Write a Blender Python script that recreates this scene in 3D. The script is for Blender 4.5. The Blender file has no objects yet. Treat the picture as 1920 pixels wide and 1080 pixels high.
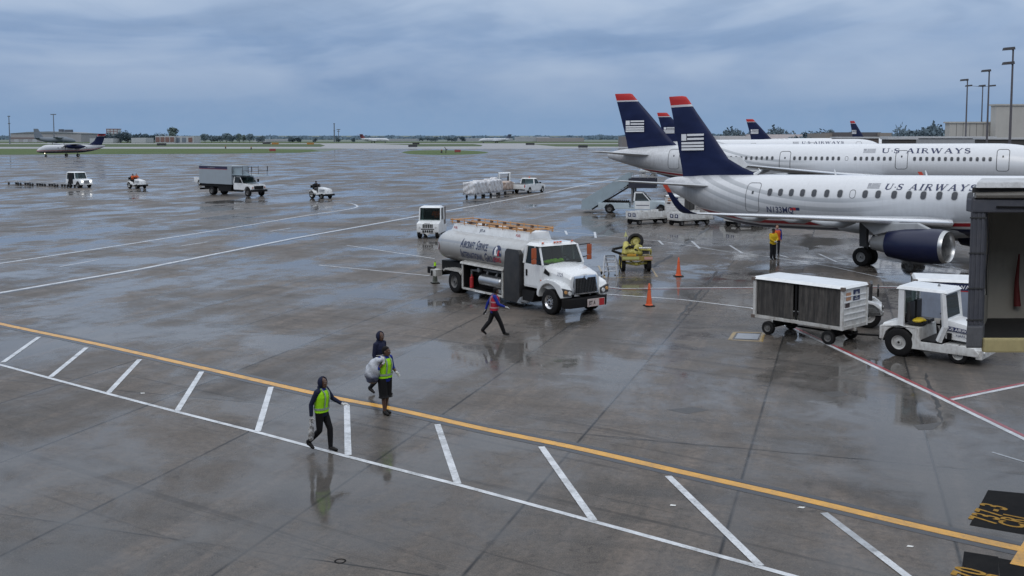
import bpy, bmesh, math, random
from mathutils import Vector, Matrix, Quaternion
random.seed(7)
R = math.radians
scene = bpy.context.scene
COL = scene.collection

# ------------------------------------------------------------------ mesh builder
class MB:
    def __init__(self, T=None):
        self.bm = bmesh.new(); self.T = T or Matrix()
    def verts(self, pts):
        return [self.bm.verts.new(self.T @ Vector(p)) for p in pts]
    def face(self, vs):
        try: return self.bm.faces.new(vs)
        except ValueError: return None
    def poly(self, pts):
        return self.face(self.verts(pts))
    def hexa(self, p):          # 8 points: bottom 4 (ccw), top 4
        v = self.verts(p)
        for f in ((3,2,1,0),(4,5,6,7),(0,1,5,4),(1,2,6,5),(2,3,7,6),(3,0,4,7)):
            self.face([v[i] for i in f])
        return self
    def box(self, c, d, rot=None):
        x, y, z = d[0]/2, d[1]/2, d[2]/2
        pts = [Vector(q) for q in ((-x,-y,-z),(x,-y,-z),(x,y,-z),(-x,y,-z),(-x,-y,z),(x,-y,z),(x,y,z),(-x,y,z))]
        if rot is not None: pts = [rot @ q for q in pts]
        return self.hexa([q + Vector(c) for q in pts])
    def bx(self, x0, x1, y0, y1, z0, z1):
        return self.box(((x0+x1)/2,(y0+y1)/2,(z0+z1)/2), (abs(x1-x0),abs(y1-y0),abs(z1-z0)))
    def loft(self, rings, cap=True, closed=True):
        vr = [self.verts(r) for r in rings]
        n = len(vr[0])
        for a, b in zip(vr, vr[1:]):
            for i in range(n if closed else n-1):
                j = (i+1) % n
                self.face([a[i], a[j], b[j], b[i]])
        if cap and closed:
            self.face(vr[0][::-1]); self.face(vr[-1])
        return self
    def cyl(self, p0, p1, r0, r1=None, n=14, cap=True):
        r1 = r0 if r1 is None else r1
        return self.path([p0, p1], [r0, r1], n, cap)
    def path(self, pts, rad, n=8, cap=True, flat=1.0, up=None):
        pts = [Vector(p) for p in pts]
        if not hasattr(rad, '__len__'): rad = [rad]*len(pts)
        rings = []
        ref = Vector(up) if up else None
        for i, p in enumerate(pts):
            d = (pts[min(i+1, len(pts)-1)] - pts[max(i-1, 0)]).normalized()
            if ref is None or abs(ref.normalized().dot(d)) > .98:
                ref = Vector((0,0,1)) if abs(d.z) < .9 else Vector((1,0,0))
            u = (ref - d*ref.dot(d)).normalized(); ref = u
            v = d.cross(u)
            rings.append([p + rad[i]*(math.cos(a)*u*flat + math.sin(a)*v) for a in (2*math.pi*k/n for k in range(n))])
        return self.loft(rings, cap)
    def prism(self, poly, axis, a, b):     # poly in the two other axes, in order
        def mk(u, v, t):
            return {'x':(t,u,v),'y':(u,t,v),'z':(u,v,t)}[axis]
        A = self.verts([mk(u,v,a) for u,v in poly]); B = self.verts([mk(u,v,b) for u,v in poly])
        n = len(poly)
        self.face(A); self.face(B[::-1])
        for i in range(n):
            j = (i+1) % n; self.face([A[i],B[i],B[j],A[j]])
        return self
    def ell(self, c, r, nu=16, nv=10, rot=None):
        c = Vector(c); rings = []
        for j in range(1, nv):
            ph = math.pi*j/nv
            rings.append([Vector((r[0]*math.sin(ph)*math.cos(2*math.pi*i/nu), r[1]*math.sin(ph)*math.sin(2*math.pi*i/nu), -r[2]*math.cos(ph))) for i in range(nu)])
        top = [Vector((0,0,-r[2])), Vector((0,0,r[2]))]
        if rot is not None:
            rings = [[rot @ q for q in k] for k in rings]; top = [rot @ q for q in top]
        vr = [self.verts([q+c for q in k]) for k in rings]
        for a, b in zip(vr, vr[1:]):
            for i in range(nu):
                j = (i+1) % nu; self.face([a[i],a[j],b[j],b[i]])
        s, e = self.verts([top[0]+c, top[1]+c])
        for i in range(nu):
            j = (i+1) % nu
            self.face([vr[0][j],vr[0][i],s]); self.face([vr[-1][i],vr[-1][j],e])
        return self
    def lathe(self, prof, c=(0,0,0), axis='y', n=28, cap=False):   # prof: (along axis, radius)
        rings = []
        for t, r in prof:
            k = []
            for i in range(n):
                a = 2*math.pi*i/n; u, v = r*math.cos(a), r*math.sin(a)
                q = {'x':(t,u,v),'y':(u,t,v),'z':(u,v,t)}[axis]
                k.append(Vector(q)+Vector(c))
            rings.append(k)
        return self.loft(rings, cap)
    def build(self, name, mat, parent=None, smooth=38, bev=0, seg=2, loc=None, rz=0, kind=None, noparent=False):
        bm = self.bm
        bmesh.ops.recalc_face_normals(bm, faces=bm.faces)
        if bev:
            es = [e for e in bm.edges if len(e.link_faces) == 2 and e.calc_face_angle(0) > R(30)]
            bmesh.ops.bevel(bm, geom=es, offset=bev, segments=seg, profile=.7, affect='EDGES', clamp_overlap=True)
        me = bpy.data.meshes.new(name); bm.to_mesh(me); bm.free()
        return link(name, me, mat, parent, smooth, loc, rz, kind)

def link(name, me, mat, parent=None, smooth=38, loc=None, rz=0, kind=None):
    if mat is not None and not me.materials: me.materials.append(mat)
    if smooth:
        me.shade_smooth(); me.set_sharp_from_angle(angle=R(smooth))
    o = bpy.data.objects.new(name, me); COL.objects.link(o)
    if parent: o.parent = parent
    if loc: o.location = loc
    o.rotation_euler.z = rz
    if kind: o['kind'] = kind
    return o

def blob(mb, voxel):
    """one continuous surface out of overlapping lofts"""
    me = bpy.data.meshes.new('tmp'); bmesh.ops.recalc_face_normals(mb.bm, faces=mb.bm.faces); mb.bm.to_mesh(me); mb.bm.free()
    o = bpy.data.objects.new('tmp', me); COL.objects.link(o)
    m = o.modifiers.new('r', 'REMESH'); m.mode = 'VOXEL'; m.voxel_size = voxel
    s = o.modifiers.new('s', 'SMOOTH'); s.factor = .5; s.iterations = 2
    dg = bpy.context.evaluated_depsgraph_get()
    out = bpy.data.meshes.new_from_object(o.evaluated_get(dg))
    bpy.data.objects.remove(o); bpy.data.meshes.remove(me)
    return out

def thing(name, label, cat, loc=(0,0,0), rz=0, group=None):
    o = bpy.data.objects.new(name, None); COL.objects.link(o)
    o.location = loc if len(loc) == 3 else (loc[0], loc[1], 0); o.rotation_euler.z = rz
    return tag(o, label, cat, group)
def tag(o, label, cat, group=None):
    o['label'] = label; o['category'] = cat
    if group: o['group'] = group
    return o
def copy_tree(o, parent=None, skip=()):
    c = o.copy(); COL.objects.link(c)
    if parent: c.parent = parent
    for ch in list(o.children):
        if ch.name.split('.')[0] in skip: continue
        copy_tree(ch, c, skip)
    return c
def clone(o, label, loc, rz=0, skip=(), scale=1.0):
    c = copy_tree(o, None, skip); c['label'] = label
    c.location = loc if len(loc) == 3 else (loc[0], loc[1], 0); c.rotation_euler.z = rz
    if scale != 1: c.scale = (scale,)*3
    return c

def text_bm(s, size, bold=.0, sx=1.0, shear=0, align='LEFT', space=1.0):
    cu = bpy.data.curves.new('t', 'FONT'); cu.body = s; cu.size = size; cu.align_x = align; cu.offset = bold*size
    cu.shear = shear; cu.space_character = space; cu.resolution_u = 3; cu.fill_mode = 'FRONT'
    o = bpy.data.objects.new('t', cu); COL.objects.link(o)
    dg = bpy.context.evaluated_depsgraph_get(); dg.update()
    me = bpy.data.meshes.new_from_object(o.evaluated_get(dg))
    bpy.data.objects.remove(o); bpy.data.curves.remove(cu)
    bm = bmesh.new(); bm.from_mesh(me); bpy.data.meshes.remove(me)
    for v in bm.verts: v.co.x *= sx
    return bm
def bm_build(bm, name, mat, parent, fn=None, smooth=0):
    if fn:
        for v in bm.verts: v.co = fn(v.co)
    me = bpy.data.meshes.new(name); bm.to_mesh(me); bm.free()
    return link(name, me, mat, parent, smooth)
def sign(parent, s, size, origin, right, up, mat, name='lettering', bold=0.0, sx=1.0, align='LEFT', shear=0, space=1.0):
    o, r, u = Vector(origin), Vector(right).normalized(), Vector(up).normalized()
    return bm_build(text_bm(s, size, bold, sx, shear, align, space), name, mat, parent, lambda c: o + r*c.x + u*c.y)

# serif capitals drawn as strokes (thick and thin), in a box one unit high
def serif_bm(s, h, wf=1.25, gap=.24, shear=0.0):
    TK, TN, SF = .19, .075, .055
    def arc(cx, cy, rx, ry, a0, a1, n=12):
        return [(cx+rx*math.cos(R(a0+(a1-a0)*i/n)), cy+ry*math.sin(R(a0+(a1-a0)*i/n))) for i in range(n+1)]
    def var(pts, f): return (pts, [f(i/(len(pts)-1)) for i in range(len(pts))])
    L = {
     'U': (.95, [([(.17,1),(.17,.32)],TK), var(arc(.47,.32,.30,.26,180,360), lambda t: TK*(1-t)+TN*t), ([(.77,.32),(.77,1)],TN), ([(.0,.97),(.36,.97)],SF), ([(.62,.97),(.93,.97)],SF)]),
     'S': (.66, [var(arc(.33,.73,.23,.22,25,270)+arc(.33,.26,.25,.22,90,-155), lambda t: TN+.11*math.sin(math.pi*t)), ([(.55,.98),(.55,.70)],TN*.8), ([(.07,.02),(.07,.33)],TN*.8)]),
     'A': (.98, [([(.12,.0),(.47,1)],TN), ([(.47,1),(.82,0)],TK), ([(.22,.33),(.68,.33)],TN), ([(0,.03),(.27,.03)],SF), ([(.64,.03),(.98,.03)],SF)]),
     'I': (.40, [([(.2,0),(.2,1)],TK), ([(0,.03),(.4,.03)],SF), ([(0,.97),(.4,.97)],SF)]),
     'R': (.88, [([(.17,0),(.17,1)],TK), ([(.17,.96),(.45,.96)]+arc(.45,.73,.2,.23,90,-90)+[(.17,.5)],TN*1.25), ([(.42,.5),(.78,0)],TK*.9), ([(0,.03),(.36,.03)],SF), ([(0,.97),(.3,.97)],SF), ([(.66,.03),(.9,.03)],SF)]),
     'W': (1.36, [([(.12,1),(.42,0)],TK), ([(.42,0),(.68,.95)],TN), ([(.64,1),(.94,0)],TK), ([(.94,0),(1.22,1)],TN), ([(0,.97),(.30,.97)],SF), ([(.5,.97),(.8,.97)],SF), ([(1.08,.97),(1.36,.97)],SF)]),
     'Y': (.92, [([(.12,1),(.46,.46)],TK*.9), ([(.8,1),(.46,.46)],TN), ([(.46,.5),(.46,0)],TK), ([(0,.97),(.28,.97)],SF), ([(.66,.97),(.94,.97)],SF), ([(.28,.03),(.64,.03)],SF)]),
     'E': (.72, [([(.17,0),(.17,1)],TK), ([(0,.96),(.64,.96)],TN), ([(.17,.5),(.5,.5)],TN), ([(0,.04),(.68,.04)],TN), ([(.62,.98),(.62,.76)],SF), ([(.66,.02),(.66,.26)],SF)]),
     'X': (.92, [([(.12,1),(.8,0)],TK), ([(.78,1),(.14,0)],TN), ([(0,.97),(.28,.97)],SF), ([(.64,.97),(.92,.97)],SF), ([(0,.03),(.3,.03)],SF), ([(.64,.03),(.94,.03)],SF)]),
     'P': (.78, [([(.17,0),(.17,1)],TK), ([(.17,.96),(.45,.96)]+arc(.45,.71,.22,.25,90,-90)+[(.17,.46)],TN*1.3), ([(0,.03),(.36,.03)],SF), ([(0,.97),(.3,.97)],SF)]),
     '.': (.2, [([(.02,.42),(.16,.42)],.14)]),
     ' ': (.42, []),
    }
    bm = bmesh.new(); x = 0; lift = 0
    for ch in s:
        w, strokes = L[ch]
        for pts, tk in strokes:
            lift += .0003
            tks = tk if isinstance(tk, list) else [tk]*len(pts)
            P = [Vector((p[0]*wf, p[1], 0)) for p in pts]; row = []
            for i, p in enumerate(P):
                d = (P[min(i+1,len(P)-1)]-P[max(i-1,0)]).normalized(); nn = Vector((-d.y, d.x, 0))
                kx = (wf if abs(nn.x) > abs(nn.y) else 1.0)
                row.append([(p + nn*tks[i]/2*kx), (p - nn*tks[i]/2*kx)])
            vs = [[bm.verts.new(((q.x+x+shear*q.y)*h, q.y*h, lift)) for q in r] for r in row]
            for a, b in zip(vs, vs[1:]): bm.faces.new([a[0],a[1],b[1],b[0]])
        x += w*wf + gap*(0.55 if ch == '.' else 1)
    return bm, x*h

# ------------------------------------------------------------------ materials
class NT:
    def __init__(self, name):
        self.m = bpy.data.materials.new(name); self.m.use_nodes = True
        self.t = self.m.node_tree; self.n = self.t.nodes; self.l = self.t.links
        self.bsdf = self.n['Principled BSDF']
    def new(self, typ, **kw):
        nd = self.n.new(typ)
        for k, v in kw.items():
            if k.startswith('i_'):
                nm = k[2:].replace('_', ' ')
                s = nd.inputs[int(nm)] if nm.isdigit() else nd.inputs[nm]
                self.put(s, v)
            else: setattr(nd, k, v)
        return nd
    def put(self, sock, v):
        if isinstance(v, bpy.types.NodeSocket): self.l.new(v, sock)
        elif isinstance(v, bpy.types.Node): self.l.new(v.outputs[0], sock)
        else: sock.default_value = v if not (hasattr(v, '__len__') and len(v) == 3 and len(sock.default_value) == 4) else (*v, 1)
    def math(self, op, a, b=0.0, c=0.0, clamp=False):
        nd = self.n.new('ShaderNodeMath'); nd.operation = op; nd.use_clamp = clamp
        self.put(nd.inputs[0], a); self.put(nd.inputs[1], b); self.put(nd.inputs[2], c)
        return nd.outputs[0]
    def mix(self, f, a, b, blend='MIX'):
        nd = self.n.new('ShaderNodeMix'); nd.data_type = 'RGBA'; nd.blend_type = blend
        self.put(nd.inputs[0], f); self.put(nd.inputs[6], a); self.put(nd.inputs[7], b)
        return nd.outputs[2]
    def ramp(self, f, stops, interp='LINEAR'):
        nd = self.n.new('ShaderNodeValToRGB'); cr = nd.color_ramp; cr.interpolation = interp
        while len(cr.elements) < len(stops): cr.elements.new(.5)
        for e, (p, c) in zip(cr.elements, stops):
            e.position = p; e.color = (*c, 1) if hasattr(c, '__len__') else (c, c, c, 1)
        self.put(nd.inputs[0], f); return nd.outputs[0]
    def noise(self, scale, detail=4, rough=.55, vec=None, dist=0, out=0):
        nd = self.n.new('ShaderNodeTexNoise'); nd.inputs['Scale'].default_value = scale
        nd.inputs['Detail'].default_value = detail; nd.inputs['Roughness'].default_value = rough; nd.inputs['Distortion'].default_value = dist
        if vec is not None: self.put(nd.inputs['Vector'], vec)
        return nd.outputs[out]
    def mapping(self, vec, scale=(1,1,1), rot=(0,0,0), loc=(0,0,0)):
        nd = self.n.new('ShaderNodeMapping'); self.put(nd.inputs[0], vec)
        nd.inputs['Scale'].default_value = scale; nd.inputs['Rotation'].default_value = rot; nd.inputs['Location'].default_value = loc
        return nd.outputs[0]
    def coord(self, which='Object'):
        return self.n.new('ShaderNodeTexCoord').outputs[which]
    def xyz(self, v):
        nd = self.n.new('ShaderNodeSeparateXYZ'); self.put(nd.inputs[0], v); return nd.outputs
    def bump(self, h, s=.2, d=.02):
        nd = self.n.new('ShaderNodeBump'); nd.inputs['Strength'].default_value = s; nd.inputs['Distance'].default_value = d
        self.put(nd.inputs['Height'], h); self.put(self.bsdf.inputs['Normal'], nd.outputs[0])
    def set(self, **kw):
        for k, v in kw.items(): self.put(self.bsdf.inputs[k.replace('_', ' ')], v)
        return self

_cache = {}
def paint(name, c, rough=.35, dirt=.35, metal=0.0, scale=1.6, dirtc=(.10,.09,.08), coat=0.0, spec=.5, bump=0.0):
    if name in _cache: return _cache[name]
    t = NT(name); co = t.coord()
    n1 = t.noise(scale, 6, .62, co); n2 = t.noise(scale*7, 4, .6, t.mapping(co, (1,1,.25)))
    f = t.math('MULTIPLY', t.ramp(n1, [(.38,0.0),(.75,1.0)]), t.ramp(n2, [(.3,.25),(.7,1.0)]))
    f = t.math('MULTIPLY', f, dirt)
    t.set(Base_Color=t.mix(f, (*c,1), (*dirtc,1)), Metallic=metal, Specular_IOR_Level=spec,
          Roughness=t.math('ADD', t.math('MULTIPLY', n2, .22), rough-.1), Coat_Weight=coat, Coat_Roughness=.08)
    if bump: t.bump(n2, bump, .01)
    _cache[name] = t.m; return t.m
def glass(name, tint=(.42,.52,.50), alpha=.8):
    if name in _cache: return _cache[name]
    t = NT(name)
    tr = t.new('ShaderNodeBsdfTransparent'); tr.inputs[0].default_value = (*tint, 1)
    dk = t.new('ShaderNodeBsdfDiffuse'); dk.inputs[0].default_value = (.02,.03,.03,1)
    gl = t.new('ShaderNodeBsdfGlossy'); gl.inputs['Roughness'].default_value = .04
    ge = t.new('ShaderNodeNewGeometry'); dt = t.new('ShaderNodeVectorMath', operation='DOT_PRODUCT'); t.l.new(ge.outputs['Normal'], dt.inputs[0]); t.l.new(ge.outputs['Incoming'], dt.inputs[1])
    fz = t.math('POWER', t.math('SUBTRACT', 1.0, t.math('ABSOLUTE', dt.outputs['Value']), clamp=True), 5.0); fr = t.math('MULTIPLY_ADD', fz, .92, .05)
    m0 = t.new('ShaderNodeMixShader'); m0.inputs[0].default_value = 1-alpha; t.l.new(tr.outputs[0], m0.inputs[1]); t.l.new(dk.outputs[0], m0.inputs[2])
    m1 = t.new('ShaderNodeMixShader'); t.put(m1.inputs[0], t.math('MULTIPLY', fr, .95))
    t.l.new(m0.outputs[0], m1.inputs[1]); t.l.new(gl.outputs[0], m1.inputs[2])
    out = t.n['Material Output']; t.l.new(m1.outputs[0], out.inputs[0]); t.n.remove(t.bsdf)
    _cache[name] = t.m; return t.m
def rubber(name='tyre_rubber', c=(.009,.009,.010)):
    return paint(name, c, .68, .3, dirtc=(.04,.037,.033), spec=.22)

WHITE = paint('white_vehicle_paint', (.78,.80,.81), .32, .38, scale=2.2, coat=.3, dirtc=(.2,.18,.15))
WORN = paint('worn_white_paint', (.68,.69,.68), .42, .95, scale=2.6, dirtc=(.16,.12,.09))
DIRTYW = paint('grimy_white_paint', (.52,.52,.50), .5, .85, scale=3.2, dirtc=(.14,.10,.075))
BLACK = paint('black_chassis', (.008,.008,.009), .6, .4, dirtc=(.032,.029,.026), spec=.22)
DARK = paint('dark_grey_metal', (.05,.052,.056), .45, .4)
GREY = paint('grey_metal', (.26,.27,.28), .42, .4, metal=.3)
STEEL = paint('bare_steel', (.5,.51,.52), .3, .35, metal=.9)
CHROME = paint('chrome', (.72,.73,.75), .12, .1, metal=1.0)
TYRE = rubber()
RIMW = paint('white_rim', (.5,.5,.49), .45, .5, scale=6)
RIMS = paint('polished_rim', (.62,.63,.65), .25, .3, metal=.9, scale=6)
RIMD = paint('dirty_rim', (.12,.12,.12), .5, .6, scale=6)
NAVY = paint('navy_paint', (.006,.012,.05), .38, .12, coat=.0, spec=.25, dirtc=(.03,.04,.08))
NAVYT = paint('navy_lettering', (.02,.03,.09), .4, .1)
WHITET = paint('white_lettering', (.74,.75,.77), .45, .1)
RED = paint('red_paint', (.42,.025,.03), .38, .15)
ORANGE = paint('orange_lamp', (.6,.10,.02), .3, .1)
YELLOWP = paint('yellow_equipment_paint', (.46,.41,.09), .45, .95, scale=4, dirtc=(.05,.04,.02))
WIN = paint('cabin_window_pane', (.05,.055,.065), .12, .1)
GLASS = glass('cab_glass')
SGLASS = glass('dark_side_glass', (.10,.14,.14), .7)
SEAT = paint('black_vinyl', (.02,.02,.022), .5, .2)
LAMP = NT('lamp_lens').set(Base_Color=(.75,.76,.76,1), Roughness=.1, Metallic=.3).m

def wheel(parent, c, r, w, side, rim=RIMW, holes=8, name='wheel', hub=.55):
    """tyre at c with axle along y; side = -1/+1 outward"""
    prof = [(-w/2, r*hub), (-w/2*1.0, r*.86), (-w*.44, r*.955), (-w*.36, r), (-w*.12, r), (-w*.11, r*.975), (-w*.05, r*.975), (-w*.04, r),
            (w*.04, r), (w*.05, r*.975), (w*.11, r*.975), (w*.12, r), (w*.36, r), (w*.44, r*.955), (w/2, r*.86), (w/2, r*hub), (0, r*hub*.9), (-w/2, r*hub)]
    t = MB().lathe(prof, n=30).build(name, TYRE, parent, 30, loc=c)
    m = MB(); s = side
    m.lathe([(s*w*.50, r*hub*1.02), (s*w*.46, r*hub*.98), (s*w*.40, r*hub*.9), (s*w*.22, r*hub*.8), (s*w*.20, r*hub*.45), (s*w*.40, r*hub*.36), (s*w*.42, r*hub*.2), (s*w*.42, .001)], n=26)
    m.lathe([(-s*w*.3, .001), (-s*w*.3, r*hub*.95), (s*w*.1, r*hub*.95)], n=20)
    rm = m.build('rim', rim, t, 30)
    if holes:
        h = MB()
        for k in range(holes):
            a = 2*math.pi*(k+.5)/holes; q = Vector((math.cos(a)*r*hub*.62, s*w*.215, math.sin(a)*r*hub*.62))
            if holes >= 10:
                hh = MB(); hh.cyl(q - Vector((0, s*.02, 0)), q + Vector((0, s*.012, 0)), r*hub*.13, n=10); hh.build('hand_hole', BLACK, rm)
        h.cyl((0, s*w*.40, 0), (0, s*w*.46, 0), r*hub*.17, n=10)
        h.build('hub_cap', BLACK, rm)
    return t

def strip(mb, pts, w, z, closed=False):
    P = [Vector((p[0], p[1], 0)) for p in pts]; n = len(P); rows = []
    for i, p in enumerate(P):
        d0 = (p - P[i-1]).normalized() if i else (P[1]-p).normalized()
        d1 = (P[i+1]-p).normalized() if i < n-1 else d0
        d = (d0+d1).normalized(); nn = Vector((-d.y, d.x, 0)); k = 1/max(.5, d.dot(d0))
        rows.append((p + nn*w/2*k, p - nn*w/2*k))
    v = [mb.verts([(a.x,a.y,z),(b.x,b.y,z)]) for a, b in rows]
    for a, b in zip(v, v[1:]): mb.face([a[0],a[1],b[1],b[0]])
def smooth_pts(pts, k=6):
    P = [Vector((p[0], p[1])) for p in pts]; out = []
    for i in range(len(P)-1):
        a, b, c, d = P[max(i-1,0)], P[i], P[i+1], P[min(i+2,len(P)-1)]
        for j in range(k):
            t = j/k
            out.append(.5*((2*b)+(c-a)*t+(2*a-5*b+4*c-d)*t*t+(3*b-a-3*c+d)*t**3))
    out.append(P[-1]); return [(p.x, p.y) for p in out]


CAM_H, CAM_P, CAM_F = 7.0, math.atan(147/1900), 1900.0
def AT_FN(px, py, Y):      # survey helper: bearing and height measured in the photograph -> metres at distance Y
    dx, dy = (px-960)/CAM_F, (400-py)/CAM_F
    s = Y/(math.cos(CAM_P)+dy*math.sin(CAM_P)); return (dx*s, Y, CAM_H+(dy*math.cos(CAM_P)-math.sin(CAM_P))*s)
def GP_FN(px, py):
    dx, dy = (px-960)/CAM_F, (400-py)/CAM_F
    s = CAM_H/(math.sin(CAM_P)-dy*math.cos(CAM_P)); return (dx*s, (math.cos(CAM_P)+dy*math.sin(CAM_P))*s)
# ------------------------------------------------------------------ camera, sky, sun
cam_d = bpy.data.cameras.new('camera'); cam = bpy.data.objects.new('camera', cam_d); COL.objects.link(cam); scene.camera = cam
cam.location = (0, 0, 7.0); cam.rotation_euler = (R(90-4.424), 0, 0)
cam_d.sensor_width = 36; cam_d.lens = 35.625; cam_d.shift_y = -140/1920; cam_d.clip_end = 20000; cam_d.clip_start = .2
scene.view_settings.view_transform = 'Standard'; scene.view_settings.look = 'None'; scene.view_settings.exposure = 0
SUN_EL, SUN_ROT = R(42), R(200)
w = bpy.data.worlds.new('World'); scene.world = w; w.use_nodes = True
class WT(NT):
    def __init__(self, w): self.t = w.node_tree; self.n = self.t.nodes; self.l = self.t.links
W = WT(w)
bg = W.n['Background']; bg.inputs['Strength'].default_value = .1
sky = W.new('ShaderNodeTexSky', sky_type='NISHITA', sun_disc=False, sun_elevation=SUN_EL, sun_rotation=SUN_ROT)
gen = W.coord('Generated'); sx, sy, sz = W.xyz(gen)
el = W.math('MAXIMUM', sz, 0.0)
den = W.math('ADD', el, .055)
comb = W.new('ShaderNodeCombineXYZ'); W.put(comb.inputs[0], W.math('DIVIDE', sx, den)); W.put(comb.inputs[1], W.math('DIVIDE', sy, den)); comb.inputs[2].default_value = 3.3
plane = comb.outputs[0]
n_big = W.noise(3.6, 4, .48, W.mapping(W.mapping(gen, rot=(0,R(5),0)), (1,1,4.2), loc=(.35,0,.1)), .5)
n_wisp = W.noise(9.0, 5, .55, W.mapping(W.mapping(gen, rot=(0,R(-4),0)), (1,1,3.6)), .6)
n_mot = W.noise(40, 5, .65, W.mapping(gen, (1,1,1.6)), .5)
el7 = W.math('MULTIPLY', el, 7.0)
base = W.ramp(W.math('MULTIPLY', el, 5.0), [(0.0,(.190,.305,.485)),(.10,(.178,.288,.470)),(.26,(.165,.262,.445)),(.46,(.205,.305,.490)),(.66,(.33,.425,.585)),(1.0,(.46,.54,.67))])
over = W.ramp(el, [(0.0,(.30,.38,.52)),(.2,(.50,.56,.67)),(.6,(1.16,1.21,1.28)),(1.0,(1.56,1.60,1.66))])
base = W.mix(W.ramp(el, [(.12,0.0),(.35,1.0)]), base, over)
hi = W.ramp(el7, [(.10,0.0),(.45,.6),(.9,1.0)])
lightf = W.math('MULTIPLY', W.ramp(n_big, [(.47,0.0),(.66,1.0)]), hi)
darkf = W.math('MULTIPLY', W.ramp(n_big, [(.34,1.0),(.52,0.0)]), W.ramp(el7, [(.12,0.0),(.40,1.0)]))
c1 = W.mix(W.math('MULTIPLY', lightf, .75), base, (.46,.54,.665,1))
c1 = W.mix(W.math('MULTIPLY', darkf, .60), c1, (.135,.215,.365,1))
c1 = W.mix(W.math('MULTIPLY', W.math('MULTIPLY', W.ramp(n_wisp, [(.46,0.0),(.70,1.0)]), hi), .16), c1, (.48,.55,.665,1))
c1 = W.mix(W.math('MULTIPLY', W.math('MULTIPLY', W.ramp(n_wisp, [(.30,1.0),(.46,0.0)]), hi), .18), c1, (.135,.205,.345,1))
c1 = W.mix(W.math('MULTIPLY', W.ramp(n_mot, [(.35,0.0),(.65,1.0)]), .10), c1, (.30,.38,.52,1))
cs = W.new('ShaderNodeVectorMath', operation='SCALE'); W.put(cs.inputs[0], c1); cs.inputs['Scale'].default_value = 11.4
W.put(bg.inputs['Color'], W.mix(.06, cs.outputs[0], sky.outputs[0]))
sun_d = bpy.data.lights.new('sun', 'SUN'); sun = bpy.data.objects.new('sun', sun_d); COL.objects.link(sun)
sun_d.energy = .55; sun_d.angle = R(25); sun_d.color = (1.0,.96,.92)
sun.rotation_euler = (R(90)-SUN_EL, 0, math.pi - SUN_ROT)

# ------------------------------------------------------------------ ground
def far_grass(name, c, c2, scale=.02, coat=0):
    t = NT(name); co = t.coord()
    n = t.noise(scale, 6, .6, co); n2 = t.noise(scale*30, 3, .6, co)
    t.set(Base_Color=t.mix(t.math('MULTIPLY', n, n2), (*c,1), (*c2,1)), Roughness=.9, Specular_IOR_Level=.15)
    return t.m
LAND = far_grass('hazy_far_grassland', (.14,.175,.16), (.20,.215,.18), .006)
GRASS = far_grass('mown_airfield_grass', (.055,.10,.035), (.16,.165,.07), .03)
m = MB(); m.poly([(-6000,-300,-.06),(6000,-300,-.06),(6000,9000,-.06),(-6000,9000,-.06)]); m.build('ground', LAND, kind='structure')

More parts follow.
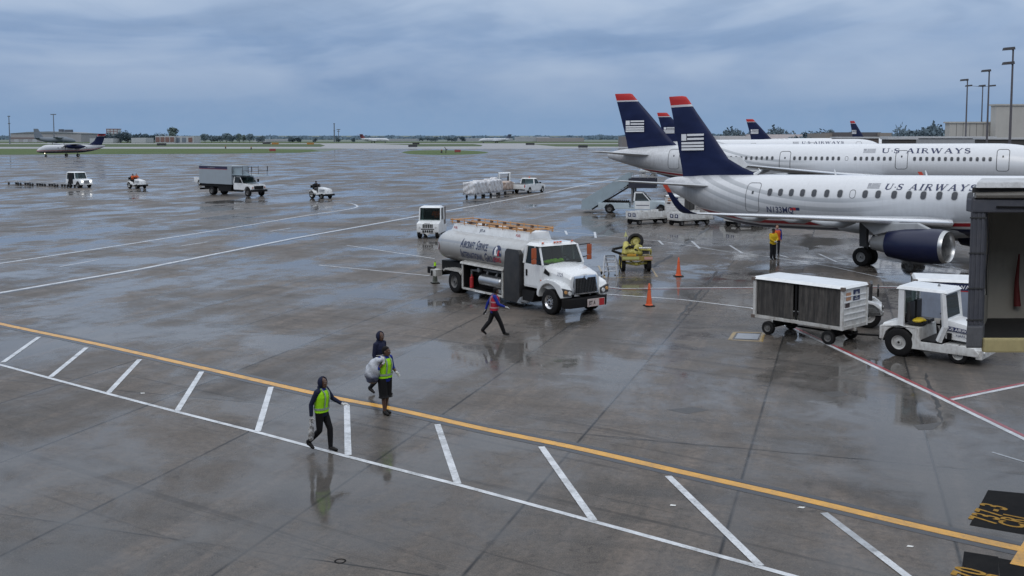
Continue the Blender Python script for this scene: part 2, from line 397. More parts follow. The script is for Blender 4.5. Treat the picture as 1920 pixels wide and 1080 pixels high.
def wet_concrete():
    t = NT('wet_concrete_apron'); co = t.coord()
    JA = R(72.0)
    r = t.mapping(co, rot=(0,0,-JA))               # x along the long joints, y across
    rx, ry, _ = t.xyz(r)
    U = t.math('ADD', ry, 0.0); V = t.math('ADD', rx, 0.0)
    # slab cells: across spacing 3.8, along spacing 8.25
    u = t.math('DIVIDE', t.math('SUBTRACT', U, 5.58+3.8*200*-1), 3.80); v = t.math('DIVIDE', t.math('SUBTRACT', V, 14.46-8.25*200), 8.25)
    fu = t.math('FRACT', u); fv = t.math('FRACT', v)
    du = t.math('MULTIPLY', t.math('MINIMUM', fu, t.math('SUBTRACT', 1.0, fu)), 3.80)
    dv = t.math('MULTIPLY', t.math('MINIMUM', fv, t.math('SUBTRACT', 1.0, fv)), 8.25)
    cell = t.new('ShaderNodeCombineXYZ'); t.put(cell.inputs[0], t.math('FLOOR', u)); t.put(cell.inputs[1], t.math('FLOOR', v))
    wn = t.new('ShaderNodeTexWhiteNoise'); t.put(wn.inputs['Vector'], cell.outputs[0])
    slab = wn.outputs['Value']
    al = t.mapping(co, rot=(0,0,-JA))              # x runs along the long joints
    big = t.noise(.055, 5, .55, co, .4); mid = t.noise(.45, 6, .62, co, .3); fine = t.noise(7.0, 6, .72, co); grain = t.noise(38.0, 3, .7, co)
    drag = t.noise(.8, 6, .65, t.mapping(al, (.10,1.3,1)), .3)          # scuffs along the slabs
    drag2 = t.noise(.8, 6, .65, t.mapping(al, (1.2,.12,1)), .3)         # and across them
    wn2 = t.new('ShaderNodeTexWhiteNoise'); t.put(wn2.inputs['Vector'], t.mapping(cell.outputs[0], (1,1,1), loc=(31.7,11.3,0))); slab2 = wn2.outputs['Value']
    c = t.ramp(big, [(.3,(.066,.056,.047)),(.5,(.112,.093,.077)),(.7,(.156,.128,.104))])
    c = t.mix(t.ramp(mid, [(.35,0.0),(.7,.6)]), c, (.135,.108,.085,1))
    c = t.mix(t.math('MULTIPLY', t.math('SUBTRACT', slab, .25, clamp=True), .75), c, (.050,.049,.048,1))
    c = t.mix(t.ramp(drag, [(.50,0.0),(.66,.75)]), c, (.205,.163,.131,1))
    c = t.mix(t.ramp(drag2, [(.51,0.0),(.66,.7)]), c, (.036,.035,.034,1))
    c = t.mix(t.ramp(t.noise(.16, 6, .7, co, .8), [(.58,0.0),(.70,.8)]), c, (.024,.023,.022,1))       # oil and damp stains
    c = t.mix(t.math('MULTIPLY', t.ramp(t.noise(.9, 5, .75, co, .5), [(.60,0.0),(.68,1.0)]), .55), c, (.030,.028,.026,1))
    c = t.mix(t.math('MULTIPLY', t.ramp(fine, [(.38,0.0),(.62,1.0)]), .60), c, (.038,.037,.036,1))
    c = t.mix(t.math('MULTIPLY', t.ramp(grain, [(.45,0.0),(.60,1.0)]), .42), c, (.19,.17,.15,1))
    c = t.mix(t.math('MULTIPLY', t.ramp(t.noise(1.9, 9, .82, co, .4), [(.575,0.0),(.615,1.0)]), .48), c, (.026,.023,.021,1))      # drips
    c = t.mix(t.math('MULTIPLY', t.ramp(t.noise(11.0, 6, .8, co), [(.60,0.0),(.66,1.0)]), .50), c, (.26,.225,.19,1))
    c = t.mix(t.math('MULTIPLY', t.ramp(t.noise(1.0, 5, .7, t.mapping(t.mapping(co, rot=(0,0,R(34))), (.035,2.6,1))), [(.585,0.0),(.63,1.0)]), .50), c, (.030,.027,.025,1))   # tyre tracks along the lane
    jn = t.noise(.25, 4, .7, co)
    jl = t.math('MULTIPLY', t.ramp(t.math('ADD', du, t.math('MULTIPLY', fine, .02)), [(.018,1.0),(.060,0.0)]), t.ramp(jn, [(.32,.35),(.52,1.0)]))
    jt = t.math('MULTIPLY', t.ramp(t.math('ADD', dv, t.math('MULTIPLY', fine, .012)), [(.012,1.0),(.040,0.0)]), t.ramp(jn, [(.40,.25),(.6,1.0)]))
    tar = t.math('MULTIPLY', t.ramp(t.math('ADD', du, t.math('MULTIPLY', t.noise(1.4, 5, .7, co), .5)), [(.20,1.0),(.27,0.0)]), t.ramp(t.noise(.11, 3, .6, co), [(.53,0.0),(.60,.95)]))
    j = t.math('MAXIMUM', t.math('MAXIMUM', jl, jt), tar)
    c = t.mix(j, c, (.012,.012,.013,1))
    # water film: damp almost everywhere, pooled in low spots, slab by slab
    pool = t.noise(.16, 6, .60, t.mapping(al, (.75,1.15,1)), .5); rip = t.noise(.9, 5, .65, co, .6)
    film = t.math('ADD', t.math('MULTIPLY', pool, .70), t.math('MULTIPLY', rip, .26))
    film = t.math('ADD', film, t.math('MULTIPLY', t.math('SUBTRACT', slab2, .5), .055))
    film = t.math('ADD', film, t.ramp(t.math('MULTIPLY', du, .5), [(0.0,.035),(.35,0.0)]))
    cr = t.ramp(film, [(.40,.46),(.48,.28),(.525,.14),(.56,.05)])
    cr = t.math('ADD', cr, t.math('MULTIPLY', t.math('SUBTRACT', fine, .5), .12))
    cw = t.ramp(film, [(.38,.30),(.47,.55),(.525,.85),(.56,1.0)])
    c = t.mix(t.ramp(film, [(.46,0.0),(.56,.55)]), c, (.046,.043,.038,1))
    t.set(Base_Color=c, Roughness=.7, Specular_IOR_Level=.14, Coat_Weight=cw, Coat_Roughness=t.math('MAXIMUM', cr, .035), Coat_IOR=1.33)
    hgt = t.math('ADD', t.math('MULTIPLY', fine, t.ramp(film, [(.44,1.0),(.56,.12)])), t.math('MULTIPLY', mid, .6))
    nb = t.new('ShaderNodeBump'); nb.inputs['Strength'].default_value = .16; nb.inputs['Distance'].default_value = .02; t.put(nb.inputs['Height'], hgt)
    t.put(t.bsdf.inputs['Normal'], nb.outputs[0]); t.put(t.bsdf.inputs['Coat Normal'], nb.outputs[0])
    return t.m
CONC = wet_concrete()
def marking(name, c, wear=.5, keep=.12):
    t = NT(name); co = t.coord()
    n = t.noise(2.2, 7, .68, co); n2 = t.noise(14, 4, .7, co); n3 = t.noise(.5, 3, .6, co)
    f = t.math('MULTIPLY', t.math('ADD', t.ramp(n, [(.42,0.0),(.72,1.0)]), t.ramp(n2, [(.52,0.0),(.72,.7)])), t.ramp(n3, [(.3,wear),(.7,wear*.45)]), clamp=True)
    t.set(Base_Color=t.mix(f, (*c,1), (.075,.07,.062,1)), Roughness=.55, Specular_IOR_Level=.3, Coat_Weight=.7, Coat_Roughness=.22, Coat_IOR=1.36)
    return t.m
MWHITE = marking('white_marking_paint', (.66,.68,.70), .80); MWORN = marking('worn_white_marking_paint', (.42,.44,.46), .75)
MYEL = marking('yellow_marking_paint', (.72,.35,.012), .62); MRED = marking('red_marking_paint', (.30,.02,.03), .5)
MBLK = marking('black_marking_paint', (.014,.015,.02), .3)
MPAD = paint('matte_black_pad_paint', (.012,.012,.013), .85, .35, scale=3, dirtc=(.045,.042,.038), spec=.1)
MNUM = paint('stencil_yellow_paint', (.42,.24,.05), .75, .75, scale=9, dirtc=(.06,.04,.02), spec=.1); MDYEL = marking('faded_yellow_marking_paint', (.36,.24,.07), .9)
MASPH = marking('dark_asphalt_strip', (.05,.052,.055), .4)

# apron sheet out to the grass strip, with the taxiway throat
edge = [(-262.83,342.53), (-179.74,356.25), (-138.47,371.11), (-102.30,381.73), (-82.78,398.85), (-80.11,438.13), (-83.74,485.99), (-86.41,514.06)]
edge2 = [(10.80,514.06), (70.21,556.94), (172.33,607.62), (491.46,607.62)]
m = MB(); m.poly([(-420,-40,0),(420,-40,0)] + [(p[0],p[1],0) for p in edge2[::-1]] + [(p[0],p[1],0) for p in edge[::-1]] )
apron = m.build('apron', CONC, kind='structure')
# taxiways and runway beyond
FARC = paint('hazy_far_concrete', (.27,.275,.285), .6, .4, scale=.02, dirtc=(.17,.17,.17))
def pave(name, pix, z=-.03):
    mm = MB(); mm.poly([(p[0],p[1],z) for p in pix]); return mm.build(name, FARC, kind='structure')
pave('taxiway', [(-427.84,522.10), (-87.76,522.10), (-15.04,477.30), (10.03,477.30), (442.86,514.06), (533.07,618.88), (45.09,613.20), (-9.94,630.57), (-101.20,602.14), (-484.63,591.48)])
pave('taxiway_link', [(-103.91,534.64), (-50.55,534.64), (-70.21,703.65), (-107.38,786.49), (-148.68,786.49), (-122.87,668.44)], -.022)
pave('taxiway_link', [(-18.32,581.18), (30.53,581.18), (12.39,786.49), (0.00,835.68), (-34.67,825.36), (-20.32,703.65)], -.022)
pave('runway', [(-644.27,786.49), (677.31,786.49), (738.10,857.13), (-702.09,857.13)], -.026)
INF = far_grass('infield_grass', (.060,.095,.045), (.135,.14,.075), .02)
m = MB(); m.poly([(p[0],p[1],-.045) for p in ((-448.26,514.06), (469.86,514.06), (977.31,1069.83), (-932.38,1069.83))]); m.build('infield_grass', INF, kind='structure')
# mown grass strip by the apron and the island
m = MB(); m.poly([(p[0],p[1],-.02) for p in ((-266.25,346.98), (-182.16,361.07), (-140.02,375.29), (-103.49,386.15), (-85.10,404.90), (-84.25,445.45), (-95.74,485.99), (-128.63,510.13), (-193.21,518.05), (-394.25,514.06))])
m.build('grass_strip', GRASS, kind='structure')
m = MB(); isl = [(-44.93,411.14), (-37.05,371.11), (-26.14,355.30), (-17.08,361.07), (-11.03,381.73), (-9.63,407.37), (-16.38,445.45), (-31.91,467.28), (-44.18,454.55)]
m.poly([(p[0],p[1],.02) for p in smooth_pts(isl + [isl[0]], 4)[:-1]]); m.build('grass_island', GRASS, kind='structure')
m = MB(); m.poly([(p[0],p[1],.01) for p in smooth_pts([(-46.38,404.90), (-34.73,357.20), (-24.30,342.53), (-14.70,349.71), (-5.88,373.19), (5.26,400.05), (-6.88,436.70), (-30.31,480.74), (-47.21,460.82), (-46.38,404.90)], 4)[:-1]]); m.build('shoulder_asphalt', MASPH, kind='structure')

# painted lines
def lines(name, mat, segs, z):
    mm = MB()
    for i, (pts, wd) in enumerate(segs): strip(mm, pts, wd, z + i*.0004)
    return mm.build(name, mat, apron, 0)
yel = smooth_pts([(-29.04,44.81), (-19.04,37.25), (-13.72,33.42), (-9.32,30.08), (-5.03,26.82), (-3.01,25.49), (-0.64,23.70), (1.44,22.25), (3.75,20.46), (5.56,19.08), (7.13,17.81), (8.61,16.70), (10.98,15.07)])
def offs(pts, d):
    out = []
    for i, p in enumerate(pts):
        a = Vector(pts[max(i-1,0)]); b = Vector(pts[min(i+1,len(pts)-1)]); t_ = (b-a).normalized()
        out.append((p[0]-t_.y*d, p[1]+t_.x*d))
    return out
lines('black_line_border', MBLK, [(offs(yel,.24), .17), (offs(yel,-.24), .17)], .004)
lines('yellow_line', MYEL, [(yel, .25)], .005)
wl = [(-25.20,37.58), (-15.64,30.50), (-11.00,27.05), (-8.52,25.24), (-6.05,23.48), (-3.61,21.65), (-0.96,19.76), (1.55,17.86), (4.06,15.94), (5.23,15.03)]
hat = [[(-16.43,34.76),(-15.70,30.79)], [(-14.04,32.99),(-13.38,28.93)], [(-11.64,31.24),(-10.98,27.10)], [(-9.20,29.59),(-8.51,25.29)], [(-6.71,27.75),(-6.02,23.52)], [(-4.29,25.85),(-3.59,21.72)], [(-1.81,24.10),(-1.09,19.89)], [(0.66,22.33),(1.48,17.96)], [(3.21,20.36),(4.04,16.00)]]
lines('white_line', MWHITE, [(wl, .125)], .006)
lines('white_hatch_line', MWHITE, [(h, .15) for h in hat] + [([(6.11,16.57),(6.33,15.33)], .15)], .008)
lines('faded_hatch_line', MWORN, [([(5.79,18.33),(6.11,16.57)], .15)], .0084)
road = [(-21.95,43.04), (-22.77,44.66), (-19.50,52.55), (-14.84,68.43), (-8.08,87.48), (-3.22,101.59), (3.16,120.00), (14.87,156.87), (32.40,205.30)]
road[0] = (2*road[1][0]-road[2][0], 2*road[1][1]-road[2][1])
lines('road_edge_line', MWHITE, [(road, .30)], .005)
lines('dark_road_edge', MBLK, [(offs(road[:6], -.30), .22)], .004)
inner = smooth_pts([(-27.97,54.98), (-25.29,62.87), (-21.26,75.91), (-17.90,88.07), (-15.88,94.01), (-15.22,96.76), (-15.19,99.31), (-15.99,102.38), (-17.18,104.40), (-18.59,105.23)], 5)
inner = [(2*inner[0][0]-inner[6][0], 2*inner[0][1]-inner[6][1])] + inner
lines('inner_road_line', MWHITE, [(inner, .22)], .005)
lines('road_dash', MWHITE, [([(-24.10,53.63),(-23.25,56.64)], .13), ([(-20.93,63.78),(-19.98,66.02)], .13), ([(-17.65,73.38),(-16.65,75.91)], .13), ([(-11.87,95.71),(-10.82,98.57)], .13), ([(-28.80,56.64),(-27.96,57.38)], .13), ([(-34.53,72.57),(-31.20,77.70)], .1), ([(-43.21,85.23),(-40.38,86.91)], .1)], .005)
lines('stand_line', MWHITE, [([(-10.42,54.29),(-4.12,50.14)], .11), ([(-10.51,64.09),(-4.39,57.13)], .11), ([(3.97,46.74),(5.00,45.92),(11.17,46.24),(16.81,46.57),(21.04,46.08)], .13), ([(3.96,44.36),(7.27,42.76),(9.72,40.63),(10.00,39.16),(10.33,35.92)], .13),
   ([(2.73,73.79),(5.98,70.63),(10.00,66.36),(13.08,60.27),(14.78,58.14),(17.05,53.63),(18.14,49.57)], .11)]
   + [(s, .16) for s in ([(5.98,72.97),(5.71,68.78)], [(3.90,73.79),(3.87,71.01)], [(9.75,67.03),(9.65,64.41)], [(11.89,66.69),(11.60,62.27)], [(13.84,64.09),(13.66,59.73)], [(15.60,58.92),(15.81,57.63)], [(18.10,59.46),(17.92,55.44)], [(22.39,57.13),(23.40,52.55)])], .005)
lines('stand_red_line', MRED, [([(3.94,46.44),(4.97,45.63),(11.09,45.92),(16.69,46.24),(20.89,45.75)], .07)], .0045)
rw = [(9.83,38.47), (10.19,36.11), (10.61,33.16), (11.39,26.93), (11.82,22.93), (12.01,20.46)]
lines('boundary_white_line', MWHITE, [(rw, .14), ([(11.63,26.38),(14.37,27.99),(17.24,29.59)], .13)], .006)
lines('boundary_red_line', MRED, [(offs(rw, .14), .13), (offs([(11.76,26.46),(14.37,27.99),(17.24,29.59)], .13), .11)], .0075)
lines('short_white_line', MWORN, [([(10.62,21.95),(11.00,21.28),(11.23,20.87)], .07)], .005)
lines('equipment_box_line', MDYEL, [([(4.64,54.07),(4.56,49.38),(7.18,49.76),(7.36,52.98)], .10)], .005)
lines('hatch_surround', MDYEL, [([(7.45,34.26),(7.93,35.62),(8.93,35.52),(8.47,34.03),(7.45,34.26)], .13)], .005)
m = MB(); q = [(7.68,34.48), (8.00,35.43), (8.73,35.23), (8.41,34.30)]; m.poly([(p[0],p[1],.009) for p in q])
m.build('utility_hatch', paint('galvanised_hatch_cover', (.34,.36,.39), .35, .5, metal=.4, scale=5), apron)
# stand numbers on black pads at the lower right
m = MB()
for pad in ([(9.41,19.55),(10.30,19.28),(9.14,17.23),(8.23,17.74)], [(7.62,16.59),(8.09,16.37),(7.25,14.54),(6.77,14.89)]):
    m.poly([(p[0],p[1],.0035) for p in pad])
m.poly([(p[0],p[1],.0034) for p in ([(8.07,16.33),(8.59,16.00),(7.83,14.37),(7.27,14.54)])])
m.build('stand_number_pad', MPAD, apron)
def ground_text(s, size, p0, p1, z=.0095, sx=1.0):
    o = Vector((*p0, z)); r = (Vector((*p1, z)) - o).normalized(); u = Vector((-r.y, r.x, 0))
    return sign(apron, s, size, o, r, u, MNUM, 'stand_number', .02, sx, space=1.12)
ground_text('737-3', .66, (8.70,17.76), (9.71,19.08), sx=.62)
ground_text('CRJ', .60, (9.08,17.54), (9.74,18.44), sx=.62)
ground_text('170', .66, (7.23,15.22), (7.91,16.16), sx=.62)
ground_text('73', .60, (7.72,15.18), (8.24,15.88), sx=.62)
m = MB(); m.poly([(p[0],p[1],.0105) for p in ((8.14,16.08), (8.88,17.06), (9.40,16.68), (8.77,15.68))]); m.build('yellow_stop_bar', MYEL, apron)
# sealed cracks, a broken joint corner and a small drain cover
def crack(pts, w_, seed, z):
    rnd = random.Random(seed); P = []
    for a, b in zip(pts, pts[1:]):
        for k in range(8): t_ = k/8; P.append((a[0]+(b[0]-a[0])*t_+rnd.uniform(-.05,.05), a[1]+(b[1]-a[1])*t_+rnd.uniform(-.05,.05)))
    P.append(pts[-1]); m = MB(); L_, R_ = [], []
    for i_, p in enumerate(P):
        a = Vector(P[max(i_-1,0)]); b = Vector(P[min(i_+1,len(P)-1)]); d = (b-a).normalized(); q = w_*rnd.uniform(.25,1.0)*(1 if 0 < i_ < len(P)-1 else .15)
        L_.append((p[0]-d.y*q/2, p[1]+d.x*q/2, z)); R_.append((p[0]+d.y*q/2, p[1]-d.x*q/2, z))
    a = m.verts(L_); b = m.verts(R_)
    for k in range(len(a)-1): m.face([a[k],b[k],b[k+1],a[k+1]])
    m.build('sealed_crack', paint('tar_sealant', (.010,.010,.011), .45, .3, scale=5), apron, 0)
crack([(6.20,37.80), (7.22,41.14), (8.76,46.08)], .16, 1, .0025); crack([(8.98,46.74), (10.60,51.93)], .30, 2, .0026); crack([(7.27,53.19), (9.42,58.92)], .34, 3, .0027)
crack([(10.68,63.48), (12.18,67.72)], .42, 4, .0028); crack([(13.00,70.63), (15.02,76.80)], .40, 5, .0029); crack([(12.17,29.39), (11.30,26.65), (10.54,24.37)], .14, 6, .0025); crack([(16.69,43.04), (14.78,36.73)], .16, 7, .0026)
crack([(5.33,68.07), (7.80,77.70)], .5, 8, .0027); crack([(1.75,23.22), (4.46,22.41), (7.84,21.43)], .03, 9, .0024); crack([(-1.36,42.76), (-3.13,36.73)], .06, 10, .0024)
for k, q in enumerate(([(9.71,24.05), (10.08,24.14), (10.59,24.37), (10.00,23.65), (9.67,23.65)], [(8.43,27.16), (9.00,27.33), (9.09,26.88), (8.56,26.65)], [(3.95,25.44), (4.68,25.69), (5.03,25.39), (4.40,25.04)], [(6.87,27.93), (7.17,28.05), (7.14,27.81)])):
    m = MB(); m.poly([(p[0],p[1],.0022) for p in q]); m.build('damp_stain', paint('dark_damp_stain', (.030,.026,.022), .35, .5, scale=6), apron, 0)
m = MB(); dc = (-2.83,16.20); m.loft([[(dc[0]+r_*math.cos(a), dc[1]+r_*math.sin(a), z_) for a in (2*math.pi*k/24 for k in range(24))] for r_, z_ in ((.10,.003),(.07,.006))], cap=False); m.build('drain_ring', MPAD, apron, 0)
for i, (px, lab) in enumerate((((-10.03,27.07), 'small white scrap of paper lying inside the hatched lane at left'), ((3.05,18.71), 'tiny white paper scrap on wet concrete beside the diagonal hatch line'), ((5.45,18.60), 'tiny white scrap right beneath the yellow line'), ((6.79,16.79), 'small white litter scrap below the yellow line near the faded hatch'))):
    m = MB(); a = random.random()*3
    m.loft([[(.07*math.cos(a+k*1.57)*(1+.3*(k%2))*s_, .05*math.sin(a+k*1.57)*s_, z_+.003*(k%2)) for k in range(4)] for s_, z_ in ((1,.006),(.9,.009))])
    tag(m.build('paper_scrap', paint('paper', (.7,.7,.68), .8, .1), None, 0, loc=(px[0],px[1],0)), lab, 'litter')

# the concourse the picture is taken from, behind the camera
fac = thing('concourse_facade', 'dark glazed concourse front facing the apron, behind the viewpoint', 'building', (0,-1.2,0))
FW = paint('facade_panel', (.16,.165,.17), .6, .3, scale=.3)
m = MB(); m.bx(-120,120,-8,-.4,0,4.4); m.bx(-120,120,-8,-.4,9.2,13.0); m.build('wall', FW, fac, 0)
m = MB(); m.bx(-120,120,-8,-.6,4.4,9.2); m.build('glazing', paint('dark_facade_glazing', (.03,.035,.04), .15, .1), fac, 0)

# ------------------------------------------------------------------ aircraft
def interp(tab, x):
    if x <= tab[0][0]: return tab[0][1:]
    for a, b in zip(tab, tab[1:]):
        if x <= b[0]:
            t = (x-a[0])/(b[0]-a[0]); return tuple(p+(q-p)*t for p, q in zip(a[1:], b[1:]))
    return tab[-1][1:]
def refine(tab, k=4):
    out = []
    for i in range(len(tab)-1):
        a, b, c, d = tab[max(i-1,0)], tab[i], tab[i+1], tab[min(i+2,len(tab)-1)]
        for j in range(k):
            t = j/k; row = []
            for A, B, C, D, idx in zip(a, b, c, d, range(9)):
                if idx == 0: row.append(B+(C-B)*t); continue
                h = c[0]-b[0]
                m0 = (C-A)/(c[0]-a[0])*h if i > 0 else (C-B); m1 = (D-B)/(d[0]-b[0])*h if i+2 < len(tab) else (C-B)
                if (B-A)*(C-B) <= 0 and i > 0: m0 = 0
                if (C-B)*(D-C) <= 0: m1 = 0
                row.append((2*t**3-3*t*t+1)*B+(t**3-2*t*t+t)*m0+(-2*t**3+3*t*t)*C+(t**3-t*t)*m1)
            out.append(tuple(row))
    out.append(tab[-1]); return out
class Fus:
    def __init__(s, tab): s.tab = refine(tab)
    def pt(s, x, th, off=0):                     # th from the crown towards starboard (-y)
        zc, ry, rz = interp(s.tab, x)
        return Vector((x, -(ry+off)*math.sin(th), zc+(rz+off)*math.cos(th)))
    def th(s, x, z):
        zc, ry, rz = interp(s.tab, x); return math.acos(max(-1, min(1, (z-zc)/rz)))
    def mesh(s, n=48):
        m = MB(); m.loft([[s.pt(r[0], 2*math.pi*k/n) for k in range(n)] for r in s.tab]); return m
    def onside(s, x, z, off=.006): return s.pt(x, s.th(x, z), off)
    def patch(s, mb, x0, x1, z0, z1, off=.006, rad=.3, n=5):   # rounded rectangle that follows the skin
        w, h = x1-x0, z1-z0; r = rad*min(w, h)
        pts = []
        for cx, cz, a0 in ((x1-r,z1-r,0),(x0+r,z1-r,90),(x0+r,z0+r,180),(x1-r,z0+r,270)):
            for k in range(n+1):
                a = R(a0+90*k/n); pts.append((cx+r*math.cos(a), cz+r*math.sin(a)))
        c = mb.verts([s.onside((x0+x1)/2, (z0+z1)/2, off)])[0]; v = mb.verts([s.onside(x, z, off) for x, z in pts])
        for i in range(len(v)): mb.face([c, v[i], v[(i+1) % len(v)]])
    def frame(s, mb, x0, x1, z0, z1, wd=.05, off=.008, rad=.2, n=5):
        w, h = x1-x0, z1-z0; r = rad*min(w, h); pts = []
        def rr(o):
            out = []
            for cx, cz, a0 in ((x1-r,z1-r,0),(x0+r,z1-r,90),(x0+r,z0+r,180),(x1-r,z0+r,270)):
                for k in range(n+1):
                    a = R(a0+90*k/n); out.append((cx+(r+o)*math.cos(a), cz+(r+o)*math.sin(a)))
            res = []
            for a, b in zip(out, out[1:]+out[:1]):
                kk = max(1, int(math.dist(a, b)/.25))
                res += [(a[0]+(b[0]-a[0])*j/kk, a[1]+(b[1]-a[1])*j/kk) for j in range(kk)]
            return res
        A, B = rr(0), rr(wd)
        nA = min(len(A), len(B))
        a = mb.verts([s.onside(x, z, off) for x, z in A]); b = mb.verts([s.onside(x, z, off) for x, z in B])
        if len(a) == len(b):
            for i in range(len(a)): mb.face([a[i], a[(i+1)%len(a)], b[(i+1)%len(a)], b[i]])
    def wrap(s, bm, x0, z0, off=.01, slope=0):
        for k in range(1, 6):
            bmesh.ops.bisect_plane(bm, geom=bm.verts[:]+bm.edges[:]+bm.faces[:], plane_co=(0,k*.12,0), plane_no=(0,1,0))
        th0 = s.th(x0, z0); zc, ry, rz = interp(s.tab, x0); rm = (ry+rz)/2
        for v in bm.verts:
            v.co = s.pt(x0+v.co.x, s.th(x0+v.co.x, z0) - v.co.y/rm, off+v.co.z)
        return bm

def livery(name, c0, kaft, kfwd, tf, band0, bt, top=(.74,.755,.775), taft=-1.0):
    t = NT(name); co = t.coord(); x, y, z = t.xyz(co)
    f = t.math('ADD', c0, t.math('ADD', t.math('MULTIPLY', t.math('MAXIMUM', t.math('SUBTRACT', taft, x), 0.0), kaft), t.math('MULTIPLY', t.math('MAXIMUM', t.math('SUBTRACT', x, tf), 0.0), kfwd)))
    d = t.math('SUBTRACT', z, f)
    dx = t.math('SUBTRACT', x, bt)
    w_ = t.math('SUBTRACT', t.math('SUBTRACT', z, band0), t.math('MULTIPLY', t.math('MULTIPLY', dx, dx), .020))
    fr = t.math('FRACT', t.math('MULTIPLY', w_, 1.9))
    band = t.math('MULTIPLY', t.ramp(fr, [(0.0,0.0),(.08,1.0),(.45,.75),(.55,0.0)]), t.ramp(t.math('ABSOLUTE', w_), [(.75,1.0),(1.0,0.0)]))
    fade = t.ramp(t.math('MULTIPLY_ADD', x, .05, .5), [(.12,.35),(.3,.9),(.72,.9),(.92,0.0)])
    band = t.math('MULTIPLY', band, fade)
    g = t.noise(.8, 6, .65, t.mapping(co, (.35,1,1.6))); s2 = t.noise(7, 4, .7, t.mapping(co, (1,1,.12)))
    belly_shade = t.ramp(t.math('MULTIPLY_ADD', d, .42, .0), [(.15,1.0),(.85,0.0)])  # greys from crown to belly: shade painted into the lower fuselage colour
    c = t.mix(belly_shade, (*top,1), (.44,.465,.50,1))
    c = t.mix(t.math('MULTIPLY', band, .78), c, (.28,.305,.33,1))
    low = t.ramp(t.math('MULTIPLY_ADD', d, .4, .1), [(0.0,.38),(.35,.12),(.7,0.0)])  # grime heavier low down, also deepening the painted belly shade
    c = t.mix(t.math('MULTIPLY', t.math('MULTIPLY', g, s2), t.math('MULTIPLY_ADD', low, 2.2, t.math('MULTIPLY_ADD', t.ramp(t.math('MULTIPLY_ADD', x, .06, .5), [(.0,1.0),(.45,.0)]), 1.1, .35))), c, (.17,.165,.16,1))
    fx = t.math('FRACT', t.math('MULTIPLY', x, .42)); seam = t.math('MULTIPLY', t.math('LESS_THAN', fx, .007), .16)
    c = t.mix(seam, c, (.25,.25,.26,1))
    c = t.mix(t.math('LESS_THAN', d, .30), c, (.62,.62,.62,1))
    c = t.mix(t.math('LESS_THAN', d, .22), c, (.33,.022,.03,1))
    c = t.mix(t.math('LESS_THAN', d, .03), c, (.55,.55,.55,1))
    c = t.mix(t.math('LESS_THAN', d, -.10), c, (.008,.013,.05,1))
    t.set(Base_Color=c, Roughness=t.math('MULTIPLY_ADD', g, .2, .22), Coat_Weight=.35, Coat_Roughness=.1)
    return t.m
def fin_mat(name, zr, xle0=None):
    t = NT(name); co = t.coord(); x, y, z = t.xyz(co)
    g = t.noise(.7, 6, .65, t.mapping(co, (.5,1,1.4), (0,R(35),0)), .4)
    c = t.mix(t.ramp(g, [(.35,0.0),(.75,.8)]), (.005,.010,.045,1), (.014,.024,.085,1))
    c = t.mix(t.math('GREATER_THAN', z, zr), c, (.55,.55,.58,1))
    c = t.mix(t.math('GREATER_THAN', z, zr+.14), c, (.45,.03,.03,1))
    t.set(Base_Color=c, Roughness=.42, Specular_IOR_Level=.25); return t.m
WINGM = paint('wing_grey_paint', (.40,.42,.44), .38, .6, scale=.9, dirtc=(.13,.125,.12))
LEDGE = paint('polished_leading_edge', (.78,.79,.81), .2, .15, metal=.7)
TAILP = paint('tailplane_paint', (.55,.57,.59), .35, .45, scale=1.2, dirtc=(.2,.19,.18))
NACN = paint('navy_nacelle_paint', (.004,.008,.040), .36, .25, coat=.06, dirtc=(.03,.032,.05))
FAN = paint('dark_fan_face', (.02,.021,.024), .4, .2)
DOORL = paint('door_outline', (.10,.105,.115), .5, .2)

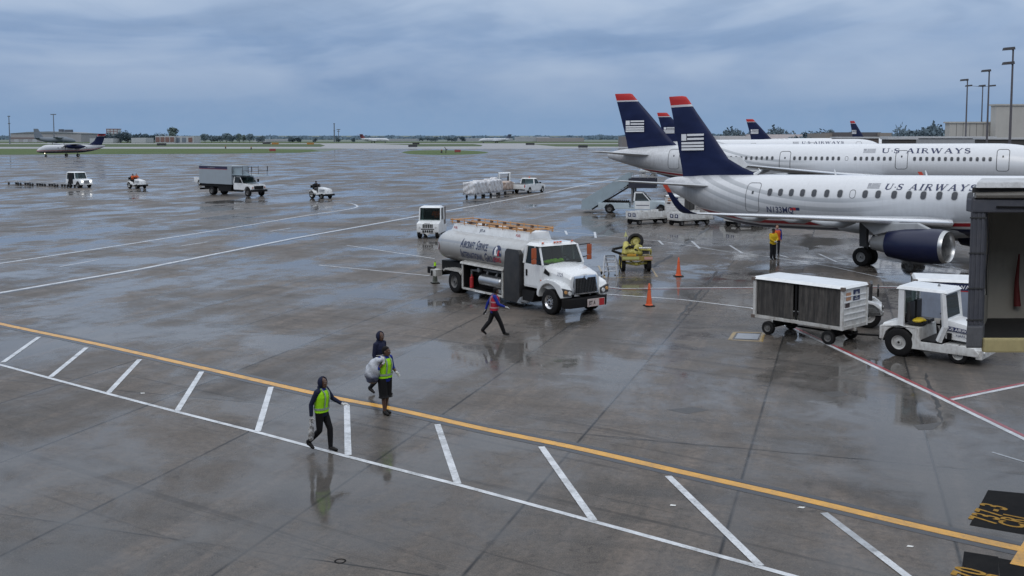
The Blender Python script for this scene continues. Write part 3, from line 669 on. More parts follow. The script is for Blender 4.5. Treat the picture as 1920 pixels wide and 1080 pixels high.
def airfoil(le, chord, thick, n=9, tw=0, cut=0.0, vert=False):
    """ring in plane of constant span: le = leading edge point (x fwd), chord runs aft"""
    up, lo = [], []
    for i in range(n+1):
        b = math.pi*i/n; xc = .5*(1-math.cos(b)); yt = thick*chord*5*(.2969*math.sqrt(xc)-.126*xc-.3516*xc**2+.2843*xc**3-.1036*xc**4)
        up.append((xc, yt)); lo.append((xc, -yt*.8))
    ring = up + lo[-2:0:-1]; out = []
    for xc, yt in ring:
        if vert: out.append(Vector((le[0]-xc*chord, le[1]+yt, le[2])))
        else: out.append(Vector((le[0]-xc*chord, le[1], le[2]+yt - tw*xc*chord)))
    return out
def airliner(P):
    root = thing('airliner', P['label'], 'airplane', P['loc'], R(P['deg']), None)
    root.rotation_euler = (0, -R(P['pitch']), R(P['deg']))
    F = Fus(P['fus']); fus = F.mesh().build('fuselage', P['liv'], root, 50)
    # fin with dorsal fillet; LE/TE polylines by height
    rings = []
    for z, xl, xt, th in P['fin']: rings.append(airfoil((xl,0,z), xl-xt, th/(xl-xt), vert=True))
    fin = MB().loft(rings).build('tail_fin', P['finm'], root, 40)
    fx0, fz0, fw, fh = P['flag']
    def fl(m, x0, x1, z0, z1, k):
        xm, zm = fx0+fw*(x0+x1)/2, fz0+fh*(z0+z1)/2
        y = -(P['flag_y'])
        m.box((xm, y, zm), (fw*(x1-x0), .02, fh*(z1-z0)))
    m = MB(); fl(m, 0, .22, .60, 1.0, 0); fl(m, .26, 1.0, .87, 1.0, 0); fl(m, .26, 1.0, .63, .76, 0)
    for k in range(3): fl(m, 0, 1.0, .38-.19*k, .51-.19*k, 0)
    m.build('flag_emblem', WHITET, fin, 0)
    # small rudder line
    for sd in (-1, 1):
        hs = P['hs']; m = MB()
        m.loft([airfoil((hs[0][0], sd*hs[0][1], hs[0][2]), hs[0][3], .10), airfoil((hs[1][0], sd*hs[1][1], hs[1][2]), hs[1][3], .09), airfoil((hs[1][0]-hs[1][3]*.35, sd*(hs[1][1]+.18), hs[1][2]+.01), hs[1][3]*.6, .06)])
        m.build('tailplane', TAILP, root, 45)
        rings = [airfoil((x, sd*y, z), c, th) for x, y, z, c, th in P['wing']]
        wing = MB().loft(rings).build('wing', WINGM, root, 45)
        m = MB(); pp = [Vector((x+.01, sd*y, z)) for x, y, z, c, th in P['wing'][1:]]; rr = [c*th*.30 for x, y, z, c, th in P['wing'][1:]]
        m.path(pp, [q*1.25 for q in rr], 10); m.build('leading_edge', LEDGE, wing)
        for x, y, z, ln, r in P['fairings']:
            m = MB(); m.path([(x, sd*y, z), (x-.25*ln, sd*y, z-r*.5), (x-.6*ln, sd*y, z-r*.55), (x-ln, sd*y, z+.02)], [.03, r, r*.85, .02], 10); m.build('flap_track_fairing', WINGM, wing)
        if P['winglet']:
            x, y, z, c, th = P['wing'][-1]; hgt, swp, out, c1 = P['winglet']
            rg = []
            for k in range(7):
                t = k/6; yy = y + out*math.sin(t*1.3)/math.sin(1.3); zz = z + hgt*(t**1.6); rg.append(airfoil((x-swp*t, sd*yy, zz), c+(c1-c)*min(1,t*1.25), .08))
            def part(a, b, nm, mt):
                MB().loft(rg[a:b+1]).build(nm, mt, wing, 45)
            part(0, 5, 'winglet', NAVY); part(5, 6, 'winglet_tip', paint('red_winglet_paint', (.5,.06,.03), .35, .1))
        else:
            x, y, z, c, th = P['wing'][-1]
            m = MB(); m.prism([(x+.1,z),(x-c*.4,z+.75),(x-c-.2,z+.7),(x-c*.8,z),(x-c-.1,z-.55),(x-c*.5,z-.6)], 'y', sd*(y+.02), sd*(y+.07)); m.build('wingtip_fence', WHITE, wing)
        # engine
        E = P['eng']; ex, ey, ez, er, el = E['x'], sd*E['y'], E['z'], E['r'], E['len']
        nac = MB().lathe([(ex-.06*el,er*.97),(ex-.16*el,er*1.03),(ex-.4*el,er*1.04),(ex-.7*el,er*.97),(ex-el,er*.80),(ex-el,er*.74),(ex-.9*el,er*.7)], (0,ey,ez), 'x', 40).build('engine', NACN, root, 35)
        MB().lathe([(ex-.062*el,er*.972),(ex-.02*el,er*.94),(ex,er*.90),(ex-.02*el,er*.85),(ex-.08*el,er*.82),(ex-.25*el,er*.76)], (0,ey,ez), 'x', 40).build('intake_lip', STEEL, nac, 60)
        MB().lathe([(ex-.26*el,er*.76),(ex-.26*el,.24*er),(ex-.18*el,.15*er),(ex-.12*el,.01)], (0,ey,ez), 'x', 30).build('fan', FAN, nac, 50)
        MB().lathe([(ex-.9*el,er*.7),(ex-1.0*el,er*.62),(ex-1.3*el,er*.40),(ex-1.3*el,er*.34),(ex-1.1*el,er*.3)], (0,ey,ez), 'x', 30).build('exhaust_nozzle', GREY, nac, 50)
        m = MB(); w0 = E['pyl']
        m.prism([(ex-.28*el,ez+er*.98),(ex-.5*el,ez+er*1.28+.05),(w0[0],w0[1]),(w0[0]-1.6,w0[1]-.05),(ex-1.25*el,ez+er*.5),(ex-el,ez+er*.75)], 'y', ey-.17, ey+.17); m.build('pylon', WINGM, nac, 0, bev=.05)
        G = P['gear']; g = MB(); gx, gy, gr = G['x'], sd*G['y'], G['r']
        zg = G['z0']
        g.cyl((gx,gy,zg+gr),(gx+.1,gy,G['top']),.11,.13); g.cyl((gx,gy-.42,zg+gr),(gx,gy+.42,zg+gr),.07); g.cyl((gx+.5,gy-sd*.9,G['top']),(gx,gy,zg+gr+.35),.06)
        g.bx(gx-.16,gx+.24,gy+sd*.30,gy+sd*.34,zg+gr*2.1,G['top'])
        leg = g.build('main_gear', DARK, root)
        for k in (-1, 1): wheel(leg, (gx, gy+k*.33, zg+gr), gr, .34, k, paint('grey_wheel_hub', (.30,.31,.32), .4, .4), 9, 'gear_wheel', .52)
    # belly fairing
    b = P['belly']; m = MB(); m.ell(((b[0]+b[1])/2, 0, b[2]), ((b[1]-b[0])/2, b[3], b[4]), 28, 14); m.build('belly_fairing', WINGM, root, 60)
    ng = P['nose_gear']; g = MB(); g.cyl((ng[0],0,ng[1]+ng[2]),(ng[0]-.15,0,ng[3]),.08); leg = g.build('nose_gear', GREY, root)
    for k in (-1, 1): wheel(leg, (ng[0], k*.2, ng[1]+ng[2]), ng[2], .22, k, GREY, 0, 'gear_wheel', .5)
    # openings and lettering of the starboard side
    for x in P['windows']:
        m = MB(); F.patch(m, x-P['ww']/2, x+P['ww']/2, P['wz']-P['wh']/2, P['wz']+P['wh']/2, .010, .42); wo = m.build('window', WIN, root, 0)
        m = MB(); F.frame(m, x-P['ww']/2, x+P['ww']/2, P['wz']-P['wh']/2, P['wz']+P['wh']/2, .03, .008, .42); m.build('window_frame', paint('window_surround', (.45,.46,.47), .4, .1), wo, 0)
    for x in P.get('plugs', ()):
        m = MB(); F.frame(m, x-P['ww']/2, x+P['ww']/2, P['wz']-P['wh']/2, P['wz']+P['wh']/2, .03, .008, .42); m.build('window_plug', DOORL, root, 0)
    for x0, x1, z0, z1 in P['doors']:
        m = MB(); F.patch(m, x0, x1, z0, z1, .006, .2); d = m.build('door', P['liv'], root, 0)
        m = MB(); F.frame(m, x0, x1, z0, z1, P['dw'], .010, .2); m.build('door_seal', DOORL, d, 0)
        m = MB(); F.patch(m, (x0+x1)/2-.07, (x0+x1)/2+.07, z0+(z1-z0)*.62, z0+(z1-z0)*.62+.2, .012, .4); m.build('door_window', WIN, d, 0)
    for s, x0, z0, h, wf, sh, x1 in P['titles']:
        bm, wd = serif_bm(s, h, wf, .26, sh)
        k = (x1-x0)/wd
        for v in bm.verts: v.co.x *= k
        bm_build(F.wrap(bm, x0, z0, .012), 'lettering', NAVYT, root)
    x0, z0, wd, hh = P['flag2']; m = MB()
    for k in range(6):
        za = z0 + hh*k/6
        if k < 3: F.patch(m, x0, x0+wd, za, za+hh/12, .009, .05, 1)
        else: F.patch(m, x0+wd*.3, x0+wd, za, za+hh/12, .009, .05, 1)
    F.patch(m, x0, x0+wd*.26, z0+hh*.5, z0+hh*.93, .009, .05, 1)
    m.build('flag_decal', paint('grey_flag_decal', (.30,.31,.34), .4, .1), root, 0)
    nz = P['cockpit']; m = MB()
    for a, b in ((.35,.75),(.8,1.2),(-.35,-.75),(-.8,-1.2)):
        v = m.verts([F.pt(nz[0], a, .012), F.pt(nz[0], b, .012), F.pt(nz[1], b*1.1, .012), F.pt(nz[1], a*1.1, .012)]); m.face(v)
    m.build('cockpit_window', WIN, root, 0)
    return root, F

# regional jet in the foreground
EJ = dict(label='white regional jet with navy tail and red winglet, nearest aircraft, nose behind the boarding bridge', loc=(16.42,61.0,0), deg=-48, pitch=1.4,
  fus=[(-9.1,4.0,.14,.17),(-8.9,3.98,.26,.30),(-8.2,3.88,.52,.55),(-7.0,3.66,.82,.82),(-5.4,3.36,1.12,1.20),(-3.6,3.12,1.36,1.46),(-1.5,3.0,1.49,1.61),(0.5,3.0,1.505,1.62),(8,3.0,1.505,1.62),(16,3.0,1.505,1.62),(18.5,2.97,1.46,1.57),(20.3,2.84,1.24,1.33),(21.6,2.66,.88,.95),(22.4,2.52,.48,.52),(22.75,2.45,.1,.1)],
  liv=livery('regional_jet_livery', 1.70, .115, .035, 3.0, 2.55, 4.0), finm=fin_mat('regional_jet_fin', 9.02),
  fin=[(4.1,-1.2,-7.55,.1),(4.62,-1.72,-7.62,.16),(5.05,-2.9,-7.70,.30),(5.6,-3.98,-7.82,.42),(7.2,-5.25,-8.15,.38),(8.6,-6.42,-8.46,.31),(9.45,-7.08,-8.66,.26),(9.68,-7.30,-8.72,.2),(9.74,-7.62,-8.70,.08)],
  flag=(-7.52,6.17,1.80,1.06), flag_y=.235,
  hs=[(-4.3,.5,3.86,2.5),(-8.05,5.15,4.30,1.0)],
  wing=[(11.2,.9,2.15,5.2,.125),(10.9,1.5,2.20,5.0,.12),(8.95,4.5,2.42,3.4,.115),(6.2,8.75,2.74,2.35,.11),(3.55,13.0,3.06,.85,.12)],
  winglet=(1.40,1.48,.42,.30), fairings=[(6.6,3.3,2.15,2.9,.20),(5.7,5.9,2.45,2.4,.17),(4.6,8.4,2.62,2.1,.14)],
  eng=dict(x=12.05,y=4.2,z=1.23,r=.84,len=3.05,pyl=(9.1,2.30)), gear=dict(x=6.85,y=2.72,r=.50,z0=-.17,top=2.2),
  belly=(2.2,13.2,1.95,1.30,.75), nose_gear=(18.6,-.42,.31,1.8),
  windows=[0.0,.73,1.46,2.20,2.95,3.76,4.58,6.10,6.86,7.78,8.60,9.40,10.25,11.05,11.85,12.6,13.4,14.2,15.0,15.8], plugs=[5.35], ww=.30, wh=.42, wz=3.60,
  doors=[(-1.66,-.74,2.42,4.12),(17.0,17.85,2.35,4.2)], dw=.035,
  titles=[('U.S AIRWAYS EXPRESS', 7.12, 3.86, .40, 1.3, .2, 15.6)], flag2=(6.12,3.92,.72,.30), cockpit=(20.9,21.9))
jet, JF = airliner(EJ)
bm_build(JF.wrap(text_bm('N133MQ', .50, .012, .95), -.20, 2.42, .012), 'registration', NAVYT, jet)
m = MB(); JF.patch(m, 1.42, 1.80, 2.58, 2.75, .011, .1, 1); m.build('small_flag', RED, jet, 0)
m = MB(); JF.patch(m, 1.80, 2.05, 2.58, 2.75, .011, .1, 1); m.build('small_flag_canton', NAVYT, jet, 0)
m = MB(); m.path([(-2.0,0,4.60),(-1.6,0,4.85),(-1.75,0,5.0)], [.14,.05,.02], 8); m.cyl((3.5,0,4.6),(3.42,0,4.92),.05,.03); m.cyl((8.9,0,4.6),(8.82,0,4.88),.05,.03); m.build('blade_antenna', WHITE, jet)
# narrow-body jets behind
def nb_tab(dx=0):
    return [(-15.25,4.85,.16,.20),(-15.1,4.84,.26,.32),(-13.8,4.78,.62,.66),(-11.5,4.60,1.10,1.12),(-9.0,4.33,1.54,1.55),(-6.5,4.10,1.82,1.90),(-3.5,4.0,1.96,2.05),(0,4.0,1.975,2.07),(12,4.0,1.975,2.07),(23.2,4.0,1.975,2.07),(25.5,3.96,1.90,2.0),(27.2,3.82,1.62,1.72),(28.4,3.62,1.16,1.24),(29.1,3.48,.66,.70),(29.4,3.42,.12,.12)]
NB = dict(label='white narrow-body airliner with navy tail parked right behind the regional jet', loc=(23.75,104.69,0), deg=-31, pitch=.4,
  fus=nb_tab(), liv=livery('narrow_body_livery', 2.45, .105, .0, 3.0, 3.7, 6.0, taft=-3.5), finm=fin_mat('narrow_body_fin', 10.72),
  fin=[(5.4,-6.2,-12.75,.15),(5.95,-7.1,-12.92,.5),(6.5,-7.75,-13.02,.55),(9.0,-10.0,-13.68,.46),(11.1,-11.95,-14.28,.34),(11.52,-12.33,-14.40,.25),(11.6,-12.6,-14.38,.1)],
  flag=(-12.95,7.42,2.15,1.22), flag_y=.33,
  hs=[(-9.4,.8,4.9,3.6),(-13.2,6.2,5.35,1.5)],
  wing=[(15.2,1.2,2.75,7.6,.13),(14.3,2.2,2.85,6.8,.125),(11.4,6.4,3.30,3.9,.115),(8.6,12.0,3.85,2.6,.11),(6.1,17.0,4.35,1.5,.10)],
  winglet=None, fairings=[(9.8,4.5,2.95,3.6,.28),(8.6,8.0,3.35,2.9,.22),(6.6,12.2,3.75,2.5,.18)],
  eng=dict(x=15.9,y=5.75,z=1.75,r=1.05,len=3.4,pyl=(11.9,3.25)), gear=dict(x=7.9,y=3.8,r=.58,z0=-.06,top=2.9),
  belly=(4.5,16.5,2.55,1.75,.95), nose_gear=(24.6,-.17,.38,2.2),
  windows=[-5.3,-4.77,-4.24,-3.7,-3.17,-2.64,-2.11,-1.6,-1.07,-.53]+[.533*k for k in range(8)]+[5.94+.533*k for k in range(9)]+[11.75+.533*k for k in range(7)]+[17.1+.533*k for k in range(13)], plugs=[10.95], ww=.24, wh=.36, wz=4.66,
  doors=[(-7.4,-6.2,3.52,5.5),(4.5,5.5,3.45,5.3),(15.45,16.45,3.75,5.4),(24.05,25.0,3.65,5.5)], dw=.06,
  titles=[('U.S AIRWAYS', 14.1, 5.18, .60, 1.45, 0, 21.95)], flag2=(12.42,5.2,1.12,.42), cockpit=(27.6,28.6))
nb, NF = airliner(NB)
clone(nb, 'third white airliner, only its roofline and navy tail showing above the narrow-body', (43.2,202.3,0), R(-19))
SK = ('window','window_plug','door','lettering','flag_decal','cockpit_window','flag_emblem2')
clone(nb, 'distant parked airliner whose small navy tail with flag rises above the white roofline', (80.0,284.5,0), R(-24), SK)
clone(nb, 'farthest parked airliner, its narrow navy tail rising in front of the brown terminal', (113.8,314.0,0), R(-70), SK)

# turboprop on the taxi lane
def turboprop():
    t = thing('turboprop', 'white high-wing turboprop with navy tail taxiing by the grass at far left', 'airplane', (*(-143.89,330.64),0), R(230))
    F = Fus([(-12.0,3.3,.12,.16),(-11,3.18,.4,.45),(-8,2.75,.9,.95),(-4,2.55,1.3,1.32),(0,2.5,1.34,1.34),(6,2.5,1.34,1.34),(8.2,2.45,1.25,1.26),(9.6,2.2,.9,.9),(10.6,1.95,.45,.45),(11.0,1.88,.08,.08)])
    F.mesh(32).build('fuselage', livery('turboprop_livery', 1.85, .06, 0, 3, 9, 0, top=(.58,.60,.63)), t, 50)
    fin = MB().loft([airfoil((x,0,z), c, .09, vert=True) for z, x, c in ((3.4,-3.2,7.4),(3.9,-6.6,4.4),(5.0,-8.2,3.3),(7.3,-9.7,2.6))]).build('tail_fin', fin_mat('turboprop_fin', 6.55), t, 40)
    m = MB(); m.box((-10.6,-.2,5.3),(.9,.05,.7)); m.build('flag_emblem', WHITET, fin)
    MB().loft([airfoil((-9.6+abs(y)*-.12,y,7.35), 2.3-abs(y)*.22, .10) for y in (-4,-2,0,2,4)]).build('tailplane', NAVY, t, 40)
    MB().loft([airfoil((2.0-max(0,abs(y)-4.5)*.07,y,3.92+abs(y)*.03), 2.3-max(0,abs(y)-4.5)*.11, .14) for y in (-12.9,-8,-4.5,0,4.5,8,12.9)]).build('wing', WINGM, t, 40)
    for sd in (-1, 1):
        n = MB().path([(3.6,sd*3.9,3.35),(3.0,sd*3.9,3.4),(1.5,sd*3.9,3.35),(-1.5,sd*3.9,3.2),(-3.2,sd*3.9,3.3)], [.28,.52,.66,.6,.12], 18, flat=1.1).build('engine', NAVY, t, 50)
        p = MB(); p.path([(3.6,sd*3.9,3.35),(4.2,sd*3.9,3.35)], [.25,.04], 12)
        for k in range(4):
            a = R(20+90*k); d = Vector((0,math.cos(a),math.sin(a))); e = Vector((0,-math.sin(a),math.cos(a)))
            c = Vector((3.75,sd*3.9,3.35)); q = [c+e*.10, c+d*1.0+e*.17, c+d*1.95+e*.09, c+d*1.95-e*.09, c+d*1.0-e*.17, c-e*.10]
            A = p.verts(q); B = p.verts([v+Vector((.04,0,0)) for v in q]); p.face(A); p.face(B[::-1])
            for i in range(6): p.face([A[i],B[i],B[(i+1)%6],A[(i+1)%6]])
        p.build('propeller', DARK, n)
        g = MB(); g.cyl((-.6,sd*3.9,.42),(-.2,sd*3.9,2.8),.09); g.bx(-1.0,.3,sd*3.9-.3,sd*3.9+.3,2.3,2.9); g = g.build('main_gear', DARK, t)
        for k in (-1,1): wheel(g, (-.6,sd*3.9+k*.25,.45), .45, .25, k, GREY, 0, 'gear_wheel')
    g = MB(); g.cyl((8.0,0,.3),(8.0,0,1.6),.07); g = g.build('nose_gear', DARK, t); wheel(g, (8.0,-.15,.33), .33, .18, -1, GREY, 0, 'gear_wheel'); wheel(g, (8.0,.15,.33), .33, .18, 1, GREY, 0, 'gear_wheel')
    for sd in (-1, 1):
        for k in range(9):
            x = -5+1.2*k; z = 2.85; m = MB(); th = F.th(x, z)
            q = [F.pt(x+a, sd*(th+b), .012) for a, b in ((-.15,.14),(.15,.14),(.15,-.14),(-.15,-.14))]; m.poly(q); m.build('window', WIN, t, 0)
    m = MB()
    for a, b in ((.1,.75),(-.1,-.75),(.8,1.25),(-.8,-1.25)): m.poly([F.pt(8.4,a,.012),F.pt(8.4,b,.012),F.pt(9.5,b,.012),F.pt(9.5,a,.012)])
    m.build('cockpit_window', WIN, t, 0)
    lt = NT('landing_light'); lt.set(Base_Color=(1,1,1,1), Emission_Color=(1,.86,.62,1), Emission_Strength=6.0)
    m = MB(); m.ell((8.25,-.25,1.15),(.1,.12,.12),10,8); m.build('landing_light', lt.m, t)
    return t
turboprop()
# rear-engined jets on the far runway
def far_jet(label, loc, rz, tailm, s):
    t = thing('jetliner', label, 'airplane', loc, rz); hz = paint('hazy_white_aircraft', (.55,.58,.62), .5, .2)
    F = Fus([(-15,3.6,.15,.2),(-13,3.3,.8,.8),(-9,2.8,1.3,1.35),(-5,2.7,1.45,1.5),(10,2.7,1.45,1.5),(12.5,2.55,1.1,1.15),(14.2,2.2,.5,.5),(14.8,2.05,.1,.1)])
    F.mesh(24).build('fuselage', hz, t, 50)
    MB().loft([airfoil((x,0,z), c, .1, vert=True) for z, x, c in ((3.4,-9.5,5.2),(7.6,-13.0,3.2))]).build('tail_fin', tailm, t)
    MB().loft([airfoil((-12.6-abs(y)*.5,y,7.6), 2.6-abs(y)*.3, .1) for y in (-4.6,0,4.6)]).build('tailplane', tailm, t)
    MB().loft([airfoil((3.2-abs(y)*.5,y,1.8+abs(y)*.06), 5.0-abs(y)*.3, .1) for y in (-12,0,12)]).build('wing', hz, t)
    for sd in (-1,1): MB().path([(-5.8,sd*2.3,3.3),(-6.4,sd*2.3,3.3),(-8.5,sd*2.3,3.3),(-10,sd*2.3,3.35)],[.62,.75,.72,.4],14).build('engine', hz, t)
    g = MB()
    for x, y in ((10.5,0),(-2,2.2),(-2,-2.2)): g.cyl((x,y,.5),(x,y,1.9),.12); g.cyl((x,y-.3,.5),(x,y+.3,.5),.5)
    g.build('landing_gear', DARK, t)
    m = MB()
    for sd in (-1,1):
        for k in range(16): x = -6+k*.95; m.poly([F.pt(x+a, sd*(1.25+b), .02) for a, b in ((-.2,.1),(.2,.1),(.2,-.1),(-.2,-.1))])
    m.build('window', WIN, t, 0); t.scale = (s,s,s)
    return t
far_jet('white jet with dark red tail rolling on the far runway beyond the grass', (-122.0,905.0,0), R(-24), paint('hazy_red_tail', (.16,.035,.045), .5, .1), 1.0)
far_jet('small white jet with grey tail, nose to the left, on the far runway', (-15.0,870.0,0), R(202), paint('hazy_grey_tail', (.09,.11,.16), .5, .1), .98)
# grey military transport by the far hangar
t = thing('transport_plane', 'grey four-engined propeller transport parked in front of the far hangar', 'airplane', (*(-341.13,760.00,2.62)[:2],0), R(12))
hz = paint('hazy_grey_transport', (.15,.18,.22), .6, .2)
F = Fus([(-15,4.6,.3,.5),(-12,4.2,1.2,1.2),(-6,3.4,1.9,1.9),(6,3.2,2.0,2.0),(10,3.0,1.8,1.8),(13,2.6,1.0,1.0),(14,2.3,.2,.2)])
F.mesh(20).build('fuselage', hz, t)
MB().loft([airfoil((x,0,z), c, .1, vert=True) for z, x, c in ((4.8,-8.5,6.5),(11.6,-12.2,3.2))]).build('tail_fin', hz, t)
MB().loft([airfoil((-11-abs(y)*.1,y,5.0), 3.6-abs(y)*.2, .1) for y in (-8,0,8)]).build('tailplane', hz, t)
MB().loft([airfoil((4.5-abs(y)*.05,y,5.4), 5.0-abs(y)*.15, .14) for y in (-20,0,20)]).build('wing', hz, t)
for y in (-10.5,-5.2,5.2,10.5): MB().path([(6.5,y,5.0),(4,y,5.0),(.5,y,5.0)],[.4,.75,.3],10).build('engine', hz, t)
m = MB()
for y in (-2,2): m.cyl((0,y,.7),(0,y,2.0),.6)
m.build('landing_gear', DARK, t)

# ------------------------------------------------------------------ vehicles and ramp equipment
def arch(cx, r, z0, n=10):
    return [(cx-r*math.cos(math.pi*k/n), z0+max(0, r*math.sin(math.pi*k/n))) for k in range(n+1)]
def body(name, prof, hw, mat, parent, bev=.04, y0=None):
    m = MB(); m.prism(prof, 'y', -hw if y0 is None else y0, hw); return m.build(name, mat, parent, 40, bev=bev)
def greenhouse(root, x0, x1, xt, zb, zt, yb, yt, mat, rear=True, xr=None, roofm=None, side_open=False, div=None):
    """cab upper: pillars, roof and panes"""
    xr = x0+.06 if xr is None else xr
    for s in (-1, 1):
        bars = [((x1, s*yb, zb), (xt, s*yt, zt), .045), ((x0, s*yb, zb), (xr, s*yt, zt), .075)]
        if div: bars.append(((div, s*yb, zb), (div-.02, s*yt, zt), .04))
        for p0, p1, rad in bars: MB().path([p0, p1], rad, 8).build('pillar', mat, root)
    r = MB(); r.hexa([(xr-.06,-yt-.04,zt-.02),(xt+.06,-yt-.04,zt-.02),(xt+.06,yt+.04,zt-.02),(xr-.06,yt+.04,zt-.02),(xr,-yt+.12,zt+.10),(xt-.10,-yt+.12,zt+.09),(xt-.10,yt-.12,zt+.09),(xr,yt-.12,zt+.10)])
    roof = r.build('roof', roofm or mat, root, 40, bev=.03)
    def pane(nm, q): mm = MB(); mm.poly(q); return mm.build(nm, GLASS, root, 0)
    pane('windshield', [(x1-.01,-yb+.05,zb+.03),(x1-.01,yb-.05,zb+.03),(xt,yt-.05,zt-.04),(xt,-yt+.05,zt-.04)])
    if rear: pane('rear_window', [(x0,-yb+.1,zb+.05),(x0,yb-.1,zb+.05),(xr,yt-.1,zt-.06),(xr,-yt+.1,zt-.06)])
    if not side_open:
        for s in (-1, 1): (lambda q: (lambda mm: (mm.poly(q), mm.build('side_window', SGLASS, root, 0)))(MB()))([(x0+.07,s*yb,zb+.03),(x1-.04,s*yb,zb+.03),(xt-.03,s*yt,zt-.05),(xr+.06,s*yt,zt-.05)])
    return roof
def lamps(root, pts, r, mat=LAMP, axis=(1,0,0), name='headlight'):
    for p in pts:
        m = MB(); a = Vector(axis)*.03; m.cyl(Vector(p)-a, Vector(p)+a, r, r*.85, 14); m.build(name, mat, root)
def seat(root, x, y, z, mat=SEAT):
    m = MB(); m.box((x,y,z),(.46,.46,.12)); m.box((x-.24,y,z+.33),(.12,.46,.62)); m.build('seat', mat, root, 40, bev=.03)
def steering(root, c, r=.17, tilt=35):
    q = Matrix.Rotation(R(tilt), 4, 'Y'); m = MB(Matrix.Translation(c) @ q)
    m.path([(r*math.cos(a), r*math.sin(a), 0) for a in (2*math.pi*k/16 for k in range(17))], .016, 6); m.cyl((0,0,0),(.02,0,-.4),.02); m.bx(-.01,.01,-r,r,-.01,.01)
    m.build('steering_wheel', BLACK, root)

# --- fuel truck
ft = thing('fuel_truck', 'white aircraft fuel tanker truck with rounded tank and orange top rails, in the middle', 'truck', (-1.66,45.32,0), R(-53.9))
TANKM = None
def tank_mat():
    t = NT('weathered_tank_paint'); co = t.coord(); x, y, z = t.xyz(co)
    g = t.noise(1.2, 6, .65, co); s = t.noise(5, 5, .7, t.mapping(co, (1,1,.1))); f2 = t.noise(30, 3, .6, co)
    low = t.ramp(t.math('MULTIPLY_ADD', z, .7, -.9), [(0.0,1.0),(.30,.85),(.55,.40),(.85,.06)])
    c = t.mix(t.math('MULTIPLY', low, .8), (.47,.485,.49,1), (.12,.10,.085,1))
    c = t.mix(t.math('MULTIPLY', t.math('MULTIPLY', t.ramp(g, [(.4,0.0),(.7,1.0)]), t.ramp(s, [(.4,0.0),(.7,1.0)])), .55), c, (.24,.22,.2,1))
    band = t.math('MULTIPLY', t.math('MULTIPLY', t.math('GREATER_THAN', z, 2.24), t.math('LESS_THAN', z, 2.34)), .55)
    c = t.mix(band, c, (.22,.25,.30,1))
    fx = t.math('FRACT', t.math('MULTIPLY_ADD', x, .55, .2)); c = t.mix(t.math('MULTIPLY', t.math('LESS_THAN', fx, .012), .35), c, (.2,.2,.2,1))
    t.set(Base_Color=c, Roughness=t.math('MULTIPLY_ADD', g, .2, .2), Coat_Weight=.3); return t.m
TANKM = tank_mat()
def tank_ring(x, k=1.0, dz=0):
    out = []
    for i in range(40):
        a = 2*math.pi*i/40; c, s = math.cos(a), math.sin(a)
        y = 1.2*k*math.copysign(abs(s)**.85, s); z = 2.03+dz + .74*k*math.copysign(abs(c)**.85, c)
        out.append((x, y, z))
    return out
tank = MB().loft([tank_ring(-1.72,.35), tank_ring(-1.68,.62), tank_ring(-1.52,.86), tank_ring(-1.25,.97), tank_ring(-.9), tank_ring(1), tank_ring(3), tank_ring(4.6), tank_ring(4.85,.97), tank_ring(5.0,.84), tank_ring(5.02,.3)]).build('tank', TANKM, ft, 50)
m = MB(); m.hexa([(-1.0,-.62,2.68),(4.75,-.62,2.68),(4.75,.62,2.68),(-1.0,.62,2.68),(-.9,-.52,3.02),(4.7,-.52,3.02),(4.7,.52,3.02),(-.9,.52,3.02)]); m.build('top_coaming', WHITE, tank, 40, bev=.03)
m = MB()
for x in (-.2,1.3,2.8,4.0): m.lathe([(3.02,.001),(3.10,.001),(3.10,.24),(3.02,.26)], (x,0,0), 'z', 20)
m.build('manhole_lid', DARK, tank)
TAN = paint('tan_orange_rail_paint', (.52,.26,.09), .45, .55, scale=8, dirtc=(.2,.09,.04))
for s in (-1, 1):
    m = MB()
    for z in (3.10, 3.22): m.path([(-1.15,s*.56,z-.03),(4.95,s*.56,z-.03)], .021, 8)
    for k in range(7): x = -1.0+.98*k; m.path([(x,s*.56,3.0),(x,s*.56,3.24)], .02, 6)
    if s < 0: m.path([(-1.15,-.56,3.16),(-1.15,.56,3.16)], .03, 6); m.path([(4.95,-.56,3.16),(4.95,.56,3.16)], .03, 6); m.path([(1.5,-.3,3.06),(4.9,-.45,3.10)], .03, 6)
    rl = m.build('top_rail', TAN, tank)
    for k in range(6):
        m = MB(); x = -.5+1.0*k; m.box((x, s*.56, 3.13),(.14,.09,.1)); m.build('rail_clamp', paint('rusty_clamp', (.10,.05,.03), .6, .5), rl, 0, bev=.01)
def on_tank(bm, x0, z0, off=.012):
    for k in range(1, 4): bmesh.ops.bisect_plane(bm, geom=bm.verts[:]+bm.edges[:]+bm.faces[:], plane_co=(0,k*.1,0), plane_no=(0,1,0))
    def f(c):
        z = z0 + c.y*.93; k = max(-1, min(1, (z-2.03)/.74)); cc = abs(k)**(1/.85); y = 1.2*math.sqrt(max(0, 1-cc*cc))**.85
        return Vector((x0 + c.x, -y-off, z))
    return f
NAVYS = paint('navy_sign_paint', (.03,.045,.11), .45, .1)
def tk(s, size, x0, z0, mat=NAVYS, sx=.50, bold=.016, nm='lettering', sh=.0):
    bm = text_bm(s, size, bold, sx, sh); f = on_tank(bm, x0, z0); return bm_build(bm, nm, mat, tank, f)
def smallcaps(words, x, z, big, small):
    for wd in words.split(' '):
        for st, sz in ((wd[0], big), (wd[1:], small)):
            o = tk(st, sz, x, z); x = max(v.co.x for v in o.data.vertices) + .035
        x += .10
smallcaps('AIRCRAFT SERVICE', .62, 2.12, .56, .43)
smallcaps('INTERNATIONAL GROUP', .62, 1.66, .56, .43)
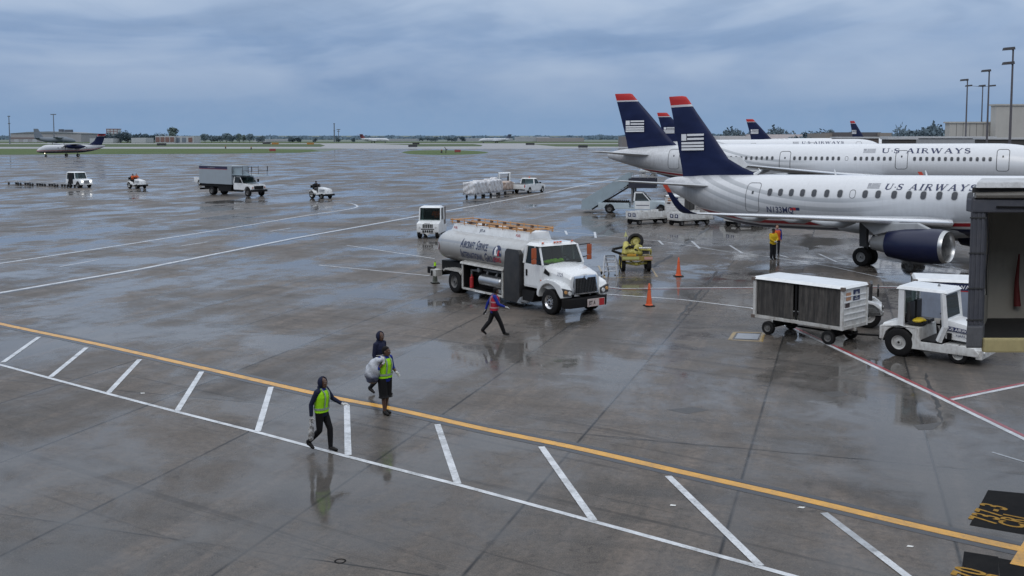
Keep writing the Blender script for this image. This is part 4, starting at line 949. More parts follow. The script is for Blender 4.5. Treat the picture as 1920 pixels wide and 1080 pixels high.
def tank_patch(pts, mat, nm, off=.012):
    m = MB(); f = on_tank(bmesh.new(), 0, 0, off); n = []
    m.poly([f(Vector((x, (z)/.93, 0))) for x, z in pts]); return m.build(nm, mat, tank, 0)
tank_patch([(3.10,1.98),(3.70,1.98)]+[(3.40+.31*math.cos(R(a)), 2.06+.36*math.sin(R(a))) for a in range(0,181,15)], NAVYS, 'round_emblem', .014)
tank_patch([(3.20,1.99),(3.40,1.99),(3.46,2.12),(3.38,2.34),(3.28,2.38),(3.22,2.2)], WHITET, 'emblem_figure', .022)
tank_patch([(3.42,1.99),(3.58,1.99),(3.54,2.12),(3.61,2.2),(3.52,2.24),(3.46,2.16)], RED, 'emblem_figure', .024)
tk('ASIG', .29, 3.08, 1.72, paint('red_lettering', (.42,.03,.06), .45, .1), .92, .03)
m = MB(); m.poly([(-1.40,-1.06,2.0),(-1.24,-1.17,2.2),(-1.10,-1.205,2.0),(-1.24,-1.17,1.8)]); m.build('hazard_placard', RED, tank, 0)
def co_text(s, x, mat, sz=.15): sign(ft, s, sz, (x,-.60,2.80), (1,0,0), (0,.28,.96), mat, 'lettering', .01)
co_text('FUEL', -.85, RED); co_text('JET-A', 1.25, NAVYS, .17); co_text('FUEL', 3.9, RED)
# chassis and pump cabinet
m = MB(); m.bx(-1.9,7.4,-.45,-.33,.62,.86); m.bx(-1.9,7.4,.33,.45,.62,.86); m.bx(-1.7,4.6,-.7,.7,.86,1.28); m.bx(-1.95,-1.85,-1.15,1.15,.55,.8); m.cyl((0,-.95,.5),(0,.95,.5),.12); m.cyl((6.81,-.95,.5),(6.81,.95,.5),.09); m.bx(-.05,5.0,.55,1.1,.35,.95)
m.build('chassis', BLACK, ft, 0, bev=.015)
m = MB(); m.bx(.72,.80,-1.2,-.45,.30,1.42); m.bx(3.72,3.80,-1.2,-.45,.26,1.42); m.bx(.80,3.72,-1.2,-.45,.28,.36); m.hexa([(.66,-1.26,1.40),(3.86,-1.26,1.40),(3.86,-.5,1.50),(.66,-.5,1.50),(.66,-1.22,1.48),(3.86,-1.22,1.48),(3.86,-.5,1.62),(.66,-.5,1.62)])
cab_ = m.build('pump_cabinet', DIRTYW, ft, 0, bev=.015)
m = MB(); m.bx(.80,3.72,-.55,-.45,.36,1.42); m.build('cabinet_back', BLACK, cab_, 0)
m = MB(); m.cyl((2.0,-.95,.82),(3.45,-.95,.82),.24,n=24); m.ell((2.0,-.95,.82),(.10,.24,.24)); m.ell((3.45,-.95,.82),(.12,.24,.24)); m.build('filter_vessel', STEEL, cab_)
m = MB(); m.bx(.805,.815,-1.15,-.46,.37,1.40); m.bx(3.705,3.715,-1.15,-.46,.37,1.40); m.bx(.82,3.70,-1.12,-.46,.362,.37); m.bx(.82,3.70,-1.1,-.46,1.385,1.395); m.build('cabinet_dark_liner', BLACK, cab_, 0)  # thin black sheets added to darken the inside of the open cabinet
m = MB(); m.path([(1.9,-.8,1.2),(2.6,-.85,1.22),(3.5,-.8,1.25)],.05); m.path([(2.3,-.95,1.05),(2.3,-.8,1.3)],.05); m.path([(3.0,-.95,1.05),(3.0,-.8,1.3)],.05); m.path([(1.0,-.85,.5),(1.0,-.85,1.1),(1.7,-.8,1.15)],.06); m.box((3.3,-.95,.48),(.5,.3,.15)); m.cyl((1.75,-.98,1.2),(1.75,-1.02,1.2),.1); m.build('pipework', GREY, cab_)
m = MB(); m.cyl((1.25,-1.02,.38),(1.25,-1.02,.80),.09); m.ell((1.25,-1.02,.80),(.09,.09,.07)); m.cyl((1.25,-1.02,.86),(1.25,-1.02,.96),.03); m.build('fire_extinguisher', RED, cab_)
m = MB(); m.bx(1.85,2.6,-1.27,-1.2,.30,.36); m.build('step_plate', WHITE, cab_, 0)
body('front_panel', [(3.90,.22),(4.98,.22),(4.98,2.2),(4.88,2.36),(4.1,2.36),(3.98,2.22),(3.90,1.5)], 1.2, paint('dark_panel', (.022,.023,.026), .4, .5, scale=3), ft, .02, -1.215 if False else -1.215)
m = MB(); m.prism([(-.75,.98),(-.6,1.06),(.5,1.06),(.66,.95),(.66,.88),(.5,.99),(-.6,.99),(-.75,.9)], 'y', -1.22, -.55); m.prism([(-.75,.98),(-.6,1.06),(.5,1.06),(.66,.95),(.66,.88),(.5,.99),(-.6,.99),(-.75,.9)], 'y', .55, 1.22); m.build('rear_mudguard', DIRTYW, ft, 0)
m = MB(); m.bx(-2.05,-1.6,-1.1,-.75,.55,.85); m.build('rear_bumper_box', DIRTYW, ft, 0, bev=.01)
m = MB(); m.bx(-2.45,-1.95,-1.02,-.92,.62,.92); m.build('light_bar', BLACK, ft, 0, bev=.01)
m = MB(); m.hexa([(5.0,-1.15,.35),(5.75,-1.15,.35),(5.75,-.55,.35),(5.0,-.55,.35),(5.0,-1.12,.78),(5.9,-1.12,.78),(5.9,-.5,.78),(5.0,-.5,.78)]); m.build('battery_box', BLACK, ft, 0, bev=.02)
m = MB(); m.bx(5.02,5.5,-1.24,-1.08,.3,.36); m.hexa([(4.85,-1.24,.22),(5.15,-1.24,.22),(5.15,-.9,.22),(4.85,-.9,.22),(4.95,-1.2,.42),(5.12,-1.2,.5),(5.12,-.9,.5),(4.95,-.9,.42)]); m.build('cab_step', GREY, ft, 0)
# cab, hood, fenders
TW = paint('truck_cab_white', (.74,.76,.77), .26, .22, coat=.6, scale=1.4)
m = MB(); m.prism([(5.08,.92),(6.05,.92),(6.28,1.25),(6.34,1.86),(5.08,1.86)], 'y', -1.06, 1.06); cabin = m.build('cab', TW, ft, 40, bev=.04)
greenhouse(ft, 5.10, 6.30, 5.98, 1.86, 2.60, 1.04, .95, TW, div=5.72)
m = MB(); m.bx(5.2,6.2,-1.0,1.0,1.70,1.86); m.hexa([(5.95,-1.0,1.80),(6.25,-1.0,1.80),(6.25,1.0,1.80),(5.95,1.0,1.80),(6.0,-1.0,1.98),(6.2,-1.0,1.9),(6.2,1.0,1.9),(6.0,1.0,1.98)]); m.build('dashboard', BLACK, ft, 0)
seat(ft, 5.45, .5, 1.78); seat(ft, 5.45, -.5, 1.78); steering(ft, (5.85,.5,2.0), .2)
m = MB()
for k in range(9):
    x, y = 6.08+.05*math.sin(k*2.1), -.75+.11*k; m.ell((x,y,1.97+.03*math.sin(k*3)),(.12,.13,.06+.03*(k%2)),10,6)
VESTM = paint('hi_vis_yellow_green', (.42,.80,.02), .6, .12, spec=.2)
tag(link('safety_vest', blob(m, .02), VESTM, None, 50), 'bright yellow-green safety vest crumpled on the fuel truck dashboard', 'vest')
v_ = [o for o in COL.objects if o.name.startswith('safety_vest')][0]; v_.matrix_world = Matrix.Translation(ft.location) @ Matrix.Rotation(ft.rotation_euler.z, 4, 'Z')
hr = []
def hood_ring(x, yw, zb, zt, rr):
    pts = []
    for y, z in ((-yw,zb),(-yw,zt-rr),(-yw+rr*.6,zt-rr*.25),(-yw+rr*1.6,zt),(0,zt+.05),(yw-rr*1.6,zt),(yw-rr*.6,zt-rr*.25),(yw,zt-rr),(yw,zb)): pts.append((x,y,z))
    return pts
MB().loft([hood_ring(6.28,1.02,1.0,1.90,.22), hood_ring(6.6,.96,.95,1.86,.22), hood_ring(7.1,.86,.92,1.76,.2), hood_ring(7.52,.78,.9,1.64,.16), hood_ring(7.64,.72,.9,1.56,.14)]).build('hood', TW, ft, 40, bev=.02)
for s in (-1, 1):
    prof = [(6.05,.70)] + [(6.81-.64*math.cos(math.pi*k/12), .62+.60*math.sin(math.pi*k/12)) for k in range(0, 11)] + [(7.55,.72),(7.70,.75),(7.70,1.02),(7.55,1.24),(7.2,1.36),(6.7,1.40),(6.3,1.26),(6.08,.95)]
    m = MB(); m.prism(prof, 'y', s*.70, s*1.17); m.build('fender', TW, ft, 40, bev=.05, seg=3)
    m = MB(); m.hexa([(7.6,s*.72,.80),(7.75,s*.72,.80),(7.73,s*1.14,.82),(7.6,s*1.14,.82),(7.6,s*.72,1.02),(7.74,s*.72,1.02),(7.72,s*1.16,1.14),(7.6,s*1.16,1.14)]); hl = m.build('headlight_housing', DARK, ft, 40, bev=.02)
    lamps(hl, [(7.75,s*.85,.92)], .09, LAMP); lamps(hl, [(7.735,s*1.04,.98)], .075, paint('amber_lens', (.55,.3,.12), .15, .05), name='turn_signal')
    m = MB(); m.path([(6.15,s*1.04,2.05),(6.2,s*1.5,2.1)],.02); m.path([(6.1,s*1.0,2.56),(6.2,s*1.46,2.58)],.02); m.path([(6.2,s*1.46,2.6),(6.2,s*1.5,1.95)],.02)
    mr = m.build('mirror_arm', BLACK, ft)
    m = MB(); m.box((6.22,s*1.42,2.36),(.09,.2,.42)); m.box((6.22,s*1.42,2.04),(.09,.2,.2)); m.build('mirror', paint('orange_mirror_shell', (.40,.09,.03), .35, .3), mr, 40, bev=.03)
m = MB(); m.hexa([(7.60,-.66,.84),(7.74,-.62,.84),(7.74,.62,.84),(7.60,.66,.84),(7.56,-.60,1.60),(7.66,-.54,1.56),(7.66,.54,1.56),(7.56,.60,1.60)]); gr = m.build('grille_surround', CHROME, ft, 40, bev=.03)
m = MB(); m.hexa([(7.70,-.54,.90),(7.755,-.54,.90),(7.755,.54,.90),(7.70,.54,.90),(7.62,-.50,1.48),(7.69,-.50,1.46),(7.69,.50,1.46),(7.62,.50,1.48)]); m.build('grille_mesh', BLACK, gr, 0)
m = MB()
for k in range(13): y = -.48+.08*k; m.path([(7.765,y,.91),(7.70,y*.95,1.46)], .0095, 6)
m.build('grille_bar', CHROME, gr)
m = MB(); m.poly([(7.735,0,1.40),(7.725,.07,1.48),(7.70,0,1.60),(7.725,-.07,1.48)]); m.build('hood_badge', CHROME, gr, 0)
m = MB(); m.hexa([(7.62,-1.14,.34),(7.86,-.9,.34),(7.86,.9,.34),(7.62,1.14,.34),(7.62,-1.16,.72),(7.86,-.9,.70),(7.86,.9,.70),(7.62,1.16,.72)]); bp = m.build('front_bumper', BLACK, ft, 40, bev=.03)
m = MB(); m.box((7.89,.36,.50),(.03,.86,.30)); pl = m.build('bumper_sign', paint('worn_sign_plate', (.55,.50,.48), .45, .7, scale=9, dirtc=(.35,.1,.08)), bp, 0, bev=.006)
sign(pl, 'JET A', .22, (7.909,-.02,.42), (0,1,0), (0,0,1), BLACK, 'lettering', .02, .66)
m = MB(); m.box((7.904,.64,.50),(.01,.26,.27)); m.build('red_placard', RED, pl, 0)
sign(ft, '7729', .20, (7.02,-.905,1.53), (1,-.19 if False else .0,0), (0,.12,.99), NAVYT, 'fleet_number', .005, .9)
m = MB(); m.poly([(6.36,-1.045,1.58),(6.66,-1.0,1.48),(6.68,-1.0,1.62),(6.42,-1.03,1.78)]); m.build('hood_vent', BLACK, ft, 0)
for s in (-1, 1):
    m = MB(); m.bx(5.17,6.10,s*1.064,s*1.072,1.0,1.84); d = m.build('door', TW, ft, 0); m = MB(); m.box((5.3,s*1.09,1.5),(.09,.03,.26)); m.build('handle', BLACK, d, 0, bev=.01)
m = MB()
for y in (-.75,-.15,0,.15,.75): m.ell((5.93,y,2.715),(.06,.06,.03),8,6)
m.build('roof_marker_lamp', ORANGE, ft)
m = MB(); m.ell((6.35,-1.18,1.30),(.04,.015,.03),8,6); m.build('side_marker_lamp', ORANGE, ft)
for s in (-1, 1):
    wheel(ft, (6.81,s*.98,.50), .50, .30, s, RIMS, 10); wheel(ft, (0,s*.98,.50), .50, .30, s, RIMD, 8); wheel(ft, (0,s*.64,.50), .50, .28, s, RIMD, 0)

# --- enclosed baggage cart
CURT = NT('dark_grey_canvas'); _c = CURT.coord(); _w = CURT.ramp(CURT.noise(6, 5, .7, CURT.mapping(_c, (1,1,.10))), [(.38,0.0),(.66,1.0)]); _g = CURT.noise(2.5, 6, .7, _c)
CURT.set(Base_Color=CURT.mix(CURT.math('MULTIPLY', _w, _g), (.022,.021,.021,1), (.17,.155,.14,1)), Roughness=.75); CURT.bump(_w, .5, .03); CURT = CURT.m
def baggage_cart(label, loc, rz, band=False):
    t = thing('baggage_cart', label, 'cart', loc, rz)
    m = MB(); m.bx(-.55,2.88,-.80,.80,.55,.66); m.bx(-.6,2.92,-.05,.05,.45,.55); m.build('floor_frame', DIRTYW, t, 0, bev=.01)
    m = MB(); m.bx(2.80,2.86,-.78,.78,.66,1.92); ew = m.build('end_wall', WORN, t, 0)
    m = MB()
    for z in (.86,1.06,1.26,1.46,1.66): m.bx(2.86,2.885,-.72,.72,z-.018,z+.018)
    m.build('wall_rib', WHITE, ew, 0)
    m = MB(); m.bx(-.55,-.49,-.78,.78,.66,1.92); m.build('end_wall', WORN, t, 0)
    for x in (-.53,2.85):
        for y in (-.79,.79): m = MB(); m.bx(x-.05,x+.05,y-.04,y+.04,.55,1.96); m.build('corner_post', WORN, t, 0, bev=.008)
    for x, y, z in [(x, y, 1.93) for x in (-.57,2.88) for y in (-.81,.81)] + [(-.57,-.81,.60), (-.57,.81,.60)]:
        m = MB(); m.box((x,y,z),(.14,.12,.12)); m.build('corner_bumper', paint('rusty_corner_bumper', (.13,.10,.085), .6, .5), t, 0, bev=.015)
    m = MB(); m.hexa([(-.62,-.86,1.93),(2.94,-.86,1.93),(2.94,.86,1.93),(-.62,.86,1.93),(-.55,-.74,2.02),(2.87,-.74,2.02),(2.87,.74,2.02),(-.55,.74,2.02)]); m.build('roof', WHITE, t, 0, bev=.015)
    for s in (-1, 1):
        for a, b in ((-.46,.98),(1.20,2.78)):
            m = MB(); n = 26; rows = []
            for k in range(n+1):
                x = a+(b-a)*k/n; y = s*(.755+.012*math.sin(k*1.9)+.01*math.sin(k*.7+a)); rows.append([(x,y,.68),(x,y+s*.01*math.sin(k),1.3),(x,y,1.91)])
            m.loft(rows, closed=False); m.build('curtain', CURT, t, 40)
        m = MB(); m.bx(1.04,1.12,s*.70,s*.73,.66,1.92); m.build('centre_post', BLACK, t, 0)
    if band:
        m = MB(); m.bx(-.5,2.8,-.80,-.775,.66,1.62); sp = m.build('side_panel', paint('blue_grey_panel', (.24,.28,.36), .45, .5), t, 0)
        m = MB(); m.bx(-.5,2.8,-.81,-.785,1.66,1.90); bd = m.build('sign_band', NAVYT, t, 0)
        sign(bd, 'US AIRWAYS', .19, (.15,-.815,1.71), (1,0,0), (0,0,1), WHITET, 'lettering', .012, 1.15)
        m = MB(); m.bx(-.5,2.8,-.808,-.79,1.62,1.655); m.build('red_stripe', RED, t, 0)
    else:
        m = MB(); m.bx(2.866,2.872,-.12,.30,1.48,1.84); dc = m.build('round_decal', NAVYT, t, 0)
        m = MB(); m.lathe([(2.874,.001),(2.874,.10)], (0,.09,1.68), 'x', 14); m.bx(2.873,2.876,-.03,.2,1.52,1.56); m.build('decal_symbol', paint('grey_symbol', (.35,.36,.38), .5, .1), dc, 0)
        m = MB(); m.bx(2.866,2.872,-.62,-.35,1.28,1.44); m.build('dark_decal', paint('faded_black_decal', (.05,.035,.035), .5, .3), t, 0)
        m = MB(); m.bx(2.866,2.872,-.58,-.28,1.52,1.78); m.build('orange_decal', paint('faded_orange_decal', (.50,.26,.15), .5, .6, scale=9), t, 0)
    m = MB(); m.cyl((0,-.72,.24),(0,.72,.24),.04); m.cyl((2.34,-.72,.24),(2.34,.72,.24),.04); m.bx(-.1,.1,-.3,.3,.28,.55); m.bx(2.2,2.46,-.35,.35,.28,.55); m.path([(0,.0,.30),(2.34,.0,.30)], .035)
    m.path([(2.4,0,.33),(3.1,0,.36),(3.75,0,.42)], .032); m.path([(3.7,0,.40),(3.85,0,.36),(3.82,0,.30),(3.72,0,.33)], .02); m.build('axle_and_drawbar', BLACK, t)
    for x in (0, 2.34):
        for s in (-1, 1): wheel(t, (x, s*.72, .235), .235, .16, s, RIMD, 0)
    return t
ang = R(-47.6); o = Vector((9.01,35.23)); c = o + Vector((-math.sin(ang), math.cos(ang)))*.74
baggage_cart('grey-curtained baggage cart with white roof and ribbed end wall, hitched behind the white tug', (c.x,c.y,0), ang)
baggage_cart('blue-grey baggage cart with a dark name band along its roof, behind the white tug cab', (14.85,35.6,0), R(-18), True)

# --- near tow tug with open cab
def tow_tug(label, loc, rz):
    t = thing('tow_tug', label, 'tug', loc, rz)
    m = MB(); m.prism([(-.62,.50),(-.62,.92),(-.05,.98),(.62,.98),(.66,.55),(1.30,.55),(1.42,.60),(2.25,.55),(2.40,.40),(2.40,.30),(.35,.30)]+arch(0,.52,.45,10)[::-1][2:-2]+[(-.5,.5)], 'y', -.78, .78)
    m.build('body', WORN, t, 40, bev=.025)
    m = MB(); m.hexa([(1.36,-.62,.72),(2.32,-.58,.66),(2.32,.58,.66),(1.36,.62,.72),(1.34,-.60,1.32),(2.25,-.52,1.14),(2.25,.52,1.14),(1.34,.60,1.32)]); h = m.build('hood', WHITE, t, 40, bev=.05)
    m = MB(); m.bx(1.42,2.3,-.66,-.60,.98,1.10)
    v = MB(); v.hexa([(1.40,-.645,1.00),(2.27,-.60,.92),(2.27,-.57,.92),(1.40,-.60,1.00),(1.40,-.635,1.13),(2.27,-.592,1.03),(2.27,-.57,1.03),(1.40,-.60,1.13)]); bd = v.build('sign_band', NAVYT, t, 0); m.bm.free()
    sign(bd, 'US AIRWAYS', .125, (1.46,-.652,1.022), (.87,.045,-.088), (0,.06,1), WHITET, 'lettering', .012, 1.05)
    sign(h, 'HARLAN', .10, (1.68,-.640,.83), (.96,.05,-.05), (0,.06,1), NAVYT, 'maker_plate', .01, 1.2)
    m = MB(); m.box((1.5,-.66,.82),(.14,.03,.2)); m.build('side_vent', BLACK, t, 0)
    m = MB()
    for s in (-1, 1):
        m = MB(); m.path([(1.20,s*.70,.62),(1.38,s*.71,1.1),(1.28,s*.69,2.16)], [.10,.10,.085], 4); m.build('cab_pillar', WHITE, t, 0, bev=.01)
        m = MB(); m.bx(-.06,.12,s*.68-.06,s*.68+.06,.95,2.16); m.build('cab_pillar', WHITE, t, 0, bev=.01)
    m = MB(); m.hexa([(-.14,-.78,2.15),(1.42,-.74,2.13),(1.42,.74,2.13),(-.14,.78,2.15),(-.06,-.70,2.25),(1.32,-.66,2.22),(1.32,.66,2.22),(-.06,.70,2.25)]); rf = m.build('roof', WHITE, t, 0, bev=.025)
    m = MB(); m.cyl((.9,.1,2.22),(.9,.1,2.30),.05,.03); m.build('roof_beacon', GREY, rf)
    m = MB(); m.hexa([(1.36,-.70,1.26),(1.42,-.70,1.26),(1.42,.70,1.26),(1.36,.70,1.26),(1.24,-.68,2.13),(1.30,-.68,2.13),(1.30,.68,2.13),(1.24,.68,2.13)]); fr = m.build('windshield_frame', WHITE, t, 0)
    m = MB(); m.poly([(1.415,-.58,1.36),(1.415,.58,1.36),(1.318,.56,2.05),(1.318,-.56,2.05)]); m.build('windshield', glass('tug_windscreen', (.16,.24,.23), .35), t, 0)
    m = MB(); m.bx(.0,.04,-.6,.6,1.0,1.32); m.build('rear_panel', BLACK, t, 0)
    m = MB(); m.poly([(.02,-.6,1.34),(.02,.6,1.34),(.02,.6,2.1),(.02,-.6,2.1)]); m.build('rear_window', glass('green_window', (.30,.42,.40), .5), t, 0)
    seat(t, .42, .32, 1.08); seat(t, .42, -.30, 1.08); steering(t, (1.05,.3,1.42), .17, -35)
    m = MB(); m.bx(.62,1.3,-.7,.7,.55,.60); m.bx(1.2,1.34,-.62,.62,.6,1.28); m.build('footwell', BLACK, t, 0)
    m = MB(); m.hexa([(-.62,-.5,.92),(-.1,-.5,.95),(-.1,.5,.95),(-.62,.5,.92),(-.60,-.45,.98),(-.1,-.45,1.12),(-.1,.45,1.12),(-.60,.45,.98)]); m.build('rear_deck', WHITE, t, 0)
    m = MB(); m.bx(2.30,2.48,-.72,.72,.22,.50); m.build('front_bumper', WORN, t, 0, bev=.02); lamps(t, [(2.49,-.5,.40),(2.49,.5,.40)], .06)
    m = MB(); m.path([(-.62,0,.40),(-.78,0,.40),(-.78,0,.46)], .035); m.bx(-.72,-.60,-.2,.2,.34,.52); m.build('tow_hitch', BLACK, t)
    for s in (-1, 1): wheel(t, (0,s*.66,.45), .45, .28, s, RIMW, 6, hub=.5); wheel(t, (1.78,s*.62,.29), .29, .20, s, RIMW, 5)
    return t
ang = R(-41); o = Vector((12.25,31.70)); c = o + Vector((-math.sin(ang), math.cos(ang)))*.78
TUG = tow_tug('white open-cab tow tug with a blue name band, nearest the boarding bridge', (c.x,c.y,0), ang)
m = MB()
for k in range(7): m.ell((.50+.05*math.sin(k*2), -.62+.07*k, 1.17+.02*(k%2)), (.16,.09,.05), 10, 6)
y_ = link('rain_jacket', blob(m, .02), paint('yellow_rainwear', (.62,.45,.02), .5, .2), None, 50); y_.matrix_world = Matrix.Translation((c.x,c.y,0)) @ Matrix.Rotation(ang, 4, 'Z')
tag(y_, 'yellow rain jacket bundled on the seat of the near white tug', 'jacket')
clone(TUG, 'white cab tug half hidden behind the plastic-wrapped cargo train', (-0.34,129.36), R(186))
clone(TUG, 'small tug far under the tail of the white narrow-body airliner', (*(25.84,185.29),0), R(160))

# --- cab-forward tug behind the tanker, with driver visible
t = thing('cab_tug', 'white closed-cab tug facing the camera behind the tanker', 'tug', (-5.55,69.4,0), R(-97))
m = MB(); m.prism([(-1.6,.32),(1.15,.32),(1.25,.55),(1.2,1.02),(.35,1.18),(.35,1.2),(-.6,1.2),(-.7,.8),(-1.6,.8)], 'y', -.76, .76); m.build('body', WHITE, t, 40, bev=.04)
greenhouse(t, -.62, .42, .32, 1.18, 2.05, .74, .72, WHITE)
m = MB()
for y in (-.3,-.18,-.06,.06,.18,.3): m.bx(1.215,1.245,y-.04,y+.04,.72,.98)
m.bx(1.235,1.26,-.45,.45,.62,.68); m.build('grille', BLACK, t, 0)
sign(t, 'HARLAN', .10, (1.225,-.24,1.0), (0,1,0), (0,0,1), BLACK, 'maker_plate', .01, 1.0)
m = MB()
for y in (-.3,-.15,0,.15,.3): m.bx(1.245,1.27,y-.05,y+.05,.42,.58)
m.build('lower_grille', BLACK, t, 0)
lamps(t, [(1.24,-.55,.78),(1.24,.55,.78)], .07)
m = MB(); m.prism([(-.22,.42),(.22,.42),(0,.2)], 'x', 1.26, 1.29); m.build('hitch_plate', WORN, t, 0)
seat(t, -.3, .3, 1.1); seat(t, -.3, -.3, 1.1); steering(t, (.15,.3,1.4))
m = MB(); m.bx(-1.55,-.66,-.72,.72,.8,2.02); m.build('side_cover', paint('brown_grey_cover', (.12,.10,.095), .6, .5), t, 0, bev=.03)
for s in (-1,1): wheel(t, (.85,s*.62,.36), .36, .24, s, RIMD, 0); wheel(t, (-1.0,s*.62,.36), .36, .24, s, RIMD, 0)
CABTUG = t

# --- pickup
def pickup(label, loc, rz, name='pickup_truck', bed=True):
    t = thing(name, label, 'truck', loc, rz)
    prof = [(-1.25,.55),(-1.25,1.12),(1.15,1.12),(1.18,1.08),(2.45,1.08),(3.55,1.04),(4.1,.92),(4.22,.6),(4.15,.36),(3.95,.36)] + arch(3.45,.42,.36)[::-1][1:-1] + [(2.9,.34),(.5,.34)] + arch(0,.43,.36)[::-1] + [(-.6,.4),(-1.2,.42)]
    body('body', prof, .98, WHITE, t, .05)
    greenhouse(t, 1.2, 2.62, 2.05, 1.10, 1.72, .93, .80, WHITE)
    if bed: m = MB(); m.bx(-1.15,1.05,-.84,.84,1.10,1.13); m.build('bed', BLACK, t, 0)
    m = MB(); m.bx(4.16,4.25,-.6,.6,.62,.88); m.build('grille', BLACK, t, 0); lamps(t, [(4.18,-.78,.8),(4.18,.78,.8)], .1)
    m = MB(); m.bx(4.12,4.32,-.98,.98,.38,.56); m.build('front_bumper', BLACK, t, 0, bev=.02); m = MB(); m.bx(-1.36,-1.22,-.9,.9,.42,.56); m.build('rear_bumper', BLACK, t, 0, bev=.02)
    for s in (-1,1):
        m = MB(); m.box((-1.25,s*.9,.92),(.04,.12,.3)); m.build('tail_lamp', RED, t, 0); m = MB(); m.box((2.45,s*1.12,1.22),(.12,.2,.2)); m.build('mirror', BLACK, t, 0, bev=.02)
        wheel(t, (3.45,s*.84,.37), .37, .25, s, RIMW, 6); wheel(t, (0,s*.84,.37), .37, .25, s, RIMW, 6)
        m = MB(); m.bx(1.3,2.42,s*.982,s*.99,.45,1.08); d = m.build('door', WHITE, t, 0); m = MB(); m.box((1.42,s*1.0,.98),(.14,.02,.04)); m.build('handle', BLACK, d, 0)
    return t
PK = pickup('white pickup truck towing the plastic-wrapped cargo dollies', (1.3,121.6,0), R(62))
m = MB(); m.cyl((1.75,0,1.8),(1.75,0,1.95),.1,.08); m.build('roof_beacon', ORANGE, PK)
# --- air stairs on a pickup chassis
st = thing('stair_truck', 'light blue-grey passenger stair truck parked under the tail of the regional jet', 'truck', (8.92,91.6,0), R(-11.9))
PAN = paint('blue_grey_stair_panel', (.30,.375,.42), .42, .35, scale=1.2)
prof = [(-1.0,.42),(-1.0,.94),(1.75,.94),(1.78,.5),(2.15,.5),(2.2,1.14),(3.6,1.14),(4.75,1.08),(5.2,.98),(5.3,.62),(5.25,.40),(5.0,.40)] + arch(4.55,.46,.40)[::-1][1:-1] + [(3.9,.38),(.5,.40)] + arch(0,.45,.40)[::-1] + [(-.6,.42)]
body('body', prof, 1.02, paint('pale_blue_truck_paint', (.45,.53,.57), .38, .3), st, .04)
greenhouse(st, 2.22, 3.62, 2.98, 1.14, 1.84, .98, .86, WHITE)
m = MB(); m.bx(2.3,3.62,-1.03,-1.022,.42,1.12); d = m.build('door', WHITE, st, 0); m = MB(); m.bx(2.4,3.55,-1.036,-1.03,.72,.78); m.build('door_lettering', NAVYT, d, 0)
m = MB(); m.bx(5.24,5.32,-.55,.55,.6,.86); m.build('grille', BLACK, st, 0); lamps(st, [(5.26,-.8,.8),(5.26,.8,.8)], .1, paint('amber_headlamp', (.5,.25,.12), .2, .1))
for s in (-1,1):
    wheel(st, (0,s*.86,.385), .385, .26, s, RIMD, 6); wheel(st, (4.55,s*.86,.385), .385, .26, s, RIMD, 6)
    m = MB(); m.prism([(-2.55,.28),(-1.72,.28),(1.55,2.5),(1.95,3.62),(1.55,3.60),(-2.5,1.10)], 'y', s*.82-.025, s*.82+.025); m.build('stair_side_panel', PAN, st, 0)
    m = MB(); m.bx(1.7,4.12,s*.95-.02,s*.95+.02,2.30,3.14); m.build('platform_side', paint('dark_navy_canopy', (.018,.02,.035), .5, .2), st, 0)
    m = MB(); m.path([(-2.5,s*.82,1.12),(1.9,s*.82,3.66),(1.95,s*.9,3.66),(4.1,s*.9,3.6)], .025, 6)
    for x in (1.95,2.7,3.4,4.1): m.path([(x,s*.9,3.1),(x,s*.9,3.62)], .02, 6)
    m.build('handrail', GREY, st)
    m = MB(); m.path([(2.0,s*.7,.9),(2.0,s*.7,2.3)], .08, 8); m.path([(2.25,s*.5,.9),(2.25,s*.5,2.3)], .05, 8); m.build('lift_ram', GREY, st)
m = MB()
for k in range(15):
    t_ = k/14; x, z = -2.3+4.0*t_, .35+2.2*t_; m.box((x,0,z),(.30,1.6,.03)); m.box((x+.14,0,z+.07),(.02,1.6,.14))
m.bx(1.65,4.2,-.95,.95,2.28,2.34); m.path([(-1.6,-.6,.3),(1.6,-.6,2.3)], .07, 4); m.path([(-1.6,.6,.3),(1.6,.6,2.3)], .07, 4); m.build('steps', DARK, st, 0)
m = MB()
for k in range(12): m.box((-.5+.19*k,0,1.02),(.07,1.5,.16))
m.bx(-.7,1.75,-.8,.8,.92,.97); m.build('bed_rack', BLACK, st, 0)
m = MB(); m.bx(4.2,5.5,-.05,.05,2.32,2.40); m.box((5.45,0,2.33),(.2,.5,.12)); m.build('bridge_plate', GREY, st, 0)

